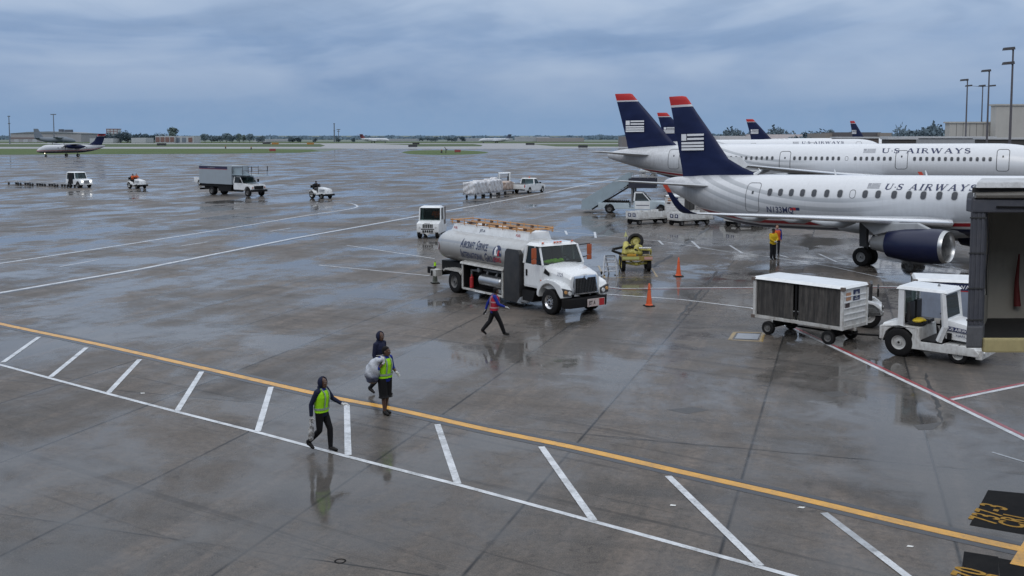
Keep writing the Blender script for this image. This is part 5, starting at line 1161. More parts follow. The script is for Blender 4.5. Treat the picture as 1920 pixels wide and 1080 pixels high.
# --- open flat-sided carts beside the stair truck
def open_cart(label, loc, rz, group=None):
    t = thing('open_cart', label, 'cart', loc, rz)
    m = MB(); m.bx(-.3,3.1,-.75,.75,.42,.52); m.build('bed', DIRTYW, t, 0)
    m = MB(); m.bx(-.3,-.24,-.75,.75,.52,1.02); e = m.build('end_board', WORN, t, 0, bev=.01)
    for y, z in ((-.5,.62),(.05,.60)):
        m = MB(); m.bx(-.312,-.30,y,y+.36,z,z+.28); b = m.build('navy_decal', NAVYT, e, 0)
        m = MB(); m.bx(-.318,-.312,y+.08,y+.28,z+.12,z+.17); m.bx(-.318,-.312,y+.14,y+.22,z+.06,z+.23); m.build('decal_mark', WHITET, b, 0)
    for s in (-1,1):
        m = MB()
        for k in range(4): m = MB(); m.bx(-.2+.82*k,.58+.82*k,s*.75-.02,s*.75+.02,.52,1.0+.03*(k%2)); m.build('side_board', WORN, t, 0, bev=.006)
    m = MB(); m.path([(0,0,.3),(2.7,0,.3),(3.9,0,.36)], .04)
    for x in (0,2.6): m.cyl((x,-.6,.22),(x,.6,.22),.04); m.bx(x-.1,x+.1,-.4,.4,.25,.42)
    m.build('axle_and_drawbar', BLACK, t)
    for x in (0,2.6):
        for s in (-1,1): wheel(t, (x,s*.58,.225), .225, .16, s, RIMD, 0)
    return t
OC = open_cart('worn white open cart with navy decals on its end board, beside the stair truck', (9.62,79.3,0), R(32))
clone(OC, 'open white baggage cart under the red-tipped winglet of the regional jet', (12.75,78.2,0), R(32))
bc = baggage_cart('cream enclosed cart with a navy decal, standing behind the navy winglet', (14.7,86.2,0), R(244))
clone(OC, 'empty open cart in the shadow below the regional jet rear fuselage', (16.9,77.2,0), R(28))

# --- belt loader under the rear fuselage
bl = thing('belt_loader', 'low grey belt loader in the dark space below the regional jet fuselage', 'belt loader', (19.6,80.5,0), R(150))
m = MB(); m.prism([(-.6,.35),(-.6,.75),(1.2,.75),(1.5,.95),(2.6,.9),(2.9,.6),(2.9,.35)], 'y', -.8, .8); m.build('chassis', DIRTYW, bl, 40, bev=.03)
m = MB(); m.hexa([(-2.2,-.45,.55),(3.6,-.45,1.75),(3.6,.45,1.75),(-2.2,.45,.55),(-2.2,-.45,.75),(3.6,-.45,1.95),(3.6,.45,1.95),(-2.2,.45,.75)]); cv = m.build('conveyor', DARK, bl, 0, bev=.02)
for s in (-1,1):
    m = MB(); m.path([(-2.1,s*.5,.95),(3.5,s*.5,2.15)], .025, 6); m.path([(-2.1,s*.5,.6),(-2.1,s*.5,.95)], .02, 6); m.path([(3.5,s*.5,1.8),(3.5,s*.5,2.15)], .02, 6); m.build('side_rail', GREY, cv)
    wheel(bl, (0,s*.7,.33), .33, .22, s, RIMD, 0); wheel(bl, (2.2,s*.7,.33), .33, .22, s, RIMD, 0)
seat(bl, .6, -.4, 1.0)
m = MB(); m.path([(1.2,0,.8),(1.4,0,1.35)], .06, 8); m.build('lift_arm', BLACK, bl)
# --- catering truck
ct = thing('catering_truck', 'grey-white high-lift catering truck with a navy band on its box', 'truck', (-34.7,119.85,0), R(-38))
BOXM = paint('grey_box_body', (.30,.345,.385), .45, .45, scale=1.0, dirtc=(.24,.26,.27))
m = MB(); m.bx(-2.15,4.05,-1.2,1.2,1.30,3.45); bxo = m.build('box_body', BOXM, ct, 0, bev=.03)
m = MB(); m.bx(-2.1,3.3,-1.215,-1.2,3.05,3.36); nb_ = m.build('navy_band', paint('navy_band', (.02,.018,.06), .4, .2), bxo, 0)
sign(nb_, 'US AIRWAYS', .2, (-.4,-1.222,3.12), (1,0,0), (0,0,1), paint('grey_lettering', (.3,.3,.34), .5, .1), 'lettering', .01, 1.2)
m = MB(); m.bx(-2.1,3.3,-1.212,-1.2,3.01,3.045); m.build('red_line', RED, bxo, 0)
m = MB(); m.bx(-2.1,6.8,-.5,.5,.7,1.0); m.bx(-2.0,3.9,-1.05,1.05,1.0,1.28); m.bx(1.4,3.8,-1.1,-.6,.5,1.0); m.path([(-1.5,-.9,1.2),(2.5,-.9,.7)], .07, 4); m.path([(2.5,-.9,1.2),(-1.5,-.9,.7)], .07, 4); m.bx(-2.2,-2.1,-1.1,1.1,.55,.75); m.build('chassis', BLACK, ct, 0)
prof = [(4.2,.75),(4.2,1.5),(5.75,1.5),(6.9,1.38),(7.35,1.28),(7.45,.9),(7.4,.72)] + arch(6.72,.54,.62)[::-1][1:-1] + [(6.0,.7)]
body('cab', prof, 1.05, WHITE, ct, .06)
greenhouse(ct, 4.22, 5.85, 5.25, 1.5, 2.2, 1.0, .9, WHITE)
m = MB(); m.bx(7.40,7.50,-.62,.62,.85,1.22); m.build('grille', BLACK, ct, 0); lamps(ct, [(7.45,-.85,1.02),(7.45,.85,1.02)], .12, paint('pinkish_headlamp', (.5,.3,.26), .2, .1))
m = MB(); m.bx(7.35,7.62,-1.1,1.1,.55,.8); m.build('front_bumper', BLACK, ct, 0, bev=.02); m = MB(); m.bx(4.3,5.6,-1.05,-.7,.5,.75); m.build('cab_step', BLACK, ct, 0, bev=.02)
m = MB(); m.bx(4.3,5.9,-1.06,-1.052,.8,1.48); m.build('door', WHITE, ct, 0)
m = MB(); m.bx(4.05,7.0,-1.15,1.15,2.40,2.46); m.bx(7.0,8.2,-.9,.9,2.36,2.42); m.bx(4.1,5.5,-.98,-.94,2.46,3.2); m.prism([(5.5,2.46),(7.4,2.46),(5.6,3.1),(5.5,3.1)], 'y', -1.0, -.96); m.build('front_platform', PAN, ct, 0)
m = MB()
for s in (-1,1):
    m.path([(4.1,s*1.1,3.3),(6.0,s*1.1,3.3)], .03, 6); m.path([(4.2,s*1.1,2.46),(4.2,s*1.1,3.32)], .03, 6); m.path([(6.0,s*1.1,2.46),(6.0,s*1.1,3.45)], .03, 6); m.path([(6.0,s*1.1,2.95),(7.6,s*1.1,2.95),(7.6,s*1.1,2.42)], .025, 6); m.box((7.65,s*1.1,3.15),(.08,.08,.6))
m.path([(-2.1,-1.1,3.52),(4.0,-1.1,3.52)], .02, 6); m.build('railing', DARK, ct)
for s in (-1,1): wheel(ct, (6.72,s*.92,.47), .47, .28, s, RIMD, 6); wheel(ct, (0,s*.92,.47), .47, .28, s, RIMD, 6); wheel(ct, (0,s*.6,.47), .47, .26, s, RIMD, 0); m = MB(); m.box((5.75,s*1.25,1.75),(.1,.2,.36)); m.build('mirror', BLACK, ct, 0)
clone(PK, 'white pickup mostly hidden behind the catering truck, rear wheel showing', (*(-42.95,141.79),0), R(-40), ('roof_beacon',))

# --- small open tractors
def tractor(label, loc, rz):
    t = thing('ramp_tractor', label, 'tractor', loc, rz)
    m = MB(); m.prism([(-.45,.55),(-.45,.80),(.1,.92),(.45,.86),(.62,.55),(.75,.52),(.75,.40),(-.3,.40)], 'y', -.52, .52); m.build('body', WHITE, t, 40, bev=.03)
    m = MB(); m.hexa([(.78,-.42,.46),(2.35,-.40,.50),(2.35,.40,.50),(.78,.42,.46),(.80,-.40,1.26),(2.25,-.34,1.08),(2.25,.34,1.08),(.80,.40,1.26)]); h = m.build('hood', WHITE, t, 40, bev=.06)
    m = MB()
    for z in (.78,.9,1.0): m.bx(.95,1.9,-.43,-.405,z-.02,z+.02)
    m.build('hood_louvre', GREY, h, 0)
    m = MB(); m.bx(2.2,2.42,-.62,.62,.36,.56); m.bx(-.1,2.2,-.25,.25,.3,.46); m.build('bumper_frame', BLACK, t, 0, bev=.02)
    for s in (-1,1):
        m = MB(); m.prism([(-.52,.62)]+[(-.50*math.cos(math.pi*k/8), .48+.50*math.sin(math.pi*k/8)) for k in range(9)]+[(.55,.62),(.40,.62)]+[(.42*math.cos(math.pi*k/8), .50+.41*math.sin(math.pi*k/8)) for k in range(9)], 'y', s*.46, s*.76); m.build('mudguard', WHITE, t, 30)
        wheel(t, (0,s*.60,.44), .44, .26, s, RIMW, 6); wheel(t, (1.62,s*.56,.29), .29, .2, s, RIMD, 0)
    seat(t, .18, .22, .95); seat(t, .18, -.25, .95); m = MB(); m.bx(-.35,-.28,-.6,.6,1.15,1.45); m.build('back_rail', BLACK, t, 0, bev=.02)
    steering(t, (.68,-.1,1.42), .17, -40); lamps(t, [(2.36,-.28,.85),(2.36,.28,.85)], .06)
    return t
ang = R(-42)
TR2 = tractor('white open ramp tractor with one driver in black', (-21.68,112.37), ang)
TR1 = clone(TR2, 'white open ramp tractor carrying two people in orange', (-49.74,133.25), R(-40))
clone(TR2, 'small white tractor with black seat half hidden behind the grey-curtained baggage cart', (*(13.17,37.04),0), R(160))
# --- jeep-like tug with a string of empty dollies
j = thing('tow_truck', 'white high-cab tow vehicle with headlights on, pulling a string of empty dollies', 'truck', (*(-58.60,135.99),0), R(-38))
prof = [(-.9,.45),(-.9,1.1),(1.35,1.1),(1.4,1.2),(2.55,1.12),(2.75,.95),(2.8,.5),(2.65,.42)] + arch(2.1,.46,.42)[::-1][1:-1] + [(1.5,.40),(.6,.40)] + arch(0,.48,.42)[::-1]
body('body', prof, .88, WHITE, j, .06)
greenhouse(j, -.75, 1.42, 1.15, 1.12, 2.0, .84, .76, WHITE, div=.5)
m = MB(); m.bx(-.2,.95,-.90,-.886,.5,1.95); m.build('dark_doorway', BLACK, j, 0)
m = MB(); m.bx(2.77,2.83,-.36,.36,.55,1.0); m.build('grille', GREY, j, 0)
hlm = NT('lit_headlamp'); hlm.set(Base_Color=(1,1,1,1), Emission_Color=(1,.97,.9,1), Emission_Strength=3.0)
lamps(j, [(2.80,-.58,.85),(2.80,.58,.85)], .12, hlm.m); m = MB(); m.bx(2.72,2.9,-.88,.88,.42,.55); m.build('front_bumper', WORN, j, 0)
for s in (-1,1): wheel(j, (0,s*.74,.40), .40, .26, s, RIMD, 0); wheel(j, (2.1,s*.74,.40), .40, .26, s, RIMD, 0)
def dolly(label, loc, rz, group):
    t = thing('cargo_dolly', label, 'dolly', loc, rz, group)
    m = MB(); m.bx(-1.6,1.6,-.78,-.70,.40,.52); m.bx(-1.6,1.6,.70,.78,.40,.52); m.bx(-1.6,-1.5,-.78,.78,.38,.56); m.bx(1.5,1.6,-.78,.78,.38,.56); m.bx(-1.6,1.6,-.08,.08,.34,.42); m.path([(1.5,0,.36),(2.3,0,.34)], .04, 6); m.build('frame', paint('grey_dolly_frame', (.36,.38,.41), .5, .5), t, 0)
    m = MB()
    for k in range(9): x = -1.36+.34*k; m.cyl((x,-.70,.47),(x,.70,.47),.05,n=8)
    m.build('roller', GREY, t)
    for x in (-1.1,1.1):
        for s in (-1,1): wheel(t, (x,s*.55,.18), .18, .14, s, RIMD, 0)
    return t
DG = 'empty dollies strung behind the white tow vehicle'
D0 = None
a0, a1 = Vector((-69.68,142.56)), Vector((-60.20,136.69))
for k in range(5):
    p = a0 + (a1-a0)*k/4; ang_ = math.atan2((a1-a0).y, (a1-a0).x)
    lab = 'empty low cargo dolly with bare rollers in the string at far left'
    if D0 is None: D0 = dolly(lab, (p.x,p.y,0), ang_, DG)
    else: clone(D0, lab, (p.x,p.y,0), ang_)
# --- loaded dollies behind the pickup
PLAST = NT('clear_plastic_wrap'); _c = PLAST.coord(); _n = PLAST.noise(3.0, 6, .7, _c, 1.5); _v = PLAST.noise(9, 4, .7, PLAST.mapping(_c, (1,1,.3)))
PLAST.set(Base_Color=PLAST.mix(PLAST.ramp(_v, [(.4,0.0),(.65,1.0)]), PLAST.mix(PLAST.ramp(_n, [(.42,0.0),(.55,1.0)]), (.34,.28,.25,1), (.55,.57,.60,1)), (.74,.76,.79,1)), Roughness=.28); PLAST.bump(_v, .8, .05); PLAST = PLAST.m
u_ = Vector((math.cos(R(66)), math.sin(R(66)))); base_ = Vector((-4.76,111.42)) + u_*1.7
for k, (lab, dims, lab2) in enumerate((('grey dolly at the rear of the cargo train, nearest end of it', (3.4,1.5,1.5), 'plastic-wrapped cargo on the rear dolly with a brownish upper layer'), ('middle dolly of the loaded cargo train', (3.4,1.5,1.62), 'tallest pale plastic-wrapped cargo heap on the middle dolly'), ('front dolly of the loaded cargo train right behind the pickup', (2.4,1.3,1.05), 'low brown boxes under plastic right behind the pickup'))):
    p = base_ + u_*4.0*k
    d = clone(D0, lab, (p.x,p.y,0), R(66)); d['group'] = 'loaded dollies of the cargo train'
    rnd = random.Random(k+3); m = MB(); L_, W_, H_ = dims
    for q in range(16): m.box((rnd.uniform(-L_/2+.5,L_/2-.5), rnd.uniform(-.3,.3), .55+rnd.uniform(.2,H_-.35)), (rnd.uniform(.6,1.0), rnd.uniform(.6,.9), rnd.uniform(.4,.6)), Matrix.Rotation(rnd.uniform(-.08,.08), 3, 'Z'))
    m.bx(-L_/2,L_/2,-W_/2,W_/2,.54,.54+H_*.8)
    mt = PLAST if k < 2 else paint('brown_boxes_in_wrap', (.36,.26,.20), .35, .8, scale=4, dirtc=(.6,.6,.62))
    me = blob(m, .06); tx = random.Random(9)
    for v in me.vertices: v.co += Vector((math.sin(v.co.z*9+v.co.y*5), math.cos(v.co.x*7+v.co.z*4), math.sin(v.co.x*6+v.co.y*8)))*.035
    lo = link('wrapped_cargo', me, mt, None, 40); lo.matrix_world = Matrix.Translation((p.x,p.y,0)) @ Matrix.Rotation(R(66), 4, 'Z'); tag(lo, lab2, 'cargo')

# --- yellow hose cart, step ladder, cones
hc = thing('hose_cart', 'yellow-painted ground cart piled with hoses and a wheel, beyond the tanker', 'cart', (*(6.39,51.52),0), R(90))
YELW = YELLOWP
m = MB(); m.bx(-.1,1.7,-.78,.78,.72,.80); m.bx(-.14,-.06,-.78,.78,.60,.84); m.build('deck', paint('rusty_yellow_deck', (.30,.22,.05), .5, .8, scale=6, dirtc=(.08,.04,.03)), hc, 0, bev=.01)
m = MB(); m.bx(-.16,-.14,-.1,.76,.66,.80); m.build('edge_plate', paint('pale_green_plate', (.45,.47,.16), .45, .5), hc, 0); m = MB(); m.bx(-.16,-.14,-.78,-.36,.66,.80); m.build('reflective_plate', paint('pinkish_plate', (.52,.30,.26), .4, .3), hc, 0)
m = MB(); m.path([(.2,-.6,.46),(.15,0,.36),(.2,.6,.46)], .06, 6); m.path([(.18,-.35,.55),(.12,0,.42),(.18,.35,.55)], .04, 6); m.ell((.12,0,.40),(.1,.1,.1)); m.build('axle', YELW, hc)
m = MB(); rnd = random.Random(4)
for k in range(9): m.ell((rnd.uniform(.1,1.1), rnd.uniform(-.25,.62), rnd.uniform(.92,1.22)), (rnd.uniform(.14,.24), rnd.uniform(.14,.26), rnd.uniform(.12,.22)), 14, 10)
m.path([(.2,.62,.88),(.3,.55,1.2),(.6,.5,1.38),(.9,.45,1.2)], .16, 12); m.path([(.1,.1,.9),(.2,0,1.25),(.5,-.1,1.3)], .13, 10)
o_ = link('valve_body', blob(m, .035), YELW, hc, 40)
m = MB(); m.path([(.0,-.7,1.12),(0,-.1,1.18)], .05, 8); m.path([(.3,-.75,.86),(.3,-.75,1.15)], .04); m.path([(1.0,-.7,.86),(1.0,-.7,1.15)], .04); m.path([(.1,-.72,1.05),(1.1,-.72,1.1)], .06, 10); m.build('manifold_pipe', YELW, hc)
m = MB()
for k in range(7): m.ell((-.02,-.68+.09*k,1.24),(.045,.05,.035),8,6)
m.build('white_caps', WHITET, hc)
m = MB(); rnd = random.Random(11)
for k in range(7): m.path([(rnd.uniform(.0,1.2), rnd.uniform(-.5,.6), rnd.uniform(.9,1.1)), (rnd.uniform(.0,1.2), rnd.uniform(-.5,.6), rnd.uniform(1.15,1.4)), (rnd.uniform(.0,1.2), rnd.uniform(-.6,.6), rnd.uniform(.9,1.2))], .045, 8)
m.build('dark_hoses', BLACK, hc)
m = MB(); m.box((.35,-.45,1.02),(.5,.36,.22)); m.box((.0,.15,.86),(.2,.4,.12)); m.build('battery_box', DARK, hc, 0, bev=.02)
m = MB(); m.box((-.1,.28,.88),(.1,.46,.12)); m.build('orange_box', paint('orange_yellow_box', (.5,.26,.03), .4, .3), hc, 0, bev=.02)
q = Matrix.Translation((1.05,-.05,1.48)) @ Matrix.Rotation(R(72), 4, 'Z') @ Matrix.Rotation(R(28), 4, 'X')
m = MB(q); m.lathe([(-.1,.27),(-.11,.36),(-.06,.42),(.06,.42),(.11,.36),(.1,.27),(-.1,.27)], n=30); sw = m.build('spare_wheel', TYRE, hc)
m = MB(q); m.lathe([(-.11,.30),(-.12,.22),(-.06,.16),(-.06,.05),(-.09,.001)], n=24); m.build('yellow_rim', YELW, sw)
m = MB(); m.path([(.3,.75,.9),(.25,1.05,1.0),(.3,1.22,1.06),(.5,1.18,1.12),(.7,.9,1.15),(.8,.6,1.2)], .065, 10); m.build('black_hose', BLACK, hc)
m = MB(); m.path([(1.5,.35,.8),(1.5,.38,1.7)], .02, 6); pole = m.build('flag_pole', GREY, hc); m = MB(); m.prism([(.30,1.66),(.50,1.66),(.42,1.95)], 'x', 1.49, 1.5); m.build('pennant', paint('pale_yellow_pennant', (.62,.62,.30), .7, .2), pole, 0)
for x in (.35,1.35):
    for s in (-1,1): wheel(hc, (x,s*.66,.36), .36, .2, s, paint('yellow_hub', (.4,.33,.05), .5, .5), 0)
ld = thing('step_ladder', 'small aluminium folding step ladder beside the yellow hose cart', 'ladder', (*(5.31,50.53),0), R(8))
AL = paint('dull_aluminium', (.55,.57,.60), .4, .4, metal=.3)
m = MB()
for s in (-1,1): m.path([(-.46+s*.36,-.26,0),(-.40+s*.26,0,.98)], .05, 4); 
for k in range(4): w_ = .35-.022*k; z = .22*(k+1); m.box((-.45+.014*k, -.22+.053*(k+1), z), (w_*1.9, .14, .05))
m.build('front_frame', AL, ld, 0)
m = MB()
for s in (-1,1): m.path([(-.02+s*.32,.48,0),(-.38+s*.24,.03,.97)], .04, 4)
m.box((-.18,.33,.25),(.48,.03,.03)); m.box((-.28,.18,.6),(.44,.03,.03)); m.build('rear_frame', AL, ld, 0)
m = MB(); m.box((-.39,.01,.965),(.46,.2,.035)); m.build('top_cap', DARK, ld, 0)
for s in (-1,1): m = MB(); m.box((-.46+s*.27,-.22,.02),(.06,.06,.04)); m.build('rubber_foot', BLACK, ld, 0)
m = MB(); m.ell((-.82,-.15,.12),(.1,.1,.1)); m.path([(-.82,-.15,.12),(-.5,-.2,.25)], .02); m.build('caster', BLACK, ld)
CONEM = paint('orange_cone_plastic', (.68,.11,.03), .5, .22, scale=4)
def cone(label, loc, mat, h=.95, group='orange traffic cones near the tanker', rz=.3):
    t = thing('traffic_cone', label, 'cone', (loc[0],loc[1],0), rz, group)
    m = MB(); m.bx(-.19,.19,-.19,.19,0,.045); m.build('base', BLACK, t, 0, bev=.02)
    m = MB(); m.lathe([(.045,.165),(.07,.16),(.09,.125),(h*.72,.055),(h*.73,.062),(h*.77,.062),(h*.78,.052),(h-.02,.032),(h,.02),(h,.001)], (0,0,0), 'z', 24); m.build('cone_body', mat, t, 40)
    return t
C1 = cone('orange traffic cone nearer the camera, by the truck bumper', (5.62,41.14), CONEM)
clone(C1, 'orange traffic cone farther away, beside the yellow hose cart', (8.27,49.95), .5)
gc = cone('dull green-grey cone standing at the rear of the tanker', (-3.64,47.59), paint('dull_grey_green_cone', (.10,.11,.09), .5, .4), 1.05, None)
m = MB(); m.lathe([(.83,.062),(1.0,.042)], (0,0,0), 'z', 16); m.build('lime_collar', VESTM, gc)

# ------------------------------------------------------------------ boarding bridge at the right edge
jb = thing('boarding_bridge', 'grey boarding bridge cab with open side and white roof at the right edge', 'jet bridge', (7.72,17.0,0), 0)
GB = paint('grey_bellows_fabric', (.075,.08,.10), .7, .5, scale=4, dirtc=(.16,.16,.17))
SK_ = .54                                       # the cab is skewed: its side walls run back to the right
def pz(name, mat, pts, z0, z1, par=None, bev=0):
    m = MB(); m.prism([(x+SK_*max(0,y), y) for x, y in pts], 'z', z0, z1); return m.build(name, mat, par or jb, 0, bev=bev)
post = pz('bellows_post', GB, [(0,0),(.25,0),(.27,.26),(.0,.26)], 3.62, 5.96, None, .03)
pz('post_pad', paint('worn_grey_pad', (.13,.135,.15), .6, .7, scale=7, dirtc=(.05,.05,.05)), [(-.012,-.02),(.262,-.02),(.285,.28),(-.01,.28)], 3.40, 3.76, post, .02)
for k in range(3):
    m = MB(); x_ = .035+.075*k; m.bx(x_,x_+.03,-.012,.0,3.80,5.70); m.build('bellows_fold', GB, post, 0, bev=.008)
m = MB(); m.path([(.27,-.02,5.68),(.31,-.03,5.2),(.285,-.02,4.7),(.30,-.02,4.3)], .012, 6); m.build('cable', BLACK, post)
m = MB()
for z_ in (3.86,4.4,5.0,5.6): m.bx(-.02,.27,-.02,-.012,z_,z_+.025)
m.build('fabric_batten', DARK, post, 0)
m = MB(); m.path([(.4,-.06,5.80),(1.4,-.06,5.78),(2.4,-.06,5.80)], .015, 6); m.build('beam_cable', BLACK, jb)
m = MB(); m.box((1.05,-.05,5.80),(.18,.06,.12)); m.build('junction_box', GREY, jb, 0, bev=.01)
m = MB(); m.bx(.02,3.9,-.03,.24,5.70,5.92); m.build('top_beam', GB, jb, 0, bev=.03)
m = MB(); m.path([(.05,-.03,5.99),(1.2,-.05,6.0),(3.9,-.05,6.0)], [.05,.065,.06], 8); m.build('hood_roll', paint('dirty_roll', (.22,.21,.19), .5, .7, scale=5), jb)
pz('roof_fascia', DARK, [(.0,-.02),(3.9,-.02),(3.9,1.0),(.0,1.0)], 6.03, 6.12)
pz('rear_roof', DARK, [(.05,1.0),(3.9,1.0),(3.9,3.2),(.05,3.2)], 5.94, 6.0)
m = MB(); m.hexa([(.0,-.14,6.12),(4.0,-.14,6.12),(4.62,1.0,6.12),(.58,1.0,6.12),(.06,-.06,6.21),(4.0,-.06,6.21),(4.6,.95,6.24),(.60,.95,6.24)]); m.build('roof', paint('weathered_bridge_roof', (.50,.51,.52), .6, .6, scale=3), jb, 0, bev=.02)
BEI = paint('beige_cab_lining', (.42,.40,.35), .6, .35, scale=1.5)
lin = pz('cab_wall', BEI, [(.10,.28),(.20,.28),(.20,3.2),(.10,3.2)], 3.5, 6.0)
pz('back_wall', BEI, [(.2,2.2),(3.8,2.2),(3.8,2.3),(.2,2.3)], 3.5, 6.0)
pz('side_window_strip', BLACK, [(.202,.55),(.212,.55),(.212,.95),(.202,.95)], 4.35, 5.45, lin)
m = MB(); m.bx(.30,.40,.34,.44,3.55,5.3); m.bx(.30,.46,.32,.44,4.25,4.34); m.build('door_jamb', paint('pale_jamb', (.42,.42,.40), .5, .4), jb, 0, bev=.01)
m = MB(); m.bx(.30,.35,.24,.31,3.85,4.25); m.path([(.32,.24,4.2),(.27,.2,4.05)], .025); m.build('black_latch', BLACK, jb, 0, bev=.01)
pz('floor', paint('black_floor_mat', (.012,.012,.013), .8, .2), [(0,.05),(3.9,.05),(3.9,3.2),(0,3.2)], 3.38, 3.50)
m = MB(); m.bx(.28,3.9,-.06,.05,3.32,3.56); m.build('bumper_sill', paint('pale_yellow_sill', (.50,.43,.22), .6, .5, scale=5, dirtc=(.2,.17,.1)), jb, 0, bev=.03)
m = MB(); m.path([(1.90,2.1,4.75),(1.88,2.12,4.2),(1.90,2.1,3.75)], [.015,.04,.065], 10); m.build('red_folded_cloth', paint('dark_red_cloth', (.15,.015,.015), .7, .3), jb)
m = MB(); m.cyl((3.9,1.6,0),(3.9,1.6,3.36),.28,n=20); m.bx(3.1,4.7,.8,2.4,.0,.3); m.build('support_column', GREY, jb, 0)
m = MB(); m.bx(3.9,14,.4,2.9,3.45,6.1); m.build('tunnel', paint('bridge_tunnel_panel', (.5,.51,.52), .5, .4), jb, 0)
m = MB(); m.cyl((13,1.6,0),(13,1.6,3.5),.5,n=20); m.build('tunnel_pier', GREY, jb)

# ------------------------------------------------------------------ light masts, terminal, far gates
MASTM = paint('hazy_brown_mast', (.09,.085,.095), .5, .3)  # grey-brown with distance haze mixed into the colour
def mast(label, loc, h, heads):
    t = thing('light_mast', label, 'light mast', loc, 0, 'light masts by the terminal')
    MB().cyl((0,0,0),(0,0,h),.22,.12,12).build('pole', MASTM, t)
    for dx, z in heads:
        m = MB(); m.hexa([(dx-1.0,-.4,z-.25),(dx+.6,-.4,z-.12),(dx+.6,.4,z-.12),(dx-1.0,.4,z-.25),(dx-.9,-.3,z+.15),(dx+.55,-.3,z+.28),(dx+.55,.3,z+.28),(dx-.9,.3,z+.15)]); m.path([(dx,0,z),(0,0,z-.25)], .05, 6); m.build('floodlight_head', paint('dark_floodlight', (.03,.028,.032), .5, .2), t)
mast('tallest light mast at the right edge with two stacked dark floodlights', (73.5,150,0), 19.7, [(-.45,19.6),(-.45,17.5)])
mast('second tallest mast with one dark floodlight, right of the triple-headed one', (88.8,190,0), 18.9, [(-.4,18.9)])
mast('leftmost light mast above the terminal roof, single dark floodlight', (98.2,220,0), 18.9, [(-.5,18.8)])
mast('thin mast with three small separate floodlights in a row', (120.0,260,0), 19.6, [(-3.4,19.5),(0,19.5),(2.6,19.5)])
BLD = paint('beige_precast_concrete', (.46,.445,.41), .75, .35, scale=.25, dirtc=(.2,.19,.18))
def block(name, label, cat, px0, px1, ptop, Y, mat, depth=14, base=0, parapet=None, seams=0):
    t = thing(name, label, cat, (AT_FN(px0,ptop,Y)[0], Y, 0))
    w_ = AT_FN(px1,ptop,Y)[0]-AT_FN(px0,ptop,Y)[0]; h = AT_FN(px0,ptop,Y)[2]
    m = MB(); m.bx(0,w_,0,depth,base,h); b = m.build('wall', mat, t, 0)
    if parapet: m = MB(); m.bx(-.3,w_+.3,-.3,depth+.3,h,h+.35); m.build('parapet', parapet, t, 0)
    if seams:
        m = MB()
        for k in range(1, seams): x = w_*k/seams; m.bx(x-.05,x+.05,-.02,.0,base,h)
        m.build('panel_joint', paint('dark_joint', (.13,.125,.12), .8, .1), b, 0)  # dark strips mark the joints between wall panels
    return t, w_, h

t, w_, h = block('terminal_building', 'lower beige windowless terminal block left of the taller one', 'building', 1781, 1869, 231, 232, BLD, 2.5, 0, BLD, 7)
t, w_, h = block('terminal_building', 'taller beige windowless terminal block at the right edge', 'building', 1868, 2100, 198, 228, BLD, 2.5, 0, BLD, 8)
t, w_, h = block('concourse', 'long pale low concourse wall behind the narrow-body nose', 'building', 1692, 1865, 259, 215, paint('pale_concourse_wall', (.36,.37,.38), .6, .35, scale=.5), 12, 0, paint('white_concourse_edge', (.55,.56,.57), .5, .3))
t, w_, h = block('gate_bridge', 'dark-sided gate bridge with pale roof left of the round dark trees', 'jet bridge', 1667, 1718, 261.5, 208, paint('dark_brown_bridge_side', (.055,.05,.045), .6, .4, scale=1.5), 4, 3, paint('pale_bridge_roof', (.5,.51,.52), .5, .3))
t, w_, h = block('gate_bridge', 'brownish gate bridge with pale roof behind the third airliner nose', 'jet bridge', 1570, 1648, 259.5, 225, paint('brown_bridge_side', (.12,.095,.085), .6, .4, scale=1.5), 4, 3, paint('pale_bridge_roof', (.5,.51,.52), .5, .3))
t, w_, h = block('gate_bridge', 'dark-sided gate bridge with pale roof at the far right edge', 'jet bridge', 1846, 2100, 261.5, 192, paint('dark_brown_bridge_side', (.055,.05,.045), .6, .4, scale=1.5), 4, 3, paint('pale_bridge_roof', (.5,.51,.52), .5, .3))
t, w_, h = block('terminal_building', 'dark brown-grey terminal wing behind the farthest narrow tail', 'building', 1576, 1652, 248, 395, paint('dark_terminal_wing', (.11,.105,.11), .7, .3, scale=.1), 25, 0)
t, w_, h = block('terminal_building', 'tan terminal block between the dark wing and the round trees', 'building', 1650, 1674, 249, 392, paint('tan_terminal_block', (.27,.245,.22), .7, .3, scale=.1), 25, 0)
t, w_, h = block('terminal_building', 'beige building left of the farthest narrow tail', 'building', 1548, 1579, 250, 405, paint('tan_terminal_block', (.27,.245,.22), .7, .3, scale=.1), 25, 0)
t, w_, h = block('warehouse', 'long pale flat building left of the distant small tail', 'building', 1350, 1412, 255, 470, paint('pale_grey_building', (.58,.57,.57), .7, .3, scale=.1), 30, 0)
t, w_, h = block('warehouse', 'pale pinkish flat building right of the distant small tail', 'building', 1424, 1505, 252, 470, paint('pale_pink_building', (.66,.60,.59), .7, .3, scale=.1), 30, 0)
t, w_, h = block('warehouse', 'grey-brown low building by the narrow-body tail cone', 'building', 1166, 1192, 256, 600, paint('grey_brown_shed', (.17,.155,.15), .7, .3, scale=.1), 20, 0)
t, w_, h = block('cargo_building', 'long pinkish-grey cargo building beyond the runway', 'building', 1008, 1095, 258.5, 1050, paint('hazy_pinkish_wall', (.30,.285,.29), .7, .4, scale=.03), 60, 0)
t, w_, h = block('cargo_building', 'long white-roofed hangar beyond the runway', 'building', 965, 1030, 257.5, 1110, paint('hazy_pale_wall', (.34,.36,.38), .7, .3, scale=.03), 50, 0, paint('hazy_white_roof', (.55,.58,.62), .6, .1))
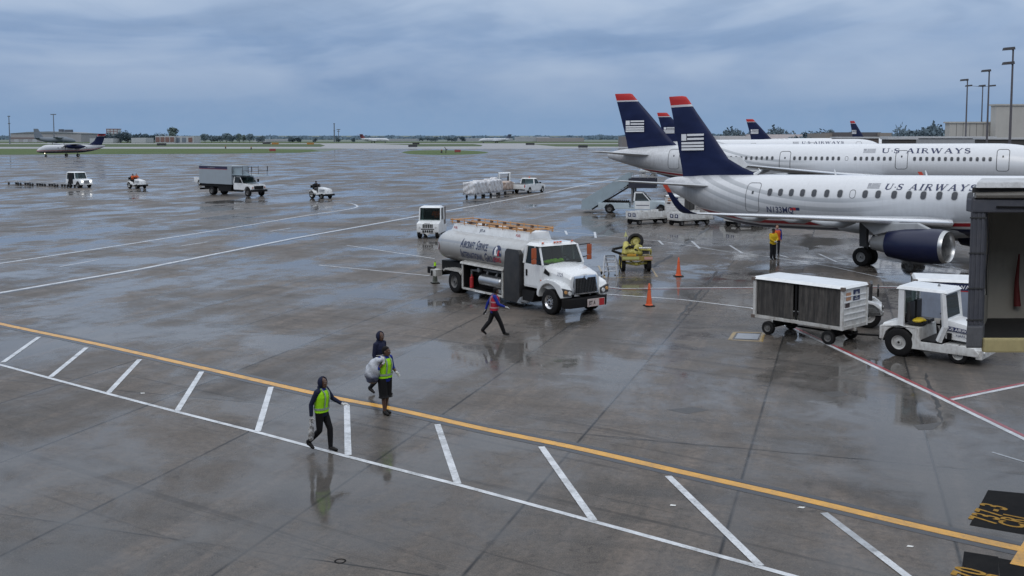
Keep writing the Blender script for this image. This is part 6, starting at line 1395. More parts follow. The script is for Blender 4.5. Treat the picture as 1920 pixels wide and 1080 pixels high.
t, w_, h = block('cargo_building', 'pale grey shed behind the small grey-tailed jet', 'building', 846, 962, 259.5, 1180, paint('hazy_grey_wall', (.30,.32,.34), .7, .3, scale=.03), 40, 0)
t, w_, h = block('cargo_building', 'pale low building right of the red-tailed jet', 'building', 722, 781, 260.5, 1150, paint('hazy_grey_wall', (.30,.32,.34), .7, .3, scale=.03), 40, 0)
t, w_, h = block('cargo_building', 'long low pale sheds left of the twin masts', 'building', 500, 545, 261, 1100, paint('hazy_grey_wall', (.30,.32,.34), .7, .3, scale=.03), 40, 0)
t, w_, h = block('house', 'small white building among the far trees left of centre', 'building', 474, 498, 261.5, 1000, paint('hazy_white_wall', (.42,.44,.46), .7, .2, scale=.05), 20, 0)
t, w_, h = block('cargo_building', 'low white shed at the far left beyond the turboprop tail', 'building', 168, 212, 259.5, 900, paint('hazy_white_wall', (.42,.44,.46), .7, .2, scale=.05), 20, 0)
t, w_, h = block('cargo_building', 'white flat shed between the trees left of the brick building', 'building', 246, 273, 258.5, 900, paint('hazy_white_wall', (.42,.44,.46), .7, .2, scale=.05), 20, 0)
# brick building with white frames
t, w_, h = block('brick_building', 'red-brown building framed in white beyond the grass at left', 'building', 291, 327, 255, 880, paint('hazy_white_wall', (.42,.44,.46), .7, .2, scale=.05), 20, 0)
for k in range(4):
    m = MB(); m.bx(w_*(k+.08)/4, w_*(k+.92)/4, -.15, -.02, .8, h-1.0); m.build('brick_panel', paint('hazy_brick', (.20,.115,.105), .8, .2, scale=.1), t, 0)
t, w_, h = block('brick_building', 'lower white wing with dark bays right of the brick building', 'building', 327.5, 363, 255.8, 885, paint('hazy_white_wall', (.42,.44,.46), .7, .2, scale=.05), 20, 0)
for k, mt in enumerate((paint('hazy_blue_bay', (.16,.19,.24), .7, .2), paint('hazy_blue_bay', (.16,.19,.24), .7, .2), paint('hazy_brick', (.20,.115,.105), .8, .2))):
    m = MB(); m.bx(w_*(k+.15)/3, w_*(k+.8)/3, -.15, -.02, .6, h-1.0); m.build('bay', mt, t, 0)
# arched hangar at the far left
t = thing('hangar', 'grey hangar with shallow gabled roof at far left, behind the grey transport plane', 'building', (*(-486.04,985.00,2.36)[:2],0))
wd = AT_FN(152,262,985)[0]-AT_FN(20,262,985)[0]
m = MB(); m.bx(0,wd,0,40,0,8.6); w0 = m.build('wall', paint('hazy_hangar_wall', (.33,.33,.35), .7, .3, scale=.03), t, 0)
m = MB(); m.bx(0,wd*.5,-.2,-.05,3.2,4.6); m.build('brown_band', paint('hazy_brown_band', (.20,.155,.155), .7, .2), w0, 0)
m = MB()
for k in range(7): m.bx(wd*(.05+.13*k), wd*(.05+.13*k)+4.5, -.2, -.05, 0, 2.8)
m.build('hangar_door', paint('hazy_door', (.42,.44,.47), .7, .2), w0, 0)
m = MB(); m.prism([(-2,8.4),(wd*.25,9.9),(wd*.55,10.4),(wd*.8,9.6),(wd+1,8.4)], 'y', -.6, 41); m.build('roof', paint('hazy_grey_roof', (.20,.22,.245), .7, .2), t, 0)
m = MB(); m.bx(wd*.62,wd*.62+3.5,10,14,9.8,12.6); m.bx(wd*.70,wd*.70+7,10,14,9.4,12.2); m.build('roof_plant', paint('hazy_dark_plant', (.10,.115,.14), .7, .2), t, 0)
# small control tower
t = thing('control_tower', 'small white rooftop control cab with red frames above far trees', 'tower', (*(-398.43,1000.00,2.29)[:2],0))
tw = AT_FN(221,262,1000)[0]-AT_FN(201,262,1000)[0]
m = MB(); m.bx(2,tw-2,0,8,0,8.2); m.build('wall', paint('hazy_tower_wall', (.34,.35,.37), .7, .2), t, 0)
m = MB(); m.bx(0,tw,-1,9,8.2,12.6); cabn = m.build('cab', paint('hazy_tower_glass', (.42,.46,.50), .4, .1), t, 0)
m = MB()
for k in range(4): x = tw*k/3; m.bx(x-.25,x+.25,-1.2,-1.0,8.2,12.8)
m.bx(-.3,tw+.3,-1.3,9.3,12.6,13.1); m.bx(-.2,tw+.2,-1.2,-1.0,10.2,10.5); m.build('red_frame', paint('hazy_red_frame', (.24,.09,.08), .7, .1), cabn, 0)
# thin masts and poles in the distance
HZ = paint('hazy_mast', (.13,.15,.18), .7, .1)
def far_mast(label, px, ptop, Y, r=.35, arms=()):
    p = AT_FN(px, ptop, Y); t = thing('radio_mast', label, 'mast', (p[0], Y, 0))
    MB().cyl((0,0,0),(0,0,p[2]),r*1.2,r*.8,8).build('pole', HZ, t)
    m = MB()
    for z, w_ in arms: m.bx(-w_,w_,-.2,.2,p[2]*z-.35,p[2]*z+.35)
    if arms: m.build('cross_arm', HZ, t, 0)
    else: m.bm.free()
far_mast('thin mast with small bracket at the left edge', 16.5, 217, 800, .4, ((.98,1.0),(.72,.9)))
far_mast('tall thin mast with a flat top rising over the grey hangar', 100, 214, 800, .4, ((.99,2.2),))
far_mast('taller of the two thin masts left of centre', 626.5, 231, 1000, .55, ((.97,.9),(.6,.8)))
far_mast('shorter pole with cross arms right of the taller thin mast', 634.5, 242, 1000, .35, ((.96,1.8),(.82,1.2)))
# airfield signs and marker lights in the grass
SIG = 'airfield guidance signs in the grass'
def field_sign(label, loc, w_, c, h=1.1):
    t = thing('airfield_sign', label, 'sign', (loc[0],loc[1],0), 0, SIG)
    m = MB(); m.bx(-w_/2,w_/2,-.15,.15,.25,h); m.build('panel', c, t, 0, bev=.03)
    m = MB(); m.cyl((-w_*.35,0,0),(-w_*.35,0,.3),.05); m.cyl((w_*.35,0,0),(w_*.35,0,.3),.05); m.build('leg', BLACK, t)
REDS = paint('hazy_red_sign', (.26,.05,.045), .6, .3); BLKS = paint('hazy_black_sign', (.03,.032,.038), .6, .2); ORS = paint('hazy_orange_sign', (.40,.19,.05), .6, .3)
field_sign('red board in the grass strip, left of the taxiway mouth', (-100.08,424.21), 2.6, REDS, 1.3)
field_sign('red board on the grass island', (-21.38,398.85), 2.4, REDS, 1.2)
for lab, px, py, w_, c in (('black board beyond the taxiway, left of two orange ones', 500, 270.5, 6, BLKS), ('orange board beyond the taxiway, left one of two', 516, 271.5, 5, ORS), ('orange board beyond the taxiway, right one of two', 582, 271.5, 5, ORS), ('dark board in the grass at left, near the control tower', 303, 273.5, 6, BLKS), ('dark board near the taxiway bend in the middle', 774, 276.5, 5, BLKS), ('small dark board behind the middle bend', 780, 271.5, 5, BLKS), ('dark board right of the small grey-tailed jet', 994, 272.5, 6, BLKS), ('dark board left of the narrow-body tail', 1093, 277.8, 5, BLKS)):
    field_sign(lab, GP_FN(px, py), w_, c, 1.6)
wb = thing('windsock_post', 'small dark forked post on the grass island', 'post', (*(-25.23,387.27),0))
m = MB(); m.path([(0,0,0),(0,0,1.6),(-.5,0,2.4)], .14, 6); m.path([(0,0,1.2),(.6,0,1.6)], .14, 6); m.build('post', BLKS, wb)
for lab, px, py in (('dark marker stub at the taxiway edge, left', 423, 278.5), ('dark marker stub at the grass strip edge, middle left', 471, 280.5), ('dark marker stub on the left end of the grass island', 828, 287)):
    t = thing('edge_marker', lab, 'marker', (*GP_FN(px,py),0), 0, 'edge markers'); m = MB(); m.cyl((0,0,0),(0,0,1.1),.4,.25,8); m.build('stub', BLKS, t); m = MB(); m.ell((0,0,1.15),(.3,.3,.3),8,6); m.build('lens', ORS, t)

# ------------------------------------------------------------------ trees
def leaf_mat(name, c):
    t = NT(name); n = t.noise(.8, 3, .6, t.coord()); oi = t.new('ShaderNodeObjectInfo')
    c2 = tuple(q*.62 for q in c)
    t.set(Base_Color=t.mix(t.ramp(n, [(.35,0.0),(.65,1.0)]), (*c2,1), (*c,1)), Roughness=.8, Specular_IOR_Level=.2); return t.m
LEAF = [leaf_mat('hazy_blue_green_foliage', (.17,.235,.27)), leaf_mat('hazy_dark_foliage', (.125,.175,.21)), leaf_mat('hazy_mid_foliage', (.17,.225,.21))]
BARK = paint('bark', (.06,.05,.045), .9, .2)
def tree_proto(seed, h, wd, leafm, n=900, leaf=.8):
    rnd = random.Random(seed); t = thing('tree', 'tree', 'tree')
    m = MB(); m.path([(0,0,0),(.1,0,h*.2),(0,.1,h*.45),(.1,0,h*.8)], [h*.035,h*.028,h*.018,h*.004], 8)
    cl = []
    for k in range(13):
        a = rnd.uniform(0,6.28); rr = wd/2*rnd.uniform(.15,.8); z = h*rnd.uniform(.32,.88); rr *= 1.15-abs(z/h-.5)
        c = Vector((rr*math.cos(a), rr*math.sin(a), z)); cl.append((c, wd*rnd.uniform(.14,.25)))
        m.path([(0,0,h*rnd.uniform(.2,.4)), c*.6+Vector((0,0,z*.35)), c], [h*.012,h*.008,h*.003], 5)
    m.build('trunk', BARK, t)
    m = MB()
    for k in range(n):
        c, r = rnd.choice(cl); d = Vector((rnd.gauss(0,1), rnd.gauss(0,1), rnd.gauss(0,.8))).normalized()*r*rnd.uniform(.55,1.12)
        p = c+d; s = leaf*rnd.uniform(.5,1.1); u = Vector((rnd.gauss(0,1),rnd.gauss(0,1),rnd.gauss(0,1))).normalized(); v = u.orthogonal().normalized()
        m.poly([p+u*s, p+v*s*.6, p-u*s*.9, p-v*s*.6])
    m.build('crown', leafm, t, 0); return t
PROTO = [tree_proto(1, 10, 11, LEAF[0]), tree_proto(2, 9, 13, LEAF[1]), tree_proto(5, 11, 9, LEAF[2]), tree_proto(8, 7, 14, LEAF[1])]
_used = set()
_side = ('far left', 'left', 'left of centre', 'middle', 'right of centre', 'right')
def tree(px, ptop, Y, kind, label, wscale=1.0):
    p = AT_FN(px, ptop, Y); H_ = (10,9,11,7)[kind]; s = p[2]/H_*1.03
    if kind not in _used: o = PROTO[kind]; _used.add(kind); o['label'] = label
    else: o = copy_tree(PROTO[kind]); o['label'] = label
    o['group'] = 'distant trees'; o.location = (p[0], Y, 0); o.scale = (s*wscale, s*wscale, s); o.rotation_euler.z = (px*7.3) % 6.28
TREES = [(325, 239.5, 900, 2, 'tallest round tree above the brick building', 1.15), (196, 250, 930, 1, 'dark tree directly behind the turboprop tail', 1.0), (214, 252, 915, 1, 'left one of the dense dark trees below the control tower', 1.0), (227, 249.5, 920, 1, 'middle dense dark tree below the control tower', 1.0), (239, 250, 915, 3, 'right dense dark tree below the control tower', 1.0), (256, 253, 940, 3, 'small pale tree over the white flat shed', 1.0), (274, 252, 940, 0, 'small tree left of the brick building', 0.9), (288, 251.5, 935, 1, 'dark tree touching the left end of the brick building', 0.9), (303, 252.5, 960, 3, 'low tree crown peeking over the brick roof', 1.0), (372, 256, 930, 0, 'pale small tree just right of the brick building wing', 1.0), (384, 252, 960, 0, 'hazy broad tree behind the row of dark ones', 1.1), (396, 254, 930, 1, 'dark tree third from the brick building wing', 1.1), (412, 254, 930, 1, 'dark tree in the far row below the hazy broad one', 1.0), (424, 251, 970, 0, 'hazy wide crown high in the far row', 1.2), (436, 254, 920, 1, 'dark low tree with white shed at its right', 0.9), (449, 251, 930, 2, 'tallest dark tree in the row left of centre', 1.0), (457, 253, 935, 2, 'dark tree at the right side of the tallest in the row', 0.9), (468, 252, 930, 0, 'greener round tree ending the far row', 1.0), (489, 256.5, 960, 3, 'lone small dark tree above the small white building', 0.8), (548, 258, 980, 3, 'flat dark tree cluster left of the twin masts', 1.0), (558, 258.5, 980, 3, 'flat dark tree right of the cluster near the masts', 1.0), (592, 258.5, 980, 3, 'low wide dark tree left of the tall thin mast', 0.8), (634, 259, 990, 3, 'dark bush at the foot of the thin masts', 0.7), (662, 259.5, 980, 3, 'dark bush left of the red-tailed jet', 0.6), (791, 258, 1080, 1, 'left dark tree of the pair beyond the runway middle', 1.0), (801, 256.5, 1080, 1, 'pointed tree between the middle pair', 0.8), (815, 257.5, 1085, 3, 'wide tree of the middle group by the pale shed', 1.0), (839, 256, 1080, 1, 'dark tree right of the middle group', 1.0), (852, 258, 1085, 3, 'low dark tree over the pale shed', 0.9), (866, 257, 1090, 3, 'dark tree behind the small jet nose', 0.9), (1700, 239, 330, 1, 'large round dark tree right of the gate bridges', 0.75), (1729, 237, 330, 1, 'largest dark tree by the beige terminal', 0.85), (1748, 240, 340, 0, 'thinner tree left of the beige terminal', 0.7), (1766, 241, 345, 1, 'dark tree touching the beige terminal edge', 0.7), (1465, 245, 480, 3, 'flat tree crown over the pinkish building', 0.8), (1385, 247, 500, 3, 'tree over the roof left of the distant tail', 0.8), (1372, 249, 500, 3, 'low tree crown left of the distant tail', 0.6), (1556, 246, 440, 0, 'small tree above the beige building left of the farthest tail', 0.5), (1520, 251.5, 430, 1, 'left clump of the hedge-like dark trees', 1.4), (1537, 251.5, 435, 3, 'right clump of the hedge-like dark trees', 1.2), (1598, 249, 430, 0, 'small tree at the base of the farthest tail', 0.5)]
for a in TREES: tree(*a)
# far wood along the horizon: one mass
rnd = random.Random(12); m = MB()
def wood(px0, px1, Y, top, var, n, leaf):
    for k in range(n):
        px = rnd.uniform(px0, px1); p = AT_FN(px, 260, Y); hh = AT_FN(px, top + var*math.sin(px*.11)+var*.6*math.sin(px*.31), Y)[2]
        z = hh*rnd.random()**.6; c = Vector((p[0], Y+rnd.uniform(0,60), z)); s = leaf*rnd.uniform(.6,1.3); u = Vector((rnd.gauss(0,1),rnd.gauss(0,.4),rnd.gauss(0,1))).normalized(); v = Vector((0,1,0)).cross(u).normalized()
        m.poly([c+u*s, c+v*s*.7, c-u*s, c-v*s*.7])
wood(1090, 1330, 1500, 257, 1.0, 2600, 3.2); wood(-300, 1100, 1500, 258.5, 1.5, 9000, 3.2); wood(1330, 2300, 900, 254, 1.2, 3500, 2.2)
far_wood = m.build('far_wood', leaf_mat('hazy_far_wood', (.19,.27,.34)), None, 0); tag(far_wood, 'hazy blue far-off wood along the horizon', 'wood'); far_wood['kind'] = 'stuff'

# ------------------------------------------------------------------ people
SKIN = {'dark': paint('dark_skin', (.095,.050,.033), .5, .15, dirtc=(.09,.05,.035)), 'fair': paint('fair_skin', (.42,.23,.16), .5, .1, dirtc=(.3,.14,.1))}
def cloth(name, c, rough=.75):
    t = NT(name); co = t.coord(); n = t.noise(7, 5, .65, co); n2 = t.noise(26, 3, .6, t.mapping(co, (1,1,.4)))
    t.set(Base_Color=t.mix(t.math('MULTIPLY', n, .55), (*c,1), tuple(q*.45 for q in c)+(1,)), Roughness=rough, Specular_IOR_Level=.25); t.bump(t.math('ADD', n, t.math('MULTIPLY', n2, .5)), .5, .02); return t.m
CL = dict(black=cloth('black_cloth', (.008,.008,.010)), navy=cloth('navy_cloth', (.012,.016,.045)), blue=cloth('royal_blue_cloth', (.012,.03,.26)), hivis=cloth('hi_vis_cloth', (.40,.85,.02)), red=cloth('red_mesh_vest', (.45,.025,.05)),
  yellow=cloth('yellow_jacket_cloth', (.62,.42,.02)), orange=cloth('orange_vest_cloth', (.65,.12,.03)), grey=cloth('grey_cloth', (.10,.105,.11)), glove=cloth('white_glove', (.62,.62,.62)), tape=cloth('silver_tape', (.30,.36,.30), .35), hair=cloth('black_hair', (.006,.005,.005)), shoe=cloth('black_shoe', (.012,.011,.011), .5), dark=cloth('dark_trousers', (.012,.013,.018)), brown=cloth('brown_hair', (.12,.05,.03)))
def hand(mb, wrist, d, nrm, side, k=1.0, curl=.5):
    """palm and five fingers growing from the wrist along d; nrm = palm normal"""
    d = Vector(d).normalized(); n = Vector(nrm); n = (n - d*n.dot(d)).normalized(); a = d.cross(n)*side; w = Vector(wrist)
    mb.path([w-d*.02, w+d*.02*k, w+d*.06*k, w+d*.092*k], [.024*k,.030*k,.038*k,.034*k], 10, flat=.5, up=n)
    for i, (off, ln, r) in enumerate(((-.030,.068,.0090),(-.010,.078,.0095),(.010,.074,.0092),(.029,.058,.0082))):
        p = w + d*.088*k + a*off*k; q = d.copy(); pts = [p - d*.02*k, p]
        for s_ in (.45,.32,.25):
            q = (q + n*curl*(.55+.08*i)).normalized(); pts.append(pts[-1] + q*ln*s_*k)
        mb.path(pts, [r*k*1.05, r*k*1.05, r*k, r*k*.92, r*k*.75], 8)
    p = w + d*.028*k - a*.030*k; q = (d*.75 - a*.65 + n*.25).normalized(); q2 = (d*.9 - a*.15 + n*.45).normalized()
    mb.path([p - q*.01, p+q*.03*k, p+q*.03*k+q2*.028*k, p+q*.03*k+q2*.05*k], [.0125*k,.0115*k,.0105*k,.008*k], 8)
def limb(mb, pts, rad, n=12):
    P = [Vector(p) for p in pts]; Q = []; RR = []
    for i in range(len(P)-1):
        a, b, c, d = P[max(i-1,0)], P[i], P[i+1], P[min(i+2,len(P)-1)]
        for j in range(4):
            t = j/4; Q.append(b.lerp(c, t)); RR.append(rad[i]+(rad[i+1]-rad[i])*t)
    Q.append(P[-1]); RR.append(rad[-1]); mb.path(Q, RR, n)
def ringz(c, rx, ry, n=20, rot=0):
    return [(c[0]+rx*math.cos(a)*math.cos(rot)-ry*math.sin(a)*math.sin(rot), c[1]+rx*math.cos(a)*math.sin(rot)+ry*math.sin(a)*math.cos(rot), c[2]) for a in (2*math.pi*k/n for k in range(n))]
STAND = dict(pel=(0,0,.94), hipL=(0,.095,.90), hipR=(0,-.095,.90), kneeL=(.02,.10,.49), kneeR=(.02,-.10,.49), ankL=(-.01,.10,.085), ankR=(-.01,-.10,.085), toeL=(.17,.115,.03), toeR=(.17,-.115,.03),
   chest=(.01,0,1.25), neck=(0,0,1.47), head=(.025,0,1.615), shL=(0,.185,1.42), shR=(0,-.185,1.42), elL=(-.02,.235,1.13), elR=(-.02,-.235,1.13), wrL=(.06,.235,.88), wrR=(.06,-.235,.88), yaw=0)
def person(label, loc, rz, pose={}, outfit={}, vox=.012, h=1.0, group=None):
    J = dict(STAND); J.update(pose); o = outfit; V = {k: Vector(v) for k, v in J.items() if k != 'yaw'}
    t = thing('person', label, 'person', loc, rz, group); t.scale = (h,h,h)
    slim = o.get('slim', 1.0)
    # body
    m = MB(); pel, ch, nk = V['pel'], V['chest'], V['neck']
    def torso(mb, g, z0=0.0, z1=1.0, top=True, flare=0.0):
        lv = [(pel+Vector((0,0,-.10)), .105,.155), (pel+Vector((0,0,.0)), .118,.170), (pel.lerp(ch,.35), .102,.148), (pel.lerp(ch,.7), .112,.162), (ch+Vector((0,0,.03)), .122,.178), (ch.lerp(nk,.55), .108,.176), (ch.lerp(nk,.80), .085,.135), (nk+Vector((0,0,-.01)), .060,.070)]
        lv = [l for l in lv]
        a, b = int(round(z0*7)), int(round(z1*7))
        mb.loft([ringz(c, (rx+g)*slim*(1+flare*(1-i/7)), (ry+g)*slim*(1+flare*(1-i/7))) for i, (c, rx, ry) in enumerate(lv)][a:b+1])
    torso(m, 0)
    hd = V['head']; cy, sy = math.cos(J['yaw']), math.sin(J['yaw']); rot3 = Matrix.Rotation(J['yaw'], 3, 'Z')
    limb(m, [nk+Vector((0,0,-.06)), nk.lerp(hd,.5), hd+Vector((0,0,-.02))], [.062,.054,.052])
    hr = [(-.115,-.010+.045,.030,.030),(-.105,.040,.045,.044),(-.085,.030,.064,.056),(-.05,.016,.082,.066),(0,.006,.094,.073),(.04,.0,.097,.076),(.08,-.006,.086,.070),(.108,-.01,.058,.048),(.122,-.01,.02,.018)]
    m.loft([[hd + rot3 @ Vector((ox+rx*math.cos(a), ry*math.sin(a), z)) for a in (2*math.pi*k/20 for k in range(20))] for z, ox, rx, ry in hr])
    H = lambda x, y, z: hd + rot3 @ Vector((x, y, z))
    m.path([H(.088,0,.022), H(.104,0,-.008), H(.118,0,-.028), H(.095,0,-.036)], [.010,.013,.017,.012], 8)
    m.ell(H(.092,0,-.062), (.016,.026,.010), 10, 6, rot3); m.path([H(.090,-.04,.034), H(.102,0,.030), H(.090,.04,.034)], .011, 6)
    for s in (-1,1): m.ell(H(-.004,s*.078,-.008), (.022,.010,.034), 10, 8, rot3)
    for S, s in (('L',1),('R',-1)):
        limb(m, [V['sh'+S]+Vector((0,-s*.06,.0)), V['sh'+S], V['el'+S], V['wr'+S]], [.062,.052,.040,.027])
        limb(m, [V['hip'+S]+Vector((0,0,.04)), V['hip'+S], V['hip'+S].lerp(V['knee'+S],.5), V['knee'+S], V['knee'+S].lerp(V['ank'+S],.35), V['ank'+S]], [.088,.088,.074,.056,.055,.038])
        m.path([V['ank'+S]+Vector((-.03,0,-.04)), V['ank'+S]+(V['toe'+S]-V['ank'+S])*.5+Vector((0,0,-.01)), V['toe'+S]], [.038,.036,.024], 10)
        if not o.get('gloves'): hand(m, V['wr'+S], o.get('hd'+S, V['wr'+S]-V['el'+S]), o.get('hn'+S, (0,-s,0)), s, 1.0, o.get('curl',.5))
    b = link('body', blob(m, vox), SKIN[o.get('skin','dark')], t, 60)
    for s in (-1,1):
        e = MB(); e.ell(H(.088,s*.031,.010), (.009,.013,.008), 10, 6, rot3); eo = e.build('eye', paint('eye_white', (.55,.53,.5), .3, .1), b)
    if o.get('hair'):
        m = MB(); m.loft([[H(ox+rx*math.cos(a), ry*math.sin(a), z) for a in (2*math.pi*k/18 for k in range(18))] for z, ox, rx, ry in ((-.05,-.035,.062,.068),(.0,-.028,.075,.079),(.05,-.016,.092,.083),(.09,-.012,.088,.076),(.118,-.012,.062,.054),(.132,-.012,.02,.02))]); m.build('hair', o['hair'], b)
    # trousers or skirt
    lg = o.get('legs')
    if lg:
        m = MB(); torso(m, .012, 0, .30)
        cut = o.get('legcut', 1.0)
        for S in 'LR':
            hp, kn, an = V['hip'+S], V['knee'+S], V['ank'+S]; w_ = o.get('legw', 0)
            pts = [hp+Vector((0,0,.05)), hp, hp.lerp(kn,.5), kn, kn.lerp(an,.35), an+Vector((0,0,.0))]; rr = [.100,.102+w_*.3,.088+w_*.6,.070+w_*.8,.069+w_,.052+w_]
            if cut < 1: pts, rr = pts[:4]+[kn.lerp(an,.12)], rr[:4]+[.085+w_]
            limb(m, pts, rr)
        link('trousers' if cut == 1 else 'long_shorts', blob(m, vox), lg, t, 50)
    for S, s in (('L',1),('R',-1)):
        a, q = V['ank'+S], V['toe'+S]; m = MB(); dd = (q-a); m.path([a+Vector((-.0,0,.03))-dd*.05, a+Vector((0,0,-.02))-dd*.12, a+dd*.45+Vector((0,0,-.012)), q+dd*.06], [.048,.052,.046,.030], 12)
        lowz = min((a.z-.075), q.z-.03); link('shoe', blob(m, .009), o.get('shoes', CL['shoe']), t, 50)
    # top with sleeves
    if o.get('top'):
        m = MB(); torso(m, .016, 0 if o.get('long', True) else .14, .93)
        for S, s in (('L',1),('R',-1)):
            e1 = V['el'+S]; w1 = V['wr'+S]; cutp = o.get('sleeve', .96)
            pts = [V['sh'+S]+Vector((0,-s*.07,0)), V['sh'+S], V['sh'+S].lerp(e1,.5), e1, e1.lerp(w1,cutp)] ; rr = [.076,.070,.062,.054,.042]
            if cutp < .1: pts, rr = pts[:4], rr[:4]
            limb(m, pts, rr)
        link('jacket', blob(m, vox), o['top'], t, 50)
    if o.get('vest'):
        m = MB(); torso(m, .034, .0 if o.get('vestlong') else .14, .90, flare=.06)
        for s in (-1,1): limb(m, [ch.lerp(nk,.6)+Vector((0,s*.10,.0)), V['shL' if s>0 else 'shR']*.72+nk*.28+Vector((0,0,.02))], [.075,.066])
        vst = link('vest', blob(m, vox), o['vest'], t, 50)
        if o.get('tape'):
            m = MB()
            for f_ in o.get('bands', (.28,)):
                c = pel.lerp(ch, f_) if f_ <= 1 else ch.lerp(nk, f_-1); k_ = 1.10 if f_ <= 1 else 1.06
                m.loft([ringz(c+Vector((0,0,z)), (.122+.034)*slim*k_, (.170+.034)*slim*k_, 24) for z in (-.024,.024)], cap=False)
            for s in (-1,1):
                for fx in (1,-1): m.path([pel.lerp(ch,.35)+Vector((fx*.138*slim,s*.085,0)), ch+Vector((fx*.166*slim,s*.09,.02)), ch.lerp(nk,.6)+Vector((fx*.15*slim,s*.085,0)), ch.lerp(nk,.92)+Vector((fx*.04,s*.085,.04))], .022, 6, flat=.35, up=(1,0,0))
            m.build('reflective_tape', o['tape'], vst)
    if o.get('collar'):
        m = MB(); m.loft([ringz(nk+Vector((0.01,0,z)), r, r*1.05) for z, r in ((-.06,.098),(-.01,.078),(.02,.070))]); m.build('collar', o['collar'], t)
    if o.get('hood'):
        m = MB(); rings = []
        for k in range(11):
            ph = math.pi*(.10+.80*k/10); z = -.15*math.cos(ph); r = math.sin(ph)
            row = []
            for i in range(19):
                a = R(62) + R(236)*i/18; row.append(H(-.006+.128*r*math.cos(a)*(1.0 if z>-.05 else .9), .112*r*math.sin(a), z*1.0+.005))
            rings.append(row)
        m.loft(rings, closed=False)
        hb = m.build('hood', o['hood'], t, 60); sm = hb.modifiers.new('thick', 'SOLIDIFY'); sm.thickness = .022; sm.offset = -1
        m = MB(); m.loft([ringz(V['neck']+Vector((-.01,0,z)), r, r*1.1) for z, r in ((-.05,.105),(.0,.085),(.05,.082))]); m.build('hood_collar', o['hood'], hb)
    if o.get('cap'):
        m = MB(); m.loft([[H(-.004+rx*math.cos(a), ry*math.sin(a), z) for a in (2*math.pi*k/18 for k in range(18))] for z, rx, ry in ((.03,.104,.084),(.07,.102,.083),(.11,.082,.068),(.135,.03,.026))]); m.path([H(.07,0,.045), H(.165,0,.035)], [.07,.05], 12, flat=.12, up=(0,0,1)); m.build('cap', o['cap'], t)
    if o.get('gloves'):
        for S, s in (('L',1),('R',-1)):
            m = MB(); w1, e1 = V['wr'+S], V['el'+S]; dd = (w1-e1).normalized(); m.path([w1-dd*.06, w1-dd*.0], [.036,.033], 10)
            hand(m, w1, o.get('hd'+S, dd), o.get('hn'+S, (0,-s,0)), s, 1.12, o.get('curl'+S, .5)); link('glove', blob(m, .006), o['gloves'], t, 60)
    return t
# cleaner with the hood and a clear bag, in front
P1 = person('walking person in navy hood and bright yellow-green vest, front-most, carrying a clear plastic bag', (-4.22,22.06), R(-22),
  dict(pel=(0,0,.93), kneeR=(.0,-.10,.50), ankR=(-.30,-.10,.20), toeR=(-.16,-.11,.07), kneeL=(.16,.09,.52), ankL=(.17,.09,.085), toeL=(.34,.10,.03), elL=(.13,.27,1.18), wrL=(.36,.30,1.07), elR=(-.12,-.25,1.13), wrR=(-.10,-.28,.86), head=(.045,0,1.60), yaw=-.15),
  dict(skin='dark', top=CL['navy'], vest=CL['hivis'], tape=CL['tape'], legs=CL['black'], hood=CL['navy'], gloves=CL['glove'], collar=CL['blue'], hnL=(0,0,-1), hdL=(.9,.1,.05), curlR=.8, hdR=(.05,0,-1), slim=.96), .010, .96)
PB = NT('thin_clear_plastic'); _c = PB.coord(); _n = PB.noise(9, 6, .7, _c, 1.2)
PB.set(Base_Color=PB.mix(PB.ramp(_n, [(.4,0.0),(.6,1.0)]), (.16,.15,.14,1), (.52,.52,.52,1)), Roughness=.3); PB.bump(_n, .9, .03); PB = PB.m
m = MB(); m.path([(0,0,0),(.0,0,-.10),(.01,0,-.26),(.0,0,-.40),(-.01,0,-.46)], [.02,.05,.085,.075,.02], 14, flat=.7)
for k in range(5): m.path([(.01*k-.02,.01*(k%2),.06),(.0,0,-.05)], [.03,.02], 6)
me = blob(m, .012)
for v in me.vertices: v.co.x += .012*math.sin(v.co.z*40+v.co.y*30); v.co.y += .010*math.sin(v.co.z*33+v.co.x*40)
bg_ = link('plastic_bag', me, PB, None, 50); bg_.matrix_world = Matrix.Translation(P1.location) @ Matrix.Rotation(R(-22), 4, 'Z') @ Matrix.Translation((-.10,-.285,.74))
tag(bg_, 'crumpled clear plastic bag held by the front-most person in the navy hood', 'bag')
# second cleaner with the big bag
P2 = person('person in yellow-green vest and long black shorts with a big bag over one shoulder', (-3.19,25.04), R(-38),
  dict(kneeR=(.03,-.09,.49), ankR=(.05,-.07,.085), toeR=(.21,-.09,.03), kneeL=(-.01,.09,.49), ankL=(-.07,.06,.085), toeL=(.10,.09,.03), elR=(.02,-.30,1.17), wrR=(.15,-.17,1.37), elL=(.0,.27,1.15), wrL=(.20,.24,1.02), head=(.05,.0,1.60), yaw=.45),
  dict(skin='dark', top=CL['blue'], sleeve=.35, vest=CL['hivis'], tape=CL['tape'], bands=(.30,), legs=CL['black'], legcut=.5, legw=.05, hair=CL['hair'], gloves=CL['glove'], collar=CL['blue'], hdR=(-.2,-.1,.9), hnR=(-.9,0,0), curlR=.9, hdL=(.7,-.2,-.3), shoes=CL['shoe']), .010, 1.0)
BAG = NT('grey_white_bin_bag'); _c = BAG.coord(); _x, _y, _z = BAG.xyz(_c); _n = BAG.noise(6, 6, .7, _c, 1.0)
BAG.set(Base_Color=BAG.mix(BAG.ramp(BAG.math('ADD', _z, BAG.math('MULTIPLY', _n, .18)), [(.28,0.0),(.46,1.0)]), (.055,.065,.11,1), BAG.mix(_n, (.30,.33,.40,1), (.62,.64,.67,1))), Roughness=.35); BAG.bump(_n, .7, .04); BAG = BAG.m
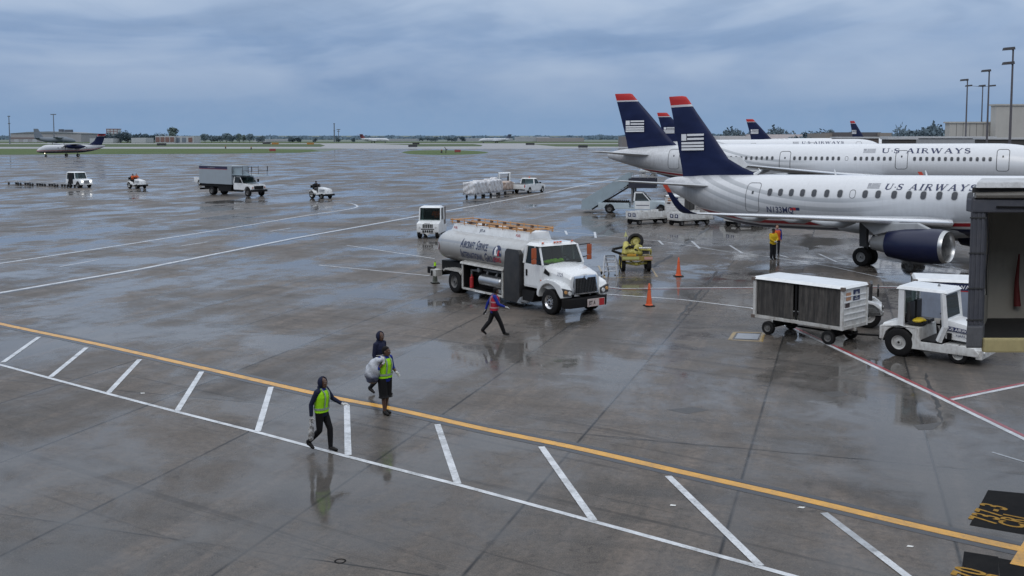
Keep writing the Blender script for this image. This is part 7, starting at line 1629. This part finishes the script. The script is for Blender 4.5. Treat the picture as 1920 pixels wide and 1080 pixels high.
m = MB(); m.path([(0,0,.0),(0,0,.06),(.0,0,.22),(.02,0,.42),(.10,0,.60),(.20,0,.70),(.30,0,.72),(.35,0,.76)], [.05,.16,.23,.22,.17,.10,.05,.045], 18)
me = blob(m, .016)
for v in me.vertices: v.co += Vector((math.sin(v.co.z*22+v.co.y*15), math.sin(v.co.z*17+v.co.x*21), 0))*.012
b2 = link('bin_bag', me, BAG, None, 50); b2.matrix_world = Matrix.Translation(P2.location) @ Matrix.Rotation(R(-38), 4, 'Z') @ Matrix.Translation((-.13,-.31,.82)) @ Matrix.Rotation(R(18), 4, 'Z') @ Matrix.Diagonal((.84,.84,.86,1))
tag(b2, 'big pale bin bag slung over the shoulder of the person in black shorts', 'bag')
P3 = person('person in a dark navy hooded jacket walking behind the one with the big bag', (-3.57,26.99), R(-30),
  dict(kneeL=(.14,.09,.52), ankL=(.16,.09,.085), toeL=(.33,.1,.03), ankR=(-.28,-.09,.16), toeR=(-.13,-.1,.05), yaw=-.1), dict(skin='dark', top=CL['navy'], legs=CL['dark'], hood=CL['navy'], long=True, tape=CL['tape']), .012, .98)
m = MB(); m.loft([ringz(Vector((0,0,1.02+z)), .165, .215, 24) for z in (-.02,.02)], cap=False); m.loft([ringz(Vector((0,0,1.12+z)), .150, .200, 24) for z in (-.012,.012)], cap=False); m.build('white_stripe', CL['glove'], P3)
P4 = person('striding person in red vest and blue sleeves beside the tanker', (-0.63,35.04), R(10),
  dict(pel=(0,0,.92), hipL=(0,.09,.88), kneeL=(-.14,.09,.50), ankL=(-.40,.09,.20), toeL=(-.27,.1,.05), kneeR=(.20,-.09,.52), ankR=(.36,-.09,.10), toeR=(.53,-.1,.05), elR=(.12,-.26,1.16), wrR=(.36,-.24,1.06), elL=(-.18,.25,1.14), wrL=(-.26,.26,.90), chest=(.03,0,1.24), neck=(.04,0,1.46), head=(.07,0,1.60), yaw=.35),
  dict(skin='dark', top=CL['blue'], vest=CL['red'], tape=cloth('pale_pink_tape', (.55,.3,.33), .4), bands=(.35,.95), legs=CL['black'], legw=.012, hair=CL['hair'], gloves=CL['glove'], hdR=(.9,0,-.2), hnR=(0,0,-1), curlL=.9, hdL=(-.2,0,-1)), .012, .98)
m = MB(); m.box((0,0,0),(.05,.09,.20)); m.cyl((0,.02,.10),(0,.02,.20),.012)
rd = m.build('handheld_radio', BLACK, None, 0, bev=.01); rd.matrix_world = Matrix.Translation(P4.location) @ Matrix.Rotation(R(10), 4, 'Z') @ Matrix.Translation((-.285,.25,.80)) @ Matrix.Rotation(R(30), 4, 'Y'); tag(rd, 'black handheld device held by the striding person in the red vest', 'radio')
person('worker in yellow jacket and black cap standing under the regional jet wing', (14.73,56.88), R(-72),
  dict(elL=(.10,.24,1.15), wrL=(.24,.06,1.05), elR=(.10,-.24,1.15), wrR=(.24,-.05,1.02)), dict(skin='dark', top=CL['yellow'], collar=CL['orange'], legs=CL['dark'], legw=.02, cap=CL['black'], gloves=CL['glove'], slim=1.12), .016, 1.0)
person('worker in orange vest with blue sleeves standing behind the one in the yellow jacket', (15.48,58.92), R(-100), {}, dict(skin='fair', top=CL['blue'], vest=CL['orange'], vestlong=True, legs=CL['dark'], hair=CL['brown']), .016, 1.02)
SIT = dict(pel=(0,0,.10), hipL=(0,.1,.08), hipR=(0,-.1,.08), kneeL=(.42,.13,.14), kneeR=(.42,-.13,.14), ankL=(.50,.13,-.28), ankR=(.50,-.13,-.28), toeL=(.66,.13,-.33), toeR=(.66,-.13,-.33), chest=(.02,0,.42), neck=(.03,0,.64), head=(.06,0,.78), shL=(.02,.185,.59), shR=(.02,-.185,.59), elL=(.18,.24,.38), elR=(.18,-.24,.38), wrL=(.42,.14,.46), wrR=(.42,-.14,.46))
def rider(label, veh, x, y, z, outfit, yaw=0, vox=.02):
    q = Matrix.Translation(veh.location) @ Matrix.Rotation(veh.rotation_euler.z, 4, 'Z') @ Vector((x,y,z)); return person(label, (q.x,q.y,q.z), veh.rotation_euler.z+yaw, SIT, outfit, vox)
rider('driver in black on the single-rider ramp tractor', TR2, .15, -.25, 1.02, dict(skin='dark', top=CL['black'], legs=CL['grey'], cap=CL['black']))
rider('driver in orange steering the two-person ramp tractor, right one', TR1, .15, -.25, 1.02, dict(skin='dark', top=CL['orange'], legs=CL['dark'], hair=CL['hair']))
rider('passenger in orange on the two-person ramp tractor, left one', TR1, .12, .28, 1.02, dict(skin='fair', top=CL['orange'], legs=CL['dark'], hair=CL['brown']))
rider('driver in orange behind the windshield of the white closed-cab tug', CABTUG, -.28, .3, 1.13, dict(skin='dark', top=CL['orange'], legs=CL['dark'], hair=CL['hair']))
bpy.context.view_layer.update()
